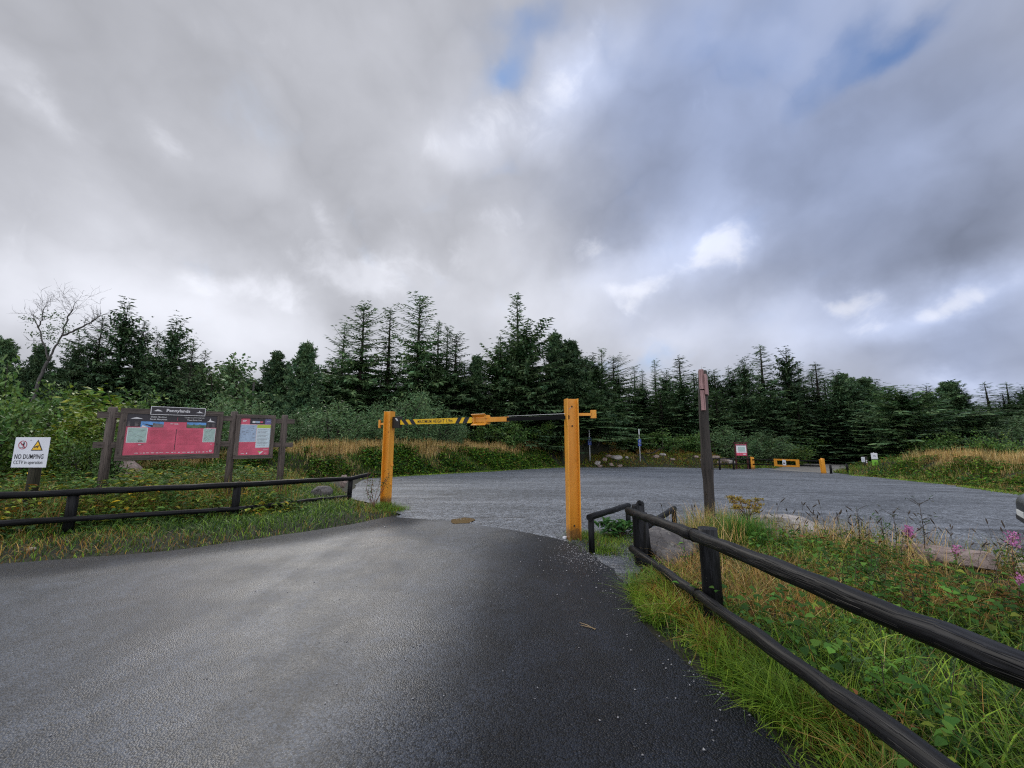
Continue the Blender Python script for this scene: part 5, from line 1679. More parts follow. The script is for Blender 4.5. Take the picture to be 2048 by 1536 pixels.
T(PN[1], 1703, 756, 54, 70, "middle of three bushy-topped pines above the gate's right post")
T(PN[0], 1731, 758, 54, 85, "right of the three bushy-topped pines, above the trail sign")
T(SPR[4], 1800, 779, 36, 190, "broad young spruce with upright shoots behind the right bank")
T(SPR[5], 1852, 772, 60, 90, "dark spruce rising behind the right flank of the broad young spruce")
T(PN[1], 1891, 764, 62, 90, "spread-topped pine standing highest at the far right skyline")
T(SPR[5], 1922, 777, 60, 80, "dark spruce right of the far spread-topped pine")
T(SPR[4], 1947, 822, 34, 165, "dense low dark spruce nearest the right bank")
T(SPR[7], 1968, 764, 70, 95, "left one of two hazy spruce tops at the far right")
T(SPR[7], 2012, 764, 70, 100, "right one of two hazy spruce tops at the far right")
T(SPR[5], 2044, 772, 66, 95, "hazy spruce cut by the right frame edge")
# the crowded wood between and behind them: trees nothing tells apart
rng = random.Random(77)
fill = [
    ("dark pine crowding the shaded wood behind the left clump's skyline trees", "pines filling the left wood", PN, [(px, rng.uniform(722, 762), rng.uniform(29, 33), rng.uniform(95, 140)) for px in range(-20, 420, 40)]),
    ("dark conifer crowding the wood low behind the airy broadleaf tree", "conifers behind the airy tree", PN + [SPR[5]], [(px, rng.uniform(728, 765), rng.uniform(33, 38), rng.uniform(100, 130)) for px in range(430, 680, 36)]),
    ("dark spruce filling the wood low behind the height barrier", "spruces filling the middle wood", [SPR[2], SPR[4], SPR[5], SPR[0], SPR[6], SPR[8]], [(px, rng.uniform(700, 745), rng.uniform(36, 44), rng.uniform(110, 160)) for px in range(665, 1240, 33)] + [(px, rng.uniform(765, 800), rng.uniform(33, 35), rng.uniform(110, 150)) for px in range(690, 1200, 60)]),
    ("dark spruce filling the wood low behind the parking signs and map board", "spruces filling the right wood", [SPR[7], SPR[5], SPR[3], SPR[7], SPR[5], SPR[1]], [(px, rng.uniform(742, 775), rng.uniform(42, 58), rng.uniform(85, 120)) for px in range(1205, 1760, 26)] + [(px, rng.uniform(775, 815), rng.uniform(41, 45), rng.uniform(100, 130)) for px in range(1210, 1760, 55)]),
    ("spruce in the hazy distant wood beyond the right bank", "distant spruces beyond the right bank", [SPR[7], SPR[5], SPR[7], SPR[1]], [(px, rng.uniform(785, 812), rng.uniform(56, 80), rng.uniform(80, 110)) for px in range(1740, 2085, 24)]),
]
for lb_, gp, kinds, lst in fill:
    for px, py, Y, w in lst:
        T(rng.choice(kinds), px, py, Y, w, lb_, gp)

# ------------------------------------------------------------------ bare forked tree on the left
def bare_tree():
    Y = 21.0
    b = at(68, 800, Y); g = gz1(b.x, Y)
    o = empty("bare_tree", (b.x, Y, g), 0, "bare pale grey forked tree reaching above the pines at far left", "tree")
    rng = np.random.RandomState(5)
    tr = MB()
    tips = []
    L = lambda px, py, dy=0.0: np.array(at(px, py, Y + dy)) * np.array([1, 1, 1]) - np.array([b.x, Y, g])
    def limb(pts, r0, r1):
        P = [np.array(p) for p in pts]
        dense = []
        for i in range(len(P) - 1):
            for k in range(4):
                dense.append(P[i] * (1 - k / 4) + P[i + 1] * (k / 4) + rng.normal(size=3) * 0.02)
        dense.append(P[-1])
        n = len(dense)
        tr.tube(dense, [r0 + (r1 - r0) * i / (n - 1) for i in range(n)], 7, wob=0.08)
        return dense
    def twig(p, d, l, r, lev):
        n = 4
        pts = [p]
        for i in range(n):
            d = norm(d + rng.normal(size=3) * 0.22 + np.array([0, 0, 0.06]))
            pts.append(pts[-1] + d * l / n)
        tr.tube(pts, [r * (1 - .18 * i) for i in range(n + 1)], 4, cap=False)
        if lev > 0:
            for k in range(rng.randint(3, 5)):
                q = pts[rng.randint(1, n + 1)]
                twig(q, norm(d + rng.normal(size=3) * 0.6), l * rng.uniform(.5, .75), r * .6, lev - 1)
        else: tips.append(pts[-1])
    t0 = limb([(0, 0, -0.3), L(66, 800), L(84, 745), L(96, 722)], 0.085, 0.065)
    a = limb([L(96, 722), L(88, 690), L(76, 655), L(84, 640), L(86, 620)], 0.045, 0.022)
    bb = limb([L(96, 722), L(112, 692), L(124, 672), L(134, 640), L(146, 618)], 0.052, 0.026)
    c = limb([L(124, 672), L(150, 660), L(180, 645), L(200, 632)], 0.055, 0.025)
    a2 = limb([L(76, 655), L(70, 640), L(66, 628)], 0.03, 0.012)
    for src, n, l in ((a[-5:], 7, 0.95), (bb[-5:], 9, 1.05), (c[-5:], 6, 0.7), (a2[-2:], 2, .4)):
        for k in range(n):
            p = src[rng.randint(0, len(src))]
            twig(p, norm(np.array([rng.normal() * .5 + .12, rng.normal() * .5, 1.0])), l * rng.uniform(.7, 1.1), 0.011, 2)
    for k in range(10):
        p = (a + bb + c)[rng.randint(0, len(a + bb + c))]
        twig(p, norm(rng.normal(size=3) + np.array([0, 0, .4])), .6, 0.015, 1)
    tr.build("trunk", M["dead_bark"], o)
    # a few surviving leaf clumps half way up
    B = []
    for px, py in ((60, 638), (94, 634), (116, 632), (100, 655), (118, 660), (92, 668), (138, 650), (105, 680), (70, 668), (148, 665), (128, 690), (78, 690)):
        q = L(px, py, rng.uniform(-.5, .5))
        B.append(q + rng.normal(size=(60, 3)) * np.array([.20, .2, .11]))
    B = np.concatenate(B)
    V, Q, C = strips(B, rng.normal(size=B.shape), rng.uniform(.07, .13, len(B)), .06, None, col=hue(rng, len(B), (.8, .85, .8), .3), rng=rng)
    np_mesh("leaves", V, Q, M["willow"], C, parent=o)
bare_tree()

# ------------------------------------------------------------------ shrubs
BU = dict(
    green=Kind("shrub", make_bush(31, 1.6, 2.6, 7000, (.13, .075), 12, .3), M["leaf"], M["bark"], 2.6, 1.7, "shrub", ("stems", "leaves")),
    green2=Kind("shrub", make_bush(32, 1.6, 2.2, 6500, (.11, .06), 12, .2, cols=((1, 1, 1), (1.2, 1.1, .8), (.8, .9, .9))), M["leaf"], M["bark"], 2.2, 1.7, "shrub", ("stems", "leaves")),
    bright=Kind("shrub", make_bush(33, 1.8, 2.3, 7500, (.20, .085), 14, .75, cols=((1, 1, 1), (1.15, 1.0, .7), (.6, .8, .7))), M["bright"], M["bark"], 2.3, 1.9, "shrub", ("stems", "leaves")),
    willow=Kind("shrub", make_bush(34, 1.7, 2.8, 8000, (.15, .065), 14, 0, True, cols=((1, 1, 1), (.85, .95, .95))), M["willow"], M["bark"], 2.8, 1.8, "willow shrub", ("stems", "leaves")),
    airy=Kind("broadleaf_tree", make_bush(35, 1.9, 5.5, 5200, (.16, .10), 9, .1, open_=.15), M["willow"], M["bark"], 5.5, 2.0, "tree"),
    gold=Kind("shrub", make_bush(36, 1.6, 2.0, 6500, (.10, .05), 12, .2, cols=((1.3, 1.05, .6), (1, 1, .8), (.8, .9, .7))), M["leaf"], M["bark"], 2.0, 1.7, "shrub", ("stems", "leaves")))
T = tree_at
T(BU["airy"], 485, 673, 29, 180, "airy grey-green broadleaf tree between the left clump and the dark pines")
T(BU["airy"], 455, 700, 31, 120, "lower airy crown left of the airy broadleaf tree's main crown")
T(BU["green"], 30, 726, 14.0, 190, "big leafy green shrub filling the left frame edge above the dumping sign")
T(BU["green2"], -30, 760, 11.0, 230, "dark green shrub at the left edge behind the dumping sign")
T(BU["green2"], 92, 768, 17, 170, "green shrub below the fork of the bare tree")
T(BU["bright"], 180, 795, 14.0, 235, "yellow-green broad-leaved shrub just behind the notice board's left post")
T(BU["bright"], 135, 842, 12.0, 150, "lower green flank of the yellow-green shrub beside the dumping sign")
T(BU["green2"], 205, 850, 11.2, 110, "olive shrub directly behind the notice board's left post")
T(BU["green2"], 330, 795, 16, 200, "olive scrub behind the top of the large crimson panel")
T(BU["willow"], 430, 785, 17, 160, "grey-green scrub behind the gap between the two crimson panels")
T(BU["green"], 250, 790, 19, 170, "dark leafy scrub behind the yellow-green shrub")
T(BU["willow"], 520, 800, 20, 150, "grey-green scrub behind the small crimson panel")
T(BU["willow"], 600, 822, 21, 150, "low grey willow left of the amber left post")
T(BU["willow"], 680, 800, 23, 180, "grey willow scrub behind the amber left post")
T(BU["willow"], 820, 776, 25, 150, "taller pale willow above the black and yellow barrier sign")
T(BU["willow"], 760, 800, 25.5, 130, "grey-green willow between the amber post and the pale willow")
T(BU["willow"], 890, 820, 27, 110, "dim willow at the right foot of the pale willow")
T(BU["green2"], 1000, 838, 31, 120, "dark shrub under the trees behind the barrier clamp")
T(BU["green2"], 1090, 846, 33, 100, "dark shrub under the trees left of the tall amber post")
T(BU["green"], 1225, 868, 38, 90, "shadowed shrub between the two parking signs")
T(BU["green"], 1325, 858, 38, 120, "green shrub on the bank right of the second parking sign")
T(BU["green2"], 1385, 868, 38, 100, "low green shrub left of the finger post")
T(BU["willow"], 1450, 848, 39, 150, "big rounded shrub right of the finger post")
T(BU["willow"], 1515, 862, 39, 130, "rounded grey-green shrub behind the map board")
T(BU["gold"], 1560, 880, 39, 130, "olive shrub behind the left half of the low gate")
T(BU["green"], 1605, 856, 44, 120, "tall green shrub above the gate's amber frame")
T(BU["gold"], 1655, 866, 46, 110, "yellowish shrub above the gate's right amber post")
T(BU["green"], 1712, 850, 48, 130, "fresh green shrub behind the waymark post")
T(BU["green2"], 1765, 868, 46, 120, "dark shrub behind the trail sign")
T(BU["green2"], 1870, 868, 33, 130, "dark shrub between the two low spruces behind the right bank")
T(BU["willow"], 2020, 828, 30, 150, "olive broad shrub at the right frame edge behind the bank")
T(BU["gold"], 1995, 868, 27, 110, "lower olive shrub right of the dense low spruce")

# ------------------------------------------------------------------ grass and undergrowth
def blades(x, y, z, h, w, lean, col, rng, curl=0.6, name="grass", mat=None, tipcol=None, parent=None):
    """curved blades: 3 segments each."""
    n = len(x)
    az = rng.uniform(0, 2 * np.pi, n)
    d = np.stack([np.cos(az), np.sin(az)], -1)
    s = np.stack([-np.sin(az), np.cos(az)], -1)
    pts = []
    for k, t in enumerate((0, 0.4, 0.75, 1.0)):
        out = lean * h * (t ** 1.7)
        zz = h * (t - curl * lean * 0.45 * t ** 2.4)
        px_ = np.stack([x + d[:, 0] * out, y + d[:, 1] * out, z + zz], -1)
        ww = w * (1.0, .9, .55, 0.08)[k] * 0.5
        off = np.stack([s[:, 0] * ww, s[:, 1] * ww, np.zeros(n)], -1)
        pts += [px_ - off, px_ + off]
    V = np.stack(pts, 1).reshape(-1, 3)
    b = (np.arange(n) * 8)[:, None]
    Q = np.concatenate([b + np.array([[0, 1, 3, 2]]), b + np.array([[2, 3, 5, 4]]), b + np.array([[4, 5, 7, 6]])], 0)
    C = np.repeat(col, 8, axis=0)
    if tipcol is not None:
        tt = np.tile(np.array([0, 0, .3, .3, .7, .7, 1, 1]), n)[:, None]
        C = C * (1 - tt) + np.repeat(tipcol, 8, axis=0) * tt
    o = np_mesh(name, V, Q, mat or M["grass"], C, parent)
    return o

GREEN = np.array([0.070, 0.135, 0.020]); DEEP = np.array([0.020, 0.055, 0.014]); LIME = np.array([0.14, 0.23, 0.028]); STRAW = np.array([0.25, 0.17, 0.075]); OCHRE = np.array([0.19, 0.115, 0.035]); RUST = np.array([0.14, 0.065, 0.025]); TAWNY = np.array([0.40, 0.30, 0.195])
def palette(rng, n, items):
    w = np.array([i[1] for i in items], float); w /= w.sum()
    k = rng.choice(len(items), n, p=w)
    c = np.array([i[0] for i in items])[k]
    return c * rng.uniform(.5, 1.5, (n, 1)) * (1 + rng.uniform(-.08, .08, (n, 3)))

def scatter(poly, n, rng):
    P = np.array(poly)
    lo, hi = P.min(0), P.max(0)
    out = np.zeros((0, 2))
    while len(out) < n:
        q = rng.uniform(lo, hi, (n * 2, 2))
        q = q[inside(poly, q[:, 0], q[:, 1])]
        out = np.concatenate([out, q])
    return out[:n]

def pave(x, y):
    return inside(ASPH, x, y) | inside(GRAV, x, y)
def pave_d(x, y):
    return np.minimum(seg_dist(ASPH, x, y), seg_dist(GRAV, x, y)) * np.where(pave(x, y), -1, 1)

def leaves(x, y, z, L, W, el, col, rng, name, mat=None, fold=0.25, parent=None):
    """ovate leaves with a midrib fold: 2 quads each."""
    n = len(x)
    az = rng.uniform(0, 2 * np.pi, n)
    d = np.stack([np.cos(az) * np.cos(el), np.sin(az) * np.cos(el), np.sin(el)], -1)
    s = np.stack([-np.sin(az), np.cos(az), rng.uniform(-.35, .35, n)], -1)
    nrm = norm(np.cross(d, s)); nrm *= np.sign(nrm[:, 2:3] + 1e-9)
    p = np.stack([x, y, z], -1)
    Lc = L[:, None]; Wc = W[:, None]
    b0 = p; mid1 = p + d * Lc * .33 - nrm * 0 ; mid2 = p + d * Lc * .68 - nrm * Lc * .03; tip = p + d * Lc - nrm * Lc * .12
    up = nrm * Wc * fold
    V = np.stack([b0, mid1 + s * Wc * .5 + up, mid2 + s * Wc * .36 + up * .8, tip, mid2 - s * Wc * .36 + up * .8, mid1 - s * Wc * .5 + up, (b0 + d * Lc * .5)], 1).reshape(-1, 3)
    b = (np.arange(n) * 7)[:, None]
    Q = np.concatenate([b + np.array([[0, 1, 2, 6]]), b + np.array([[6, 2, 3, 3]]), b + np.array([[0, 6, 4, 5]])], 0)
    Q1 = np.concatenate([b + np.array([[0, 1, 2, 6]]), b + np.array([[0, 6, 4, 5]])], 0)
    T1 = np.concatenate([b + np.array([[6, 2, 3]]), b + np.array([[6, 3, 4]])], 0)
    C = np.repeat(col, 7, axis=0)
    return np_mesh(name, V, Q1, mat or M["herb"], C, parent, tris=T1)

# right verge: between the tarmac, the fence and the car park
VR = [(1.35, 4.6), (1.25, 4.3), g2(1262, 1200), g2(1310, 1255), g2(1420, 1362), g2(1520, 1450), (0.72, 1.5), (0.80, 0.55), (5.5, 0.55), (12, 0.9), (10.6, 1.7), (8.3, 3.7),
      (6.5, 5.0), (4.9, 6.2), (4.0, 7.1), (3.2, 7.4), (2.75, 6.8), (2.3, 6.0), (1.95, 5.45), (1.55, 5.0)]
rng = np.random.RandomState(101)
STONES = [(5.25, 4.95, .62), (6.2, 4.4, .66), (r2.x + .1, r2.y + .1, .52), (r1.x - .12, r1.y + .1, .42), (5.1, 4.45, .45), (5.95, 4.0, .5), (r2.x - .05, r2.y - .25, .3)]
def clear(x, y):
    k = np.ones(np.shape(x), bool)
    for a, b, r in STONES: k &= np.hypot(x - a, y - b) > r * .8
    return k
def verge_right():
    def vis(q):    # nothing is needed where the sight cone never reaches
        return (q[:, 1] > 0.6) & (q[:, 0] < q[:, 1] * 1.45 + 0.7) & clear(q[:, 0], q[:, 1])
    n = 90000
    q = scatter(VR, n, rng)
    near = 1.0 / (0.35 + np.hypot(q[:, 0], q[:, 1] ) * 0.22)
    q = q[(rng.rand(len(q)) < np.clip(near, 0.25, 1)) & vis(q)]
    x, y = q[:, 0], q[:, 1]
    edge = pave_d(x, y)
    keep = edge > -0.04
    q = q[keep]; x, y = q[:, 0], q[:, 1]; edge = edge[keep]
    clump = fbm(x, y, 2.2, 3, 3); big = fbm(x, y, 0.7, 9, 3)
    dryp = sstep(.44, .62, big + 0.10 * np.sin(x * 1.7 + y) + 0.07 * sstep(1.9, 3.2, y) - 0.10 * sstep(3.6, 5.0, y) - 0.16 * sstep(0.5, 0.0, x - 1.75))
    n = len(q)
    isdry = rng.rand(n) < dryp * 0.72 + 0.06
    h = np.where(isdry, rng.uniform(.14, .36, n), rng.uniform(.10, .30, n)) * (0.55 + 0.9 * clump)
    h *= 0.45 + 0.55 * sstep(0.0, 0.45, edge)
    h *= np.where((x < 1.6), 0.75, 1.0)
    w = np.where(isdry, rng.uniform(.0025, .005, n), rng.uniform(.0045, .010, n)) * (1 + 0.18 * np.maximum(y - 2, 0))
    lean = rng.uniform(.25, 1.15, n)
    c = np.where(isdry[:, None], palette(rng, n, ((STRAW, 3), (OCHRE, 4), (RUST, 2), (TAWNY, 1))), palette(rng, n, ((GREEN, 5), (LIME, 3 ), (DEEP, 3))))
    tip = c * np.array([1.25, 1.1, .9])
    # thin out to leave tufts with dark gaps
    k = (clump > 0.36) | (rng.rand(n) < .45)
    o = blades(x[k], y[k], ground_z(x[k], y[k]) - .01, h[k], w[k], lean[k], c[k], rng, .75, "verge_grass", tipcol=tip[k])
    tag(o, kind="stuff")
    # tufts arching out over the tarmac edge
    B = []
    E = [g2(1247, 1180), g2(1292, 1240), g2(1400, 1345), g2(1500, 1430), g2(1600, 1536), (0.93, 1.1)]
    n_t = 105
    xs, ys, hs, ws, ls, cs = [], [], [], [], [], []
    for i in range(n_t):
        t = rng.uniform(0, len(E) - 1.001); a = int(t); f = t - a
        p = np.array(E[a]) * (1 - f) + np.array(E[a + 1]) * f
        p = p + np.array([rng.uniform(0.05, .42), 0])
        m = rng.randint(40, 90)
        sc = rng.uniform(.6, 1.25)
        xs.append(p[0] + rng.normal(size=m) * .035); ys.append(p[1] + rng.normal(size=m) * .035)
        hs.append(rng.uniform(.16, .34, m) * sc); ws.append(rng.uniform(.003, .0065, m) * (1 + .12 * max(p[1] - 2, 0)))
        ls.append(rng.uniform(.3, 1.35, m))
        base = (LIME, GREEN, LIME * .8, GREEN * 1.3)[rng.randint(4)] if rng.rand() < .72 else (OCHRE if rng.rand() < .6 else STRAW * .8)
        cs.append(base * rng.uniform(.75, 1.3, (m, 1)))
    x, y, h, w, l, c = [np.concatenate(v) for v in (xs, ys, hs, ws, ls, cs)]
    o = blades(x, y, ground_z(x, y) - .01, h, w, l, c, rng, .9, "edge_grass", tipcol=c * np.array([1.3, 1.15, 1.0]))
    tag(o, kind="stuff")
    # flattened straw
    q = scatter(VR, 9000, rng); q = q[vis(q)]
    big = fbm(q[:, 0], q[:, 1], 0.7, 9, 3); q = q[(big > .47) & (pave_d(q[:, 0], q[:, 1]) > .25)]
    n = len(q)
    c = palette(rng, n, ((STRAW, 4), (OCHRE, 2), (TAWNY, 2)))
    o = blades(q[:, 0], q[:, 1], ground_z(q[:, 0], q[:, 1]), rng.uniform(.22, .5, n), rng.uniform(.002, .004, n), rng.uniform(.7, 1.6, n), c, rng, 1.0, "dry_grass", tipcol=c * 1.25)
    tag(o, kind="stuff")
    # bramble and herb leaves
    q = scatter(VR, 15000, rng); q = q[vis(q)]
    x, y = q[:, 0], q[:, 1]
    pn = fbm(x, y, 1.1, 14, 3)
    k = (pn > .50) & (pave_d(x, y) > .30)
    x, y = x[k], y[k]; n = len(x)
    hgt = rng.uniform(.03, .30, n) * (0.5 + pn[k])
    L = rng.uniform(.035, .085, n); W = L * rng.uniform(.55, .8, n)
    c = palette(rng, n, ((np.array([.035, .085, .022]), 5), (np.array([.065, .135, .03]), 4), (np.array([.13, .15, .03]), 1), (np.array([.16, .06, .03]), .5)))
    o = leaves(x, y, ground_z(x, y) + hgt, L, W, rng.uniform(-.5, .5, n), c, rng, "bramble_leaves")
    tag(o, kind="stuff")
    # low clover-like herbs hugging the ground under the fence
    q = scatter(VR, 22000, rng); q = q[vis(q)]
    x, y = q[:, 0], q[:, 1]; pn = fbm(x, y, 1.6, 24, 3)
    k = (pn > .46) & (pave_d(x, y) > .08); x, y = x[k], y[k]; n = len(x)
    L = rng.uniform(.015, .04, n)
    c = palette(rng, n, ((np.array([.04, .10, .025]), 5), (np.array([.08, .16, .035]), 3), (DEEP, 3)))
    o = leaves(x, y, ground_z(x, y) + rng.uniform(.01, .16, n), L, L * .75, rng.uniform(-.6, .7, n), c, rng, "low_herbs")
    tag(o, kind="stuff")
    # seeding stalks along the crest of the verge
    xs = []
    E2 = [(3.3, 6.6), (4.6, 5.6), (5.6, 4.9), (6.8, 4.2), (8.5, 3.1)]
    mb = MB()
    nst = 0
    for i in range(150):
        t = rng.uniform(0, len(E2) - 1.001); a = int(t); f = t - a
        p = np.array(E2[a]) * (1 - f) + np.array(E2[a + 1]) * f + rng.normal(size=2) * np.array([.45, .32])
        h = rng.uniform(.30, .68)
        l = rng.uniform(-.28, .28, 2)
        g = gz1(*p)
        b0 = np.array([p[0], p[1], g]); b1 = b0 + np.array([l[0] * .25, l[1] * .25, h * .55]); b2 = b0 + np.array([l[0] * .6, l[1] * .6, h * .93]); b3 = b0 + np.array([l[0] * .75 , l[1] * .75, h])
        mb.tube([b0, b1, b2], [.0028, .0022, .0016], 4, cap=False)
        hl = rng.uniform(.05, .10)
        e = norm(b3 - b2) * hl
        mb.tube([b2, b2 + e * .25, b2 + e * .75, b2 + e], [.002, .0075, .0065, .0015], 6, cap=False)
    o = mb.build("seed_heads", M["stem_dark"]); tag(o, kind="stuff")
    # fine pale panicles
    q = scatter(VR, 24000, rng); q = q[vis(q)]
    dc = np.min(np.stack([np.hypot(q[:, 0] - a, q[:, 1] - b) for a, b in E2 + [(4.1, 6.0), (5.1, 5.2), (6.2, 4.5), (7.6, 3.6), (2.6, 5.6)]]), 0)
    dc += (fbm(q[:, 0], q[:, 1], 1.3, 44, 2) - .5) * 1.2
    q = q[(dc < .85) & (q[:, 1] > 2.2)]; n = len(q)
    c = palette(rng, n, ((TAWNY, 3), (STRAW, 3), (np.array([.2, .2, .08]), 2), (GREEN, 2)))
    o = blades(q[:, 0], q[:, 1], ground_z(q[:, 0], q[:, 1]), rng.uniform(.25, .60, n), rng.uniform(.0035, .008, n), rng.uniform(.15, .9, n), c, rng, .5, "tall_grass", tipcol=c * np.array([1.2, 1.0, .8]))
    tag(o, kind="stuff")
verge_right()
def tall_herbs():
    # leafy weeds standing in the tangle: nettle-, dock- and willowherb-like stalks nobody could count
    rng = np.random.RandomState(555)
    q = scatter(VR, 1500, rng)
    x, y = q[:, 0], q[:, 1]
    k = (y > 1.3) & (x < y * 1.45 + .7) & (pave_d(x, y) > .35) & clear(x, y) & (fbm(x, y, .9, 66, 3) > .44) & (x > 1.95)
    x, y = x[k], y[k]
    mb = MB(); LX, LY, LZ, LL, LC = [], [], [], [], []
    pal = (np.array([.040, .105, .026]), np.array([.075, .155, .032]), np.array([.13, .17, .03]), np.array([.05, .09, .04]), np.array([.15, .08, .03]))
    for i in range(len(x)):
        h = rng.uniform(.16, .46) * (1.15 if y[i] > 2.6 else .85); g = gz1(x[i], y[i])
        lx, ly = rng.uniform(-.12, .12, 2)
        mb.tube([(x[i], y[i], g), (x[i] + lx * .5, y[i] + ly * .5, g + h * .6), (x[i] + lx, y[i] + ly, g + h)], [.0035, .003, .0015], 4, cap=False)
        c = pal[rng.choice(5, p=(.34, .3, .14, .14, .08))]
        m = rng.randint(9, 22)
        f = rng.uniform(.2, 1, m)
        LX.append(x[i] + lx * f + rng.normal(size=m) * .012); LY.append(y[i] + ly * f + rng.normal(size=m) * .012); LZ.append(g + h * f)
        LL.append(rng.uniform(.03, .085, m) * (1.15 - .5 * f)); LC.append(c * rng.uniform(.6, 1.4, (m, 1)))
    X_, Y_, Z_, L_, C_ = [np.concatenate(v) for v in (LX, LY, LZ, LL, LC)]
    o = leaves(X_, Y_, Z_, L_, L_ * rng.uniform(.28, .6, len(L_)), rng.uniform(-.4, .6, len(L_)), C_, rng, "undergrowth"); tag(o, kind="stuff")
    o = mb.build("weed_stems", M["stem_dark"]); tag(o, kind="stuff")
tall_herbs()

def tussock(name, x, y, n, h, spread, items, label, cat, w=(.004, .009), lean=(.15, .9), mat=None):
    rng = np.random.RandomState(int(abs(x * 131 + y * 77)) % 9999)
    g = gz1(x, y)
    bx = rng.normal(size=n) * spread; by = rng.normal(size=n) * spread
    c = palette(rng, n, items)
    o = blades(bx, by, np.zeros(n) - .01, rng.uniform(.6, 1.1, n) * h, rng.uniform(*w, n), rng.uniform(*lean, n), c, rng, .7, name, mat, tipcol=c * np.array([1.2, 1.12, .9]))
    o.location = (x, y, g)
    return tag(o, label, cat)
t1 = gpos(1487, 1110)
tussock("grass_tussock", t1.x, t1.y, 1500, .55, .13, ((np.array([.045, .12, .03]), 4), (np.array([.07, .16, .04]), 3)), "lush green grass tussock in front of the browning umbel plant", "grass tussock")
# small clumps in the footway gap
for i, (px, py, h, s, n, lb_) in enumerate(((1212, 1104, .12, .12, 1400, "small bright grass tuft at the foot of the near knee-rail post"), (1172, 1074, .14, .13, 1200, "grass tuft growing against the tall amber post"),
        (1212, 1082, .14, .24, 2600, "low grass patch under the sloping knee rail"), (1300, 1120, .16, .12, 900, "grass tuft around the fence end post"), (790, 1020, .13, .13, 1600, "grass tuft at the foot of the amber left post"), (762, 1016, .20, .16, 1300, "rough grass between the left fence end and the amber left post"), (1320, 1085, .16, .14, 900, "grass tuft beside the largest boulder, below the rear knee rail"))):
    p = gpos(px, py)
    tussock("grass_tussock", p.x, p.y, n, h, s, ((GREEN, 4), (LIME, 3), (OCHRE, .8), (DEEP, 2)), lb_, "grass tussock", (.003, .007), (.3, 1.2))

# dock plant under the knee rail
def leafy(name, p, n, size, label, cat, items, rr=.16, hh=(.06, .22), el=(-.2, .8)):
    rng = np.random.RandomState(int(abs(p.x * 97 + p.y * 31)) % 9999)
    g = gz1(p.x, p.y)
    o = empty(name, (p.x, p.y, g), 0, label, cat)
    a = rng.uniform(0, 6.28, n); r = rr * np.sqrt(rng.rand(n))
    x, y = np.cos(a) * r, np.sin(a) * r
    z = rng.uniform(*hh, n)
    L = rng.uniform(.7, 1.3, n) * size
    leaves(x, y, z, L, L * .42, rng.uniform(*el, n), palette(rng, n, items), rng, "leaves", parent=o)
    mb = MB()
    for i in range(min(n, 24)):
        mb.tube([(0.15 * x[i], .15 * y[i], 0), (x[i], y[i], z[i])], [.005, .003], 4, cap=False)
    mb.build("stems", M["stem_red"], o)
    return o
p = gpos(1232, 1072)
leafy("dock_plant", p, 120, .17, "dark broad-leaved dock plant growing under the sloping knee rail", "dock plant", ((np.array([.03, .085, .03]), 4), (np.array([.06, .13, .04]), 2)), .30)

# browning umbel plant
def hogweed():
    b = gpos(1500, 1098)
    g = gz1(b.x, b.y)
    o = empty("umbel_plant", (b.x, b.y, g), 0, "tall umbel plant gone yellow-brown to seed, behind the green grass tussock", "umbel plant")
    rng = np.random.RandomState(3)
    st = MB(); B = []; Dd = []
    st.tube([(0, 0, 0), (0.01, 0, .25), (0, .01, .45)], [.012, .010, .008], 7)
    for k in range(17):
        a = rng.uniform(0, 6.28); r = rng.uniform(.05, .23)
        top = np.array([math.cos(a) * r, math.sin(a) * r, rng.uniform(.52, .72) - r * .35])
        f = rng.uniform(.15, .42)
        st.tube([(0, 0, f), (top[0] * .5, top[1] * .5, f + (top[2] - f) * .55), tuple(top)], [.006, .005, .003], 5)
        for j in range(14):
            q = top + np.array([rng.normal() * .030, rng.normal() * .030, .018 + rng.uniform(0, .014)])
            st.tube([tuple(top), tuple(q)], [.0016, .001], 3, cap=False)
            for m_ in range(5):
                B.append(q + rng.normal(size=3) * .009); Dd.append(rng.normal(size=3))
    st.build("stems", M["stem_red"], o)
    B = np.array(B); Dd = np.array(Dd)
    V, Q, C = strips(B, Dd, rng.uniform(.016, .03, len(B)), .018, None, col=hue(rng, len(B), (1, 1, 1), .35, .2), rng=rng)
    np_mesh("umbels", V, Q, M["umbel"], C, parent=o)
hogweed()

# pink willowherbs on the verge crest
def willowherb(px, py, Y, h, label, fl=26, w=.05, seed=0):
    t = at(px, py, Y)
    g = gz1(t.x, Y)
    h = t.z - g
    o = empty("willowherb", (t.x, Y, g), 0, label, "willowherb")
    rng = np.random.RandomState(seed)
    mb = MB(); mb.tube([(-.05, 0, 0), (-.03, 0.01, h * .5), (0, 0, h)], [.006, .005, .002], 6); mb.build("stem", M["stem_red"], o)
    n = 60
    z = rng.uniform(.12, .78, n) * h
    leaves(-.04 * (1 - z / h), np.zeros(n), z, rng.uniform(.06, .11, n), rng.uniform(.014, .02, n), rng.uniform(-.3, .6, n), palette(rng, n, ((np.array([.05, .10, .03]), 3), (np.array([.16, .08, .04]), 1))), rng, "leaves", parent=o)
    B = np.stack([rng.normal(size=fl * 5) * w * .5, rng.normal(size=fl * 5) * w * .5, h * (1 - .26 * rng.rand(fl * 5))], -1)
    V, Q, C = strips(B, rng.normal(size=B.shape), rng.uniform(.014, .026, len(B)), .018, None, col=np.ones((len(B), 3)), rng=rng)
    np_mesh("petals", V, Q, M["petal"], C, parent=o)
willowherb(1817, 1052, 5.0, .5, "pink willowherb with the brightest compact flower head, middle of the verge crest", 46, .05, 1)
willowherb(1912, 1092, 4.4, .5, "faded pink willowherb nodding above the flat pinkish stone", 14, .04, 2)
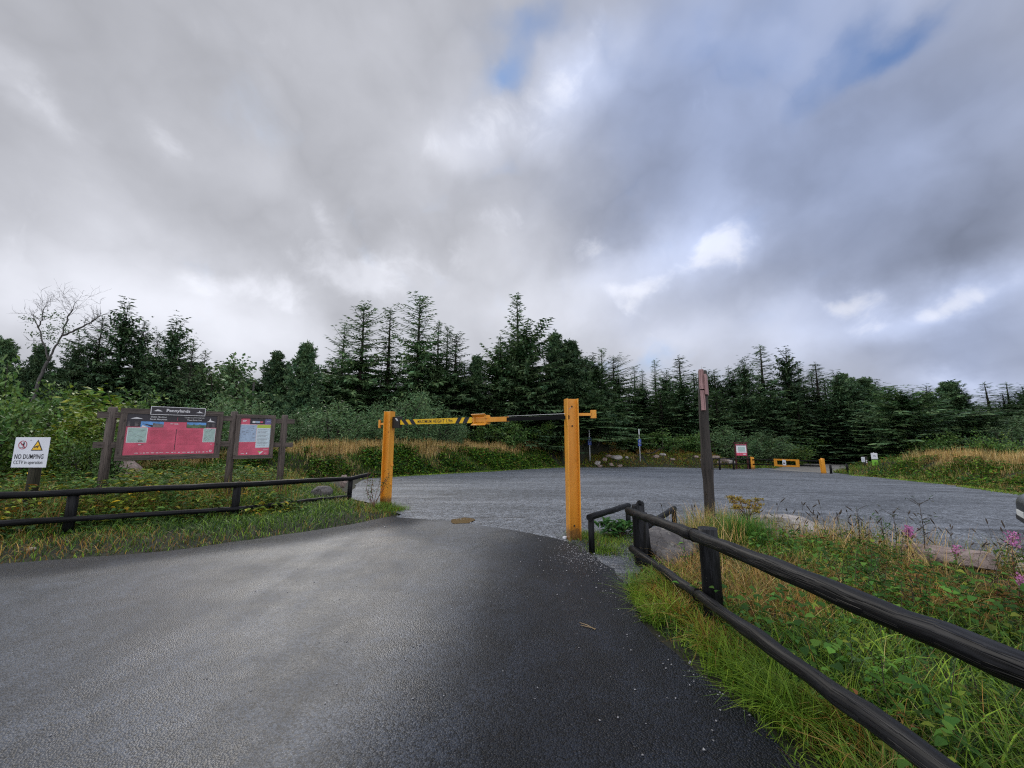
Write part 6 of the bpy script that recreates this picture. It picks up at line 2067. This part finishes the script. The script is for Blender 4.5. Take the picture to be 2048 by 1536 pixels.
willowherb(2024, 1064, 4.3, .5, "tall spindly pink willowherb at the right frame edge", 30, .05, 3)
willowherb(2040, 1148, 3.6, .4, "low pink willowherb at the right edge below the pale stone", 14, .04, 4)
# dark leafy stalks on the crest
for i, (px, py, Y, lb_) in enumerate(((1838, 1004, 4.9, "tall dark branching weed stalk just right of the brightest pink flower"), (1712, 1012, 5.4, "dark seeding thistle stalk at the left of the verge crest"), (1785, 1022, 5.1, "narrow dark stalk between the thistle and the brightest pink flower"), (1762, 1040, 5.0, "green nettle-like stalk on the verge crest left of the pink flower"))):
    t = at(px, py, Y); g = gz1(t.x, Y); h = t.z - g
    r_ = np.random.RandomState(200 + i)
    o = empty("weed_stalk", (t.x, Y, g), 0, lb_, "weed")
    mb = MB(); mb.tube([(-.03, 0, 0), (.01, 0, h * .6), (0, 0, h)], [.005, .004, .002], 5)
    P = []
    for k in range(14 if i == 0 else 6):
        f = r_.uniform(.45, .98); a = r_.uniform(0, 6.28); l = r_.uniform(.04, .13)
        e = (math.cos(a) * l, math.sin(a) * l, f * h + l * .7)
        mb.tube([(0, 0, f * h), e], [.003, .0015], 4, cap=False); P.append(e)
    mb.build("stem", M["stem_dark"], o)
    n = 70
    idx = r_.randint(0, len(P), n)
    PP = np.array(P)[idx] + r_.normal(size=(n, 3)) * .018
    z = np.where(r_.rand(n) < .5, PP[:, 2], r_.uniform(.1, .8, n) * h)
    x = np.where(z == PP[:, 2], PP[:, 0], r_.normal(size=n) * .02); y = np.where(z == PP[:, 2], PP[:, 1], r_.normal(size=n) * .02)
    base = ((np.array([.025, .05, .02]), 3), (np.array([.05, .04, .02]), 2)) if i != 3 else ((np.array([.05, .11, .03]), 3),)
    leaves(x, y, z, r_.uniform(.02, .06, n) * (1.3 if i == 3 else 1), r_.uniform(.008, .018, n), r_.uniform(-.3, .7, n), palette(r_, n, base), r_, "leaves", parent=o)

# left verge: grass in front of and under the fence, layered herbs under the notice boards
VL = [g2(-260, 1150), g2(0, 1129), g2(200, 1111), g2(400, 1094), g2(600, 1065), g2(700, 1049), g2(786, 1031), g2(805, 1024), (-3.35, 9.75), (-4.5, 11.0), (-5.6, 13.0), (-7.6, 16.0), (-13, 14), (-18, 8), (-16, 1.5)]
rng = np.random.RandomState(202)
def verge_left():
    q = scatter(VL, 110000, rng)
    x, y = q[:, 0], q[:, 1]
    k = (x > -y * 1.45 - 1.0)
    d = np.hypot(x, y)
    k &= rng.rand(len(x)) < np.clip(1.25 - d * .045, .25, 1)
    x, y = x[k], y[k]; n = len(x)
    edge = pave_d(x, y)
    m = edge > -.05
    x, y, edge = x[m], y[m], edge[m]; n = len(x)
    big = fbm(x, y, .8, 33, 3); clump = fbm(x, y, 2.0, 36, 3)
    isdry = rng.rand(n) < np.where(edge < 1.2, .20, .16) * sstep(.35, .65, big) * 2
    h = rng.uniform(.12, .34, n) * (.5 + clump) * (.32 + .28 * sstep(0, .5, edge) + .4 * sstep(1.5, 2.4, edge))
    w = rng.uniform(.006, .012, n)
    c = np.where(isdry[:, None], palette(rng, n, ((STRAW, 2), (OCHRE, 4), (RUST, 2))), palette(rng, n, ((GREEN, 4), (DEEP, 5), (LIME, 1.2))))
    o = blades(x, y, ground_z(x, y) - .01, h, w, rng.uniform(.3, 1.2, n), c, rng, .8, "verge_grass", tipcol=c * np.array([1.25, 1.12, .9]))
    tag(o, kind="stuff")
    # layered leaves (bracken, hogweed) under and beyond the boards
    q = scatter(VL, 60000, rng); x, y = q[:, 0], q[:, 1]
    pn = fbm(x, y, .9, 41, 3); edge = pave_d(x, y)
    k = (edge > 1.5) & (pn > .40) & (x > -y * 1.45 - 1)
    x, y, pn = x[k], y[k], pn[k]; n = len(x)
    lay = np.round(rng.uniform(0, 4, n)) / 4
    z = (.10 + .50 * lay * (0.5 + pn)) * sstep(1.35, 2.7, edge[k]) + rng.normal(size=n) * .02
    L = rng.uniform(.07, .16, n)
    c = palette(rng, n, ((np.array([.05, .10, .035]), 5), (np.array([.085, .15, .045]), 4), (np.array([.20, .19, .035]), .9), (np.array([.12, .075, .03]), .5)))
    ypatch = fbm(x, y, 1.3, 55, 2)
    c = np.where((ypatch > .63)[:, None], c * np.array([2.0, 1.35, .8]), c)
    o = leaves(x, y, ground_z(x, y) + z, L, L * .45, rng.uniform(-.35, .25, n), c, rng, "undergrowth")
    tag(o, kind="stuff")
    # taller grass and rush towards the far end
    q = scatter(VL, 16000, rng); x, y = q[:, 0], q[:, 1]; edge = pave_d(x, y)
    k = (edge > 1.6) & (fbm(x, y, .7, 61, 3) > .5) & (x > -y * 1.45 - 1); x, y = x[k], y[k]; n = len(x)
    c = palette(rng, n, ((OCHRE, 3), (RUST, 2), (STRAW, 2), (GREEN, 4)))
    o = blades(x, y, ground_z(x, y), rng.uniform(.35, .75, n), rng.uniform(.008, .014, n), rng.uniform(.2, .9, n), c, rng, .6, "tall_grass", tipcol=c * 1.15)
    tag(o, kind="stuff")
verge_left()
p = at(288, 935, 10.2)
tussock("montbretia", p.x, 10.2, 500, .62, .22, ((np.array([.22, .26, .03]), 3), (np.array([.10, .17, .03]), 2)), "yellow-green strap-leaved clump below the left half of the large crimson panel", "montbretia", (.015, .026), (.3, 1.0))
p = at(425, 1000, 9.3)
tussock("rush_clump", p.x - .3, 9.3, 400, .35, .16, ((np.array([.04, .10, .03]), 3), (GREEN, 2)), "dark grassy clump at the foot of the notice board's middle post", "rush clump", (.008, .014), (.3, 1.0))
# reddish weed leaning by the amber left post
def weed():
    b = gpos(742, 1018); r_ = np.random.RandomState(8)
    g = gz1(b.x, b.y)
    o = empty("weed_stalk", (b.x, b.y, g), 0, "reddish branching weed leaning on the amber left post", "weed")
    mb = MB(); P = []
    for k in range(7):
        a = r_.uniform(-.5, .7); l = r_.uniform(.45, .85)
        pts = [(0.02 * k, 0, 0), (a * .35 + .05, r_.uniform(-.1, .1), l * .5), (a * .5 + .12, r_.uniform(-.1, .1), l)]
        mb.tube(pts, [.008, .006, .003], 5, cap=False); P.append((pts[1], pts[2]))
    mb.build("stem", M["stem_red"], o)
    n = 200; i = r_.randint(0, 7, n); f = r_.rand(n)[:, None]
    A = np.array([p[0] for p in P])[i]; Bq = np.array([p[1] for p in P])[i]
    q = A * (1 - f) + Bq * f + r_.normal(size=(n, 3)) * .03
    leaves(q[:, 0], q[:, 1], q[:, 2], r_.uniform(.04, .08, n), r_.uniform(.015, .03, n), r_.uniform(-.5, .6, n), palette(r_, n, ((np.array([.12, .06, .03]), 3), (GREEN, 2), (DEEP, 2))), r_, "leaves", parent=o)
weed()

# banks round the car park
rng = np.random.RandomState(303)
def bank(foot, depth, n, side, crest, name, xlim=None, hmul=1.0, green=((GREEN * .8, 4), (DEEP * 1.1, 4), (LIME * .8, 1.5), (OCHRE, .25)), dry=((TAWNY, 4), (STRAW, 3), (OCHRE, .5)), wk=1.0, dryk=1.0):
    P = np.array(foot, float)
    seg = np.hypot(*(P[1:] - P[:-1]).T); cs = np.concatenate([[0], np.cumsum(seg)])
    t = rng.uniform(0, cs[-1], n)
    i = np.clip(np.searchsorted(cs, t, "right") - 1, 0, len(seg) - 1)
    f = ((t - cs[i]) / seg[i])[:, None]
    p = P[i] * (1 - f) + P[i + 1] * f
    tn = (P[i + 1] - P[i]) / seg[i][:, None]
    nr = np.stack([-tn[:, 1], tn[:, 0]], -1) * side
    d = rng.uniform(-.15, depth, n) + (fbm(p[:, 0], p[:, 1], 1.5, 70, 2) - .5) * .3
    q = p + nr * d[:, None]
    x, y = q[:, 0], q[:, 1]
    k = (np.abs(x) < y * 1.45 + 2) & (y > 1)
    x, y, d = x[k], y[k], d[k]; n = len(x)
    big = fbm(x, y, .5, 75, 3)
    pd = sstep(crest[0], crest[1], d + (big - .5) * 1.4) * dryk + .05 + .25 * sstep(.55, .7, big)
    isdry = rng.rand(n) < pd
    h = np.where(isdry, rng.uniform(.32, .90, n) * (.4 + .6 * sstep(crest[0] - .6, crest[1], d)), rng.uniform(.12, .34, n)) * (.6 + .8 * fbm(x, y, 1.4, 78, 2)) * hmul
    h *= .35 + .65 * sstep(0.0, .6, d)
    dist = np.hypot(x, y)
    w = rng.uniform(.007, .014, n) * np.clip(dist / 14, .8, 1.8) * np.where(isdry, .8, 1.3) * wk
    c = np.where(isdry[:, None], palette(rng, n, dry), palette(rng, n, green))
    o = blades(x, y, ground_z(x, y) - .02, h, w, np.where(isdry, rng.uniform(.05, .5, n), rng.uniform(.4, 1.3, n)), c, rng, .7, name, tipcol=c * np.array([1.2, 1.1, .95]))
    tag(o, kind="stuff")
def bank_herbs(foot, n, side, lo, hi):
    P = np.array(foot, float)
    seg = np.hypot(*(P[1:] - P[:-1]).T); cs = np.concatenate([[0], np.cumsum(seg)])
    t = rng.uniform(0, cs[-1], n); i = np.clip(np.searchsorted(cs, t, "right") - 1, 0, len(seg) - 1); f = ((t - cs[i]) / seg[i])[:, None]
    p = P[i] * (1 - f) + P[i + 1] * f; tn = (P[i + 1] - P[i]) / seg[i][:, None]
    d = rng.uniform(lo, hi, n)
    q = p + np.stack([-tn[:, 1], tn[:, 0]], -1) * side * d[:, None]
    x, y = q[:, 0], q[:, 1]
    k = (fbm(x, y, .9, 95, 3) > .47) & (y > 1) & (np.abs(x) < y * 1.45 + 2); x, y, d = x[k], y[k], d[k]; n = len(x)
    L = rng.uniform(.10, .24, n)
    c = palette(rng, n, ((GREEN, 4), (DEEP * 1.3, 4), (LIME * .8, 1.5), (OCHRE * .7, .5)))
    o = leaves(x, y, ground_z(x, y) + rng.uniform(.08, .38, n) * sstep(0, .7, d), L, L * .5, rng.uniform(-.5, .4, n), c, rng, "undergrowth"); tag(o, kind="stuff")
bank_herbs(FOOT1, 26000, 1, .15, 2.9)
bank_herbs(FOOT3, 12000, 1, .3, 3.5)
bank(FOOT1, 5.0, 95000, 1, (1.7, 2.6), "bank_grass")
bank(FOOT2, 4.5, 30000, 1, (2.2, 3.6), "bank_grass", dryk=.45, hmul=.85, green=((GREEN, 4), (OCHRE, 3), (RUST, 1.5), (LIME * .8, 1.5)), dry=((OCHRE, 3), (STRAW, 2), (TAWNY, 1)))
bank(FOOT3, 7.0, 80000, 1, (2.4, 3.8), "bank_grass", dryk=.8, green=((GREEN, 4), (OCHRE * .8, 2), (DEEP * 1.2, 3), (LIME * .8, 2.5)))
# lime fringe of short turf along the foot of the banks
def fringe(foot, n, side):
    P = np.array(foot, float)
    seg = np.hypot(*(P[1:] - P[:-1]).T); cs = np.concatenate([[0], np.cumsum(seg)])
    t = rng.uniform(0, cs[-1], n); i = np.clip(np.searchsorted(cs, t, "right") - 1, 0, len(seg) - 1); f = ((t - cs[i]) / seg[i])[:, None]
    p = P[i] * (1 - f) + P[i + 1] * f; tn = (P[i + 1] - P[i]) / seg[i][:, None]
    q = p + np.stack([-tn[:, 1], tn[:, 0]], -1) * side * (rng.normal(size=(n, 1)) * .16 + .02)
    k = (fbm(q[:, 0], q[:, 1], .9, 90, 2) > .42); q = q[k]; n = len(q)
    c = palette(rng, n, ((LIME * 1.1, 4), (GREEN * 1.2, 2), (STRAW, .6)))
    o = blades(q[:, 0], q[:, 1], base_z(q[:, 0], q[:, 1]), rng.uniform(.04, .11, n), rng.uniform(.01, .02, n), rng.uniform(.3, 1.2, n), c, rng, .7, "turf_fringe"); tag(o, kind="stuff")
fringe(FOOT1, 9000, 1); fringe(FOOT3, 8000, 1)
# scrub floor under the trees, seen between trunks
def floor_scrub():
    n = 60000
    x = rng.uniform(-34, 60, n); y = rng.uniform(14, 48, n)
    k = (np.abs(x) < y * 1.4 + 3)
    d1 = left_of(FOOT1, x, y); d2 = left_of(FOOT2, x, y); d3 = left_of(FOOT3, x, y)
    k &= ((d1 > 3.0) & (x < 5)) | ((x >= 5) & (x < 16) & (y > 37)) | ((x >= 16) & (y > 36) & (x < 40)) | ((x >= 24) & (d3 > 4))
    tr_ = seg_dist(TR, x, y); k &= (tr_ > .3) & ~inside(TR, x, y)
    x, y = x[k], y[k]; n = len(x)
    L = rng.uniform(.12, .26, n)
    c = palette(rng, n, ((DEEP, 4), (GREEN * .7, 3), (OCHRE * .6, 1.5)))
    o = leaves(x, y, ground_z(x, y) + rng.uniform(.02, .5, n), L, L * .5, rng.uniform(-.3, .8, n), c, rng, "undergrowth"); tag(o, kind="stuff")
    # verge of the track and grass beyond the gate
    m = 90000
    x = rng.uniform(18, 46, m); y = rng.uniform(26, 52, m)
    d = seg_dist(TR, x, y); k = ~inside(TR, x, y) & ~inside(GRAV, x, y) & (d < 4); x, y = x[k], y[k]; n = len(x)
    c = palette(rng, n, ((GREEN, 3), (LIME * .8, 2), (OCHRE, 2), (DEEP, 2)))
    o = blades(x, y, ground_z(x, y), rng.uniform(.12, .4, n), rng.uniform(.02, .034, n), rng.uniform(.3, 1.2, n), c, rng, .7, "bank_grass"); tag(o, kind="stuff")
floor_scrub()

# loose chippings on tarmac and gravel
def chips():
    rng = np.random.RandomState(404)
    base = []
    n1 = 1500
    x = rng.uniform(-3, 2.2, n1 * 3); y = rng.uniform(.9, 7.5, n1 * 3)
    k = inside(ASPH, x, y)
    e = seg_dist(ASPH, x, y)
    k &= rng.rand(len(x)) < np.clip(.05 + .9 * np.exp(-e / .22) * (x > 0) + .2 * np.exp(-e / .15), 0, 1)
    x, y = x[k], y[k]
    # sprinkled patch at the foot of the knee rail
    m = 600
    p = gpos(1190, 1120)
    x = np.concatenate([x, p.x + rng.normal(size=m) * .32]); y = np.concatenate([y, p.y + rng.normal(size=m) * .28])
    # gravel stones standing out near the join
    m = 3200
    gx = rng.uniform(-4, 4.5, m); gy = rng.uniform(5.2, 11, m); k = inside(GRAV, gx, gy) & ~inside(ASPH, gx, gy)
    x = np.concatenate([x, gx[k]]); y = np.concatenate([y, gy[k]])
    n = len(x)
    s = rng.uniform(.004, .010, n) * (1 + .6 * (rng.rand(n) < .06)) * (1 + .25 * np.maximum(y - 5, 0) * .5)
    t = np.array([[1, 0, 0], [-.5, .8, 0], [-.6, -.8, 0], [.2, .1, .8], [.1, -.1, -.5]])
    a = rng.uniform(0, 6.28, n); ca, sa = np.cos(a), np.sin(a)
    tt = t[None] * rng.uniform(.7, 1.3, (n, 5, 3)) * s[:, None, None]
    V = np.stack([tt[..., 0] * ca[:, None] - tt[..., 1] * sa[:, None], tt[..., 0] * sa[:, None] + tt[..., 1] * ca[:, None], tt[..., 2] * .8], -1)
    V += np.stack([x, y, base_z(x, y) + .016 + s * .2], -1)[:, None]
    V = V.reshape(-1, 3)
    b = (np.arange(n) * 5)[:, None]
    Tr = np.concatenate([b + np.array([[i, j, k_]]) for i, j, k_ in ((0, 1, 3), (1, 2, 3), (2, 0, 3), (1, 0, 4), (2, 1, 4), (0, 2, 4))])
    o = np_mesh("loose_chippings", V, None, M["chip"], tris=Tr); tag(o, kind="stuff")
chips()
# ------------------------------------------------------------------ daylight: cloud-broken sky and a veiled sun
SUN_EL, SUN_AZ = R(36), R(-26)      # azimuth from +Y, towards -X
world = bpy.data.worlds.new("World")
scene.world = world
world.use_nodes = True
t = NT(world.node_tree)
bg = t.n["Background"]
sky = t.node("ShaderNodeTexSky", sky_type="NISHITA")
sky.sun_disc = False
sky.sun_elevation = SUN_EL
sky.sun_rotation = SUN_AZ
sky.air_density = 1.0; sky.dust_density = 0.6; sky.ozone_density = 1.5
d0 = t.coord("Generated")
def nvec(vec, scale, detail, rough, amp):
    n = t.node("ShaderNodeTexNoise"); t.l.new(vec, n.inputs["Vector"])
    n.inputs["Scale"].default_value = scale; n.inputs["Detail"].default_value = detail; n.inputs["Roughness"].default_value = rough
    return t.vm("SCALE", t.vm("SUBTRACT", n.outputs["Color"], (0.5, 0.5, 0.5)), sc=amp)
dw = t.vm("ADD", d0, nvec(d0, 2.4, 3, 0.45, 0.24))
dw = t.vm("ADD", dw, nvec(d0, 7.5, 5, 0.55, 0.11))
sep = t.node("ShaderNodeSeparateXYZ"); t.l.new(dw, sep.inputs[0])
sx, sy, sz = sep.outputs
ln = t.vm("LENGTH", dw)
AZ = t.m("ARCTAN2", sx, sy)
EL = t.m("ARCSINE", t.m("DIVIDE", sz, ln))
def azel(px, py):
    a, b = ray(px, py)
    return math.atan2(a, 1.0), math.atan2(b, math.hypot(a, 1.0))
def blob(px, py, rx, ry, rot=0.0, p=2.0):
    a0, e0 = azel(px, py)
    a1, _ = azel(px + rx, py); a2, _ = azel(px - rx, py); _, e1 = azel(px, py - ry); _, e2 = azel(px, py + ry)
    ra = max(abs(a1 - a2) / 2, .01); re = max(abs(e1 - e2) / 2, .01)
    c, s = math.cos(rot), math.sin(rot)
    da = t.m("SUBTRACT", AZ, a0); de = t.m("SUBTRACT", EL, e0)
    u = t.m("MULTIPLY_ADD", da, c / ra, t.m("MULTIPLY", de, s / ra))
    v = t.m("MULTIPLY_ADD", da, -s / re, t.m("MULTIPLY", de, c / re))
    q = t.m("MULTIPLY_ADD", u, u, t.m("MULTIPLY", v, v))
    return t.m("POWER", 2.718, t.m("MULTIPLY", q, -1.0))
# cloud-deck noise in a horizontal plane, drawn out along the wind
pl = t.node("ShaderNodeSeparateXYZ"); t.l.new(t.vm("NORMALIZE", d0), pl.inputs[0])
den = t.m("ADD", t.m("MAXIMUM", pl.outputs[2], 0.0), 0.16)
cmb = t.node("ShaderNodeCombineXYZ")
t.l.new(t.m("DIVIDE", pl.outputs[0], den), cmb.inputs[0]); t.l.new(t.m("DIVIDE", pl.outputs[1], den), cmb.inputs[1])
plane = cmb.outputs[0]
dv = t.vm("ADD", d0, nvec(d0, 5.0, 4, 0.5, 0.14))
bil = t.m("ABSOLUTE", t.m("MULTIPLY_ADD", t.noise(dv, 4.2, 4, 0.46), 2.0, -1.0))   # billows
n1 = t.noise(t.scale(plane, (1.0, 0.42, 1)), 1.35, 5, 0.5, 0.5)
n2 = t.noise(t.scale(plane, (1.0, 0.55, 1)), 3.6, 5, 0.52, 0.4)
n3 = t.noise(dw, 4.0, 5, 0.52, 0.2)
nf = t.noise(dv, 6.5, 8, 0.60, 0.3)                                                 # ragged detail at the openings
def tot(lst, start):
    acc = start
    for (px, py, rx, ry, rot, k) in lst:
        acc = t.m("MULTIPLY_ADD", blob(px, py, rx, ry, rot), k, acc)
    return acc
LUM = [  # where the deck is thin and bright (+) or thick and dark (-)
    (330, 655, 580, 105, 0, .40), (700, 575, 170, 60, .2, .12), (1020, 600, 340, 90, 0, .14),
    (370, 335, 75, 55, 0, .06), (640, 425, 110, 60, -.5, .06), (40, 240, 190, 34, -.35, .13), (150, 470, 260, 120, 0, .10),
    (920, 275, 170, 70, .0, .17), (1150, 150, 110, 95, .5, .25), (800, 120, 240, 120, 0, .07),
    (670, 570, 130, 70, .2, -.15), (720, 660, 60, 55, .6, -.12), (460, 370, 160, 80, 0, .05), (900, 400, 140, 70, 0, .05), (450, 200, 260, 80, -.4, -.05), (830, 430, 130, 60, .3, -.06),
    (1290, 370, 150, 120, .4, -.12), (1445, 475, 80, 90, -.7, .10), (1390, 350, 60, 110, .3, .10), (1030, 480, 90, 60, .5, .08), (1250, 560, 240, 60, .3, .20), (1370, 540, 120, 60, 0, .08),
    (1620, 480, 260, 160, 0, -.05), (1800, 500, 300, 110, .15, -.06), (1730, 250, 420, 80, .38, -.07), (1600, 100, 420, 90, .3, .06), (1960, 480, 240, 110, 0, -.14), (1560, 300, 220, 160, 0, -.06),
    (1900, 610, 260, 48, .12, .20), (1690, 600, 110, 44, 0, .10), (1960, 740, 160, 26, 0, .20), (1860, 690, 220, 40, .08, -.05), (1420, 690, 300, 70, 0, .20), (1640, 690, 160, 40, 0, .04)]
GAP = [(1055, 90, 95, 85, .4, .66), (1010, 140, 60, 40, 0, .42), (1030, 20, 150, 60, 0, .38), (1745, 80, 150, 36, .42, .80), (1640, 135, 130, 34, .5, .38), (1560, 20, 200, 70, 0, .28), (1045, 345, 50, 26, 0, .36),
       (2060, 150, 90, 70, 0, .50), (1480, 170, 140, 50, .2, .26), (1330, 60, 190, 110, 0, .22), (1290, 735, 150, 26, 0, .34), (1150, 740, 120, 30, 0, .2), (1900, 20, 200, 80, 0, .22), (1750, 300, 260, 60, .3, .16)]
BLUE = [(1750, 350, 560, 450, 0, .85), (1340, 110, 330, 260, 0, .70), (2000, 680, 320, 140, 0, .40), (1300, 420, 200, 180, 0, .30)]
PUFF = [(368, 335, 75, 48, 0, .95), (640, 425, 70, 36, -.6, .65), (745, 552, 130, 58, .1, 1.0), (1150, 150, 100, 90, .5, .52), (1442, 472, 45, 62, -.6, .9), (1350, 548, 100, 32, .1, .52), (925, 265, 110, 60, 0, .40),
        (1025, 480, 55, 42, .3, .7), (1190, 505, 45, 26, 0, .6), (1910, 608, 220, 30, .12, .7), (1695, 600, 70, 26, 0, .65), (470, 600, 240, 40, 0, .6), (1900, 735, 150, 22, 0, .6), (1250, 585, 120, 30, 0, .6), (1400, 250, 50, 60, -.8, .5), (30, 235, 130, 26, -.3, .5)]
L = tot(LUM, 0.475)
P = t.m("ADD", tot(PUFF, -0.06), t.m("MULTIPLY", t.m("SUBTRACT", nf, 0.5), 2.4))
P = t.map(P, 0.20, 0.95)
L = t.m("ADD", L, t.m("MULTIPLY", P, 0.19))
L = t.m("ADD", L, t.m("MULTIPLY", t.m("SUBTRACT", n1, 0.5), 0.06))
L = t.m("ADD", L, t.m("MULTIPLY", t.m("SUBTRACT", n2, 0.5), 0.07))
L = t.m("ADD", L, t.m("MULTIPLY", t.m("SUBTRACT", n3, 0.5), 0.19))
L = t.m("ADD", L, t.m("MULTIPLY", t.m("SUBTRACT", bil, 0.2), 0.18))
G = t.m("MULTIPLY", tot(GAP, 0.0), t.map(t.m("ADD", n3, t.m("MULTIPLY", t.m("SUBTRACT", nf, 0.5), 0.6)), 0.30, 0.68, 0.25, 1.35))
G = t.m("MULTIPLY", G, t.map(P, 0.0, 0.8, 1.0, 0.15))
G = t.m("MINIMUM", G, 0.86)
Bf = t.m("MULTIPLY", t.m("MINIMUM", tot(BLUE, 0.0), 1.0), t.map(P, 0.0, 1.0, 1.0, 0.35))
L = t.m("MAXIMUM", L, 0.12)
# unseen sky overhead and behind the camera, brightened as added fill light
L = t.m("ADD", L, t.map(pl.outputs[1], 0.12, -0.45, 0.0, 0.75))
L = t.m("ADD", L, t.map(pl.outputs[2], 0.84, 0.97, 0.0, 0.45))
G = tot(GAP, -0.12)
G = t.m("ADD", G, t.m("MULTIPLY", t.m("SUBTRACT", n3, 0.5), 1.5))
G = t.m("ADD", G, t.m("MULTIPLY", t.m("SUBTRACT", n2, 0.5), 0.6))
G = t.m("SUBTRACT", G, t.m("MULTIPLY", t.m("SUBTRACT", bil, 0.2), 0.5))
G = t.map(G, 0.05, 1.15, 0.0, 0.90)
tint = t.mix(Bf, (0.95, 0.972, 1.065, 1), (0.70, 0.85, 1.27, 1))
cloud = t.vm("SCALE", tint, sc=t.m("MULTIPLY", L, 10.0))
skyc = t.vm("MULTIPLY", sky.outputs[0], (0.62, 0.95, 1.3))
colr = t.mix(G, cloud, skyc)
t.l.new(colr, bg.inputs["Color"])
bg.inputs["Strength"].default_value = 0.1
world.cycles.sampling_method = "MANUAL"
world.cycles.sample_map_resolution = 512

sd = bpy.data.lights.new("sun", "SUN")
sd.energy = 1.2; sd.angle = R(14); sd.color = (1.0, 0.95, 0.88)
so = bpy.data.objects.new("sun", sd); COL.objects.link(so)
dirv = Vector((math.sin(SUN_AZ) * math.cos(SUN_EL), math.cos(SUN_AZ) * math.cos(SUN_EL), math.sin(SUN_EL)))
so.rotation_euler = (-dirv).to_track_quat("-Z", "Y").to_euler()
so.location = dirv * 50

vs = scene.view_settings
scene.display_settings.display_device = "sRGB"
vs.view_transform = "Standard"; vs.look = "None"; vs.exposure = 0.1; vs.gamma = 1.0
vs.use_curve_mapping = False
scene.cycles.max_bounces = 6; scene.cycles.diffuse_bounces = 2; scene.cycles.glossy_bounces = 2; scene.cycles.transmission_bounces = 3; scene.cycles.transparent_max_bounces = 4
scene.cycles.use_denoising = False
scene.cycles.filter_width = 1.2
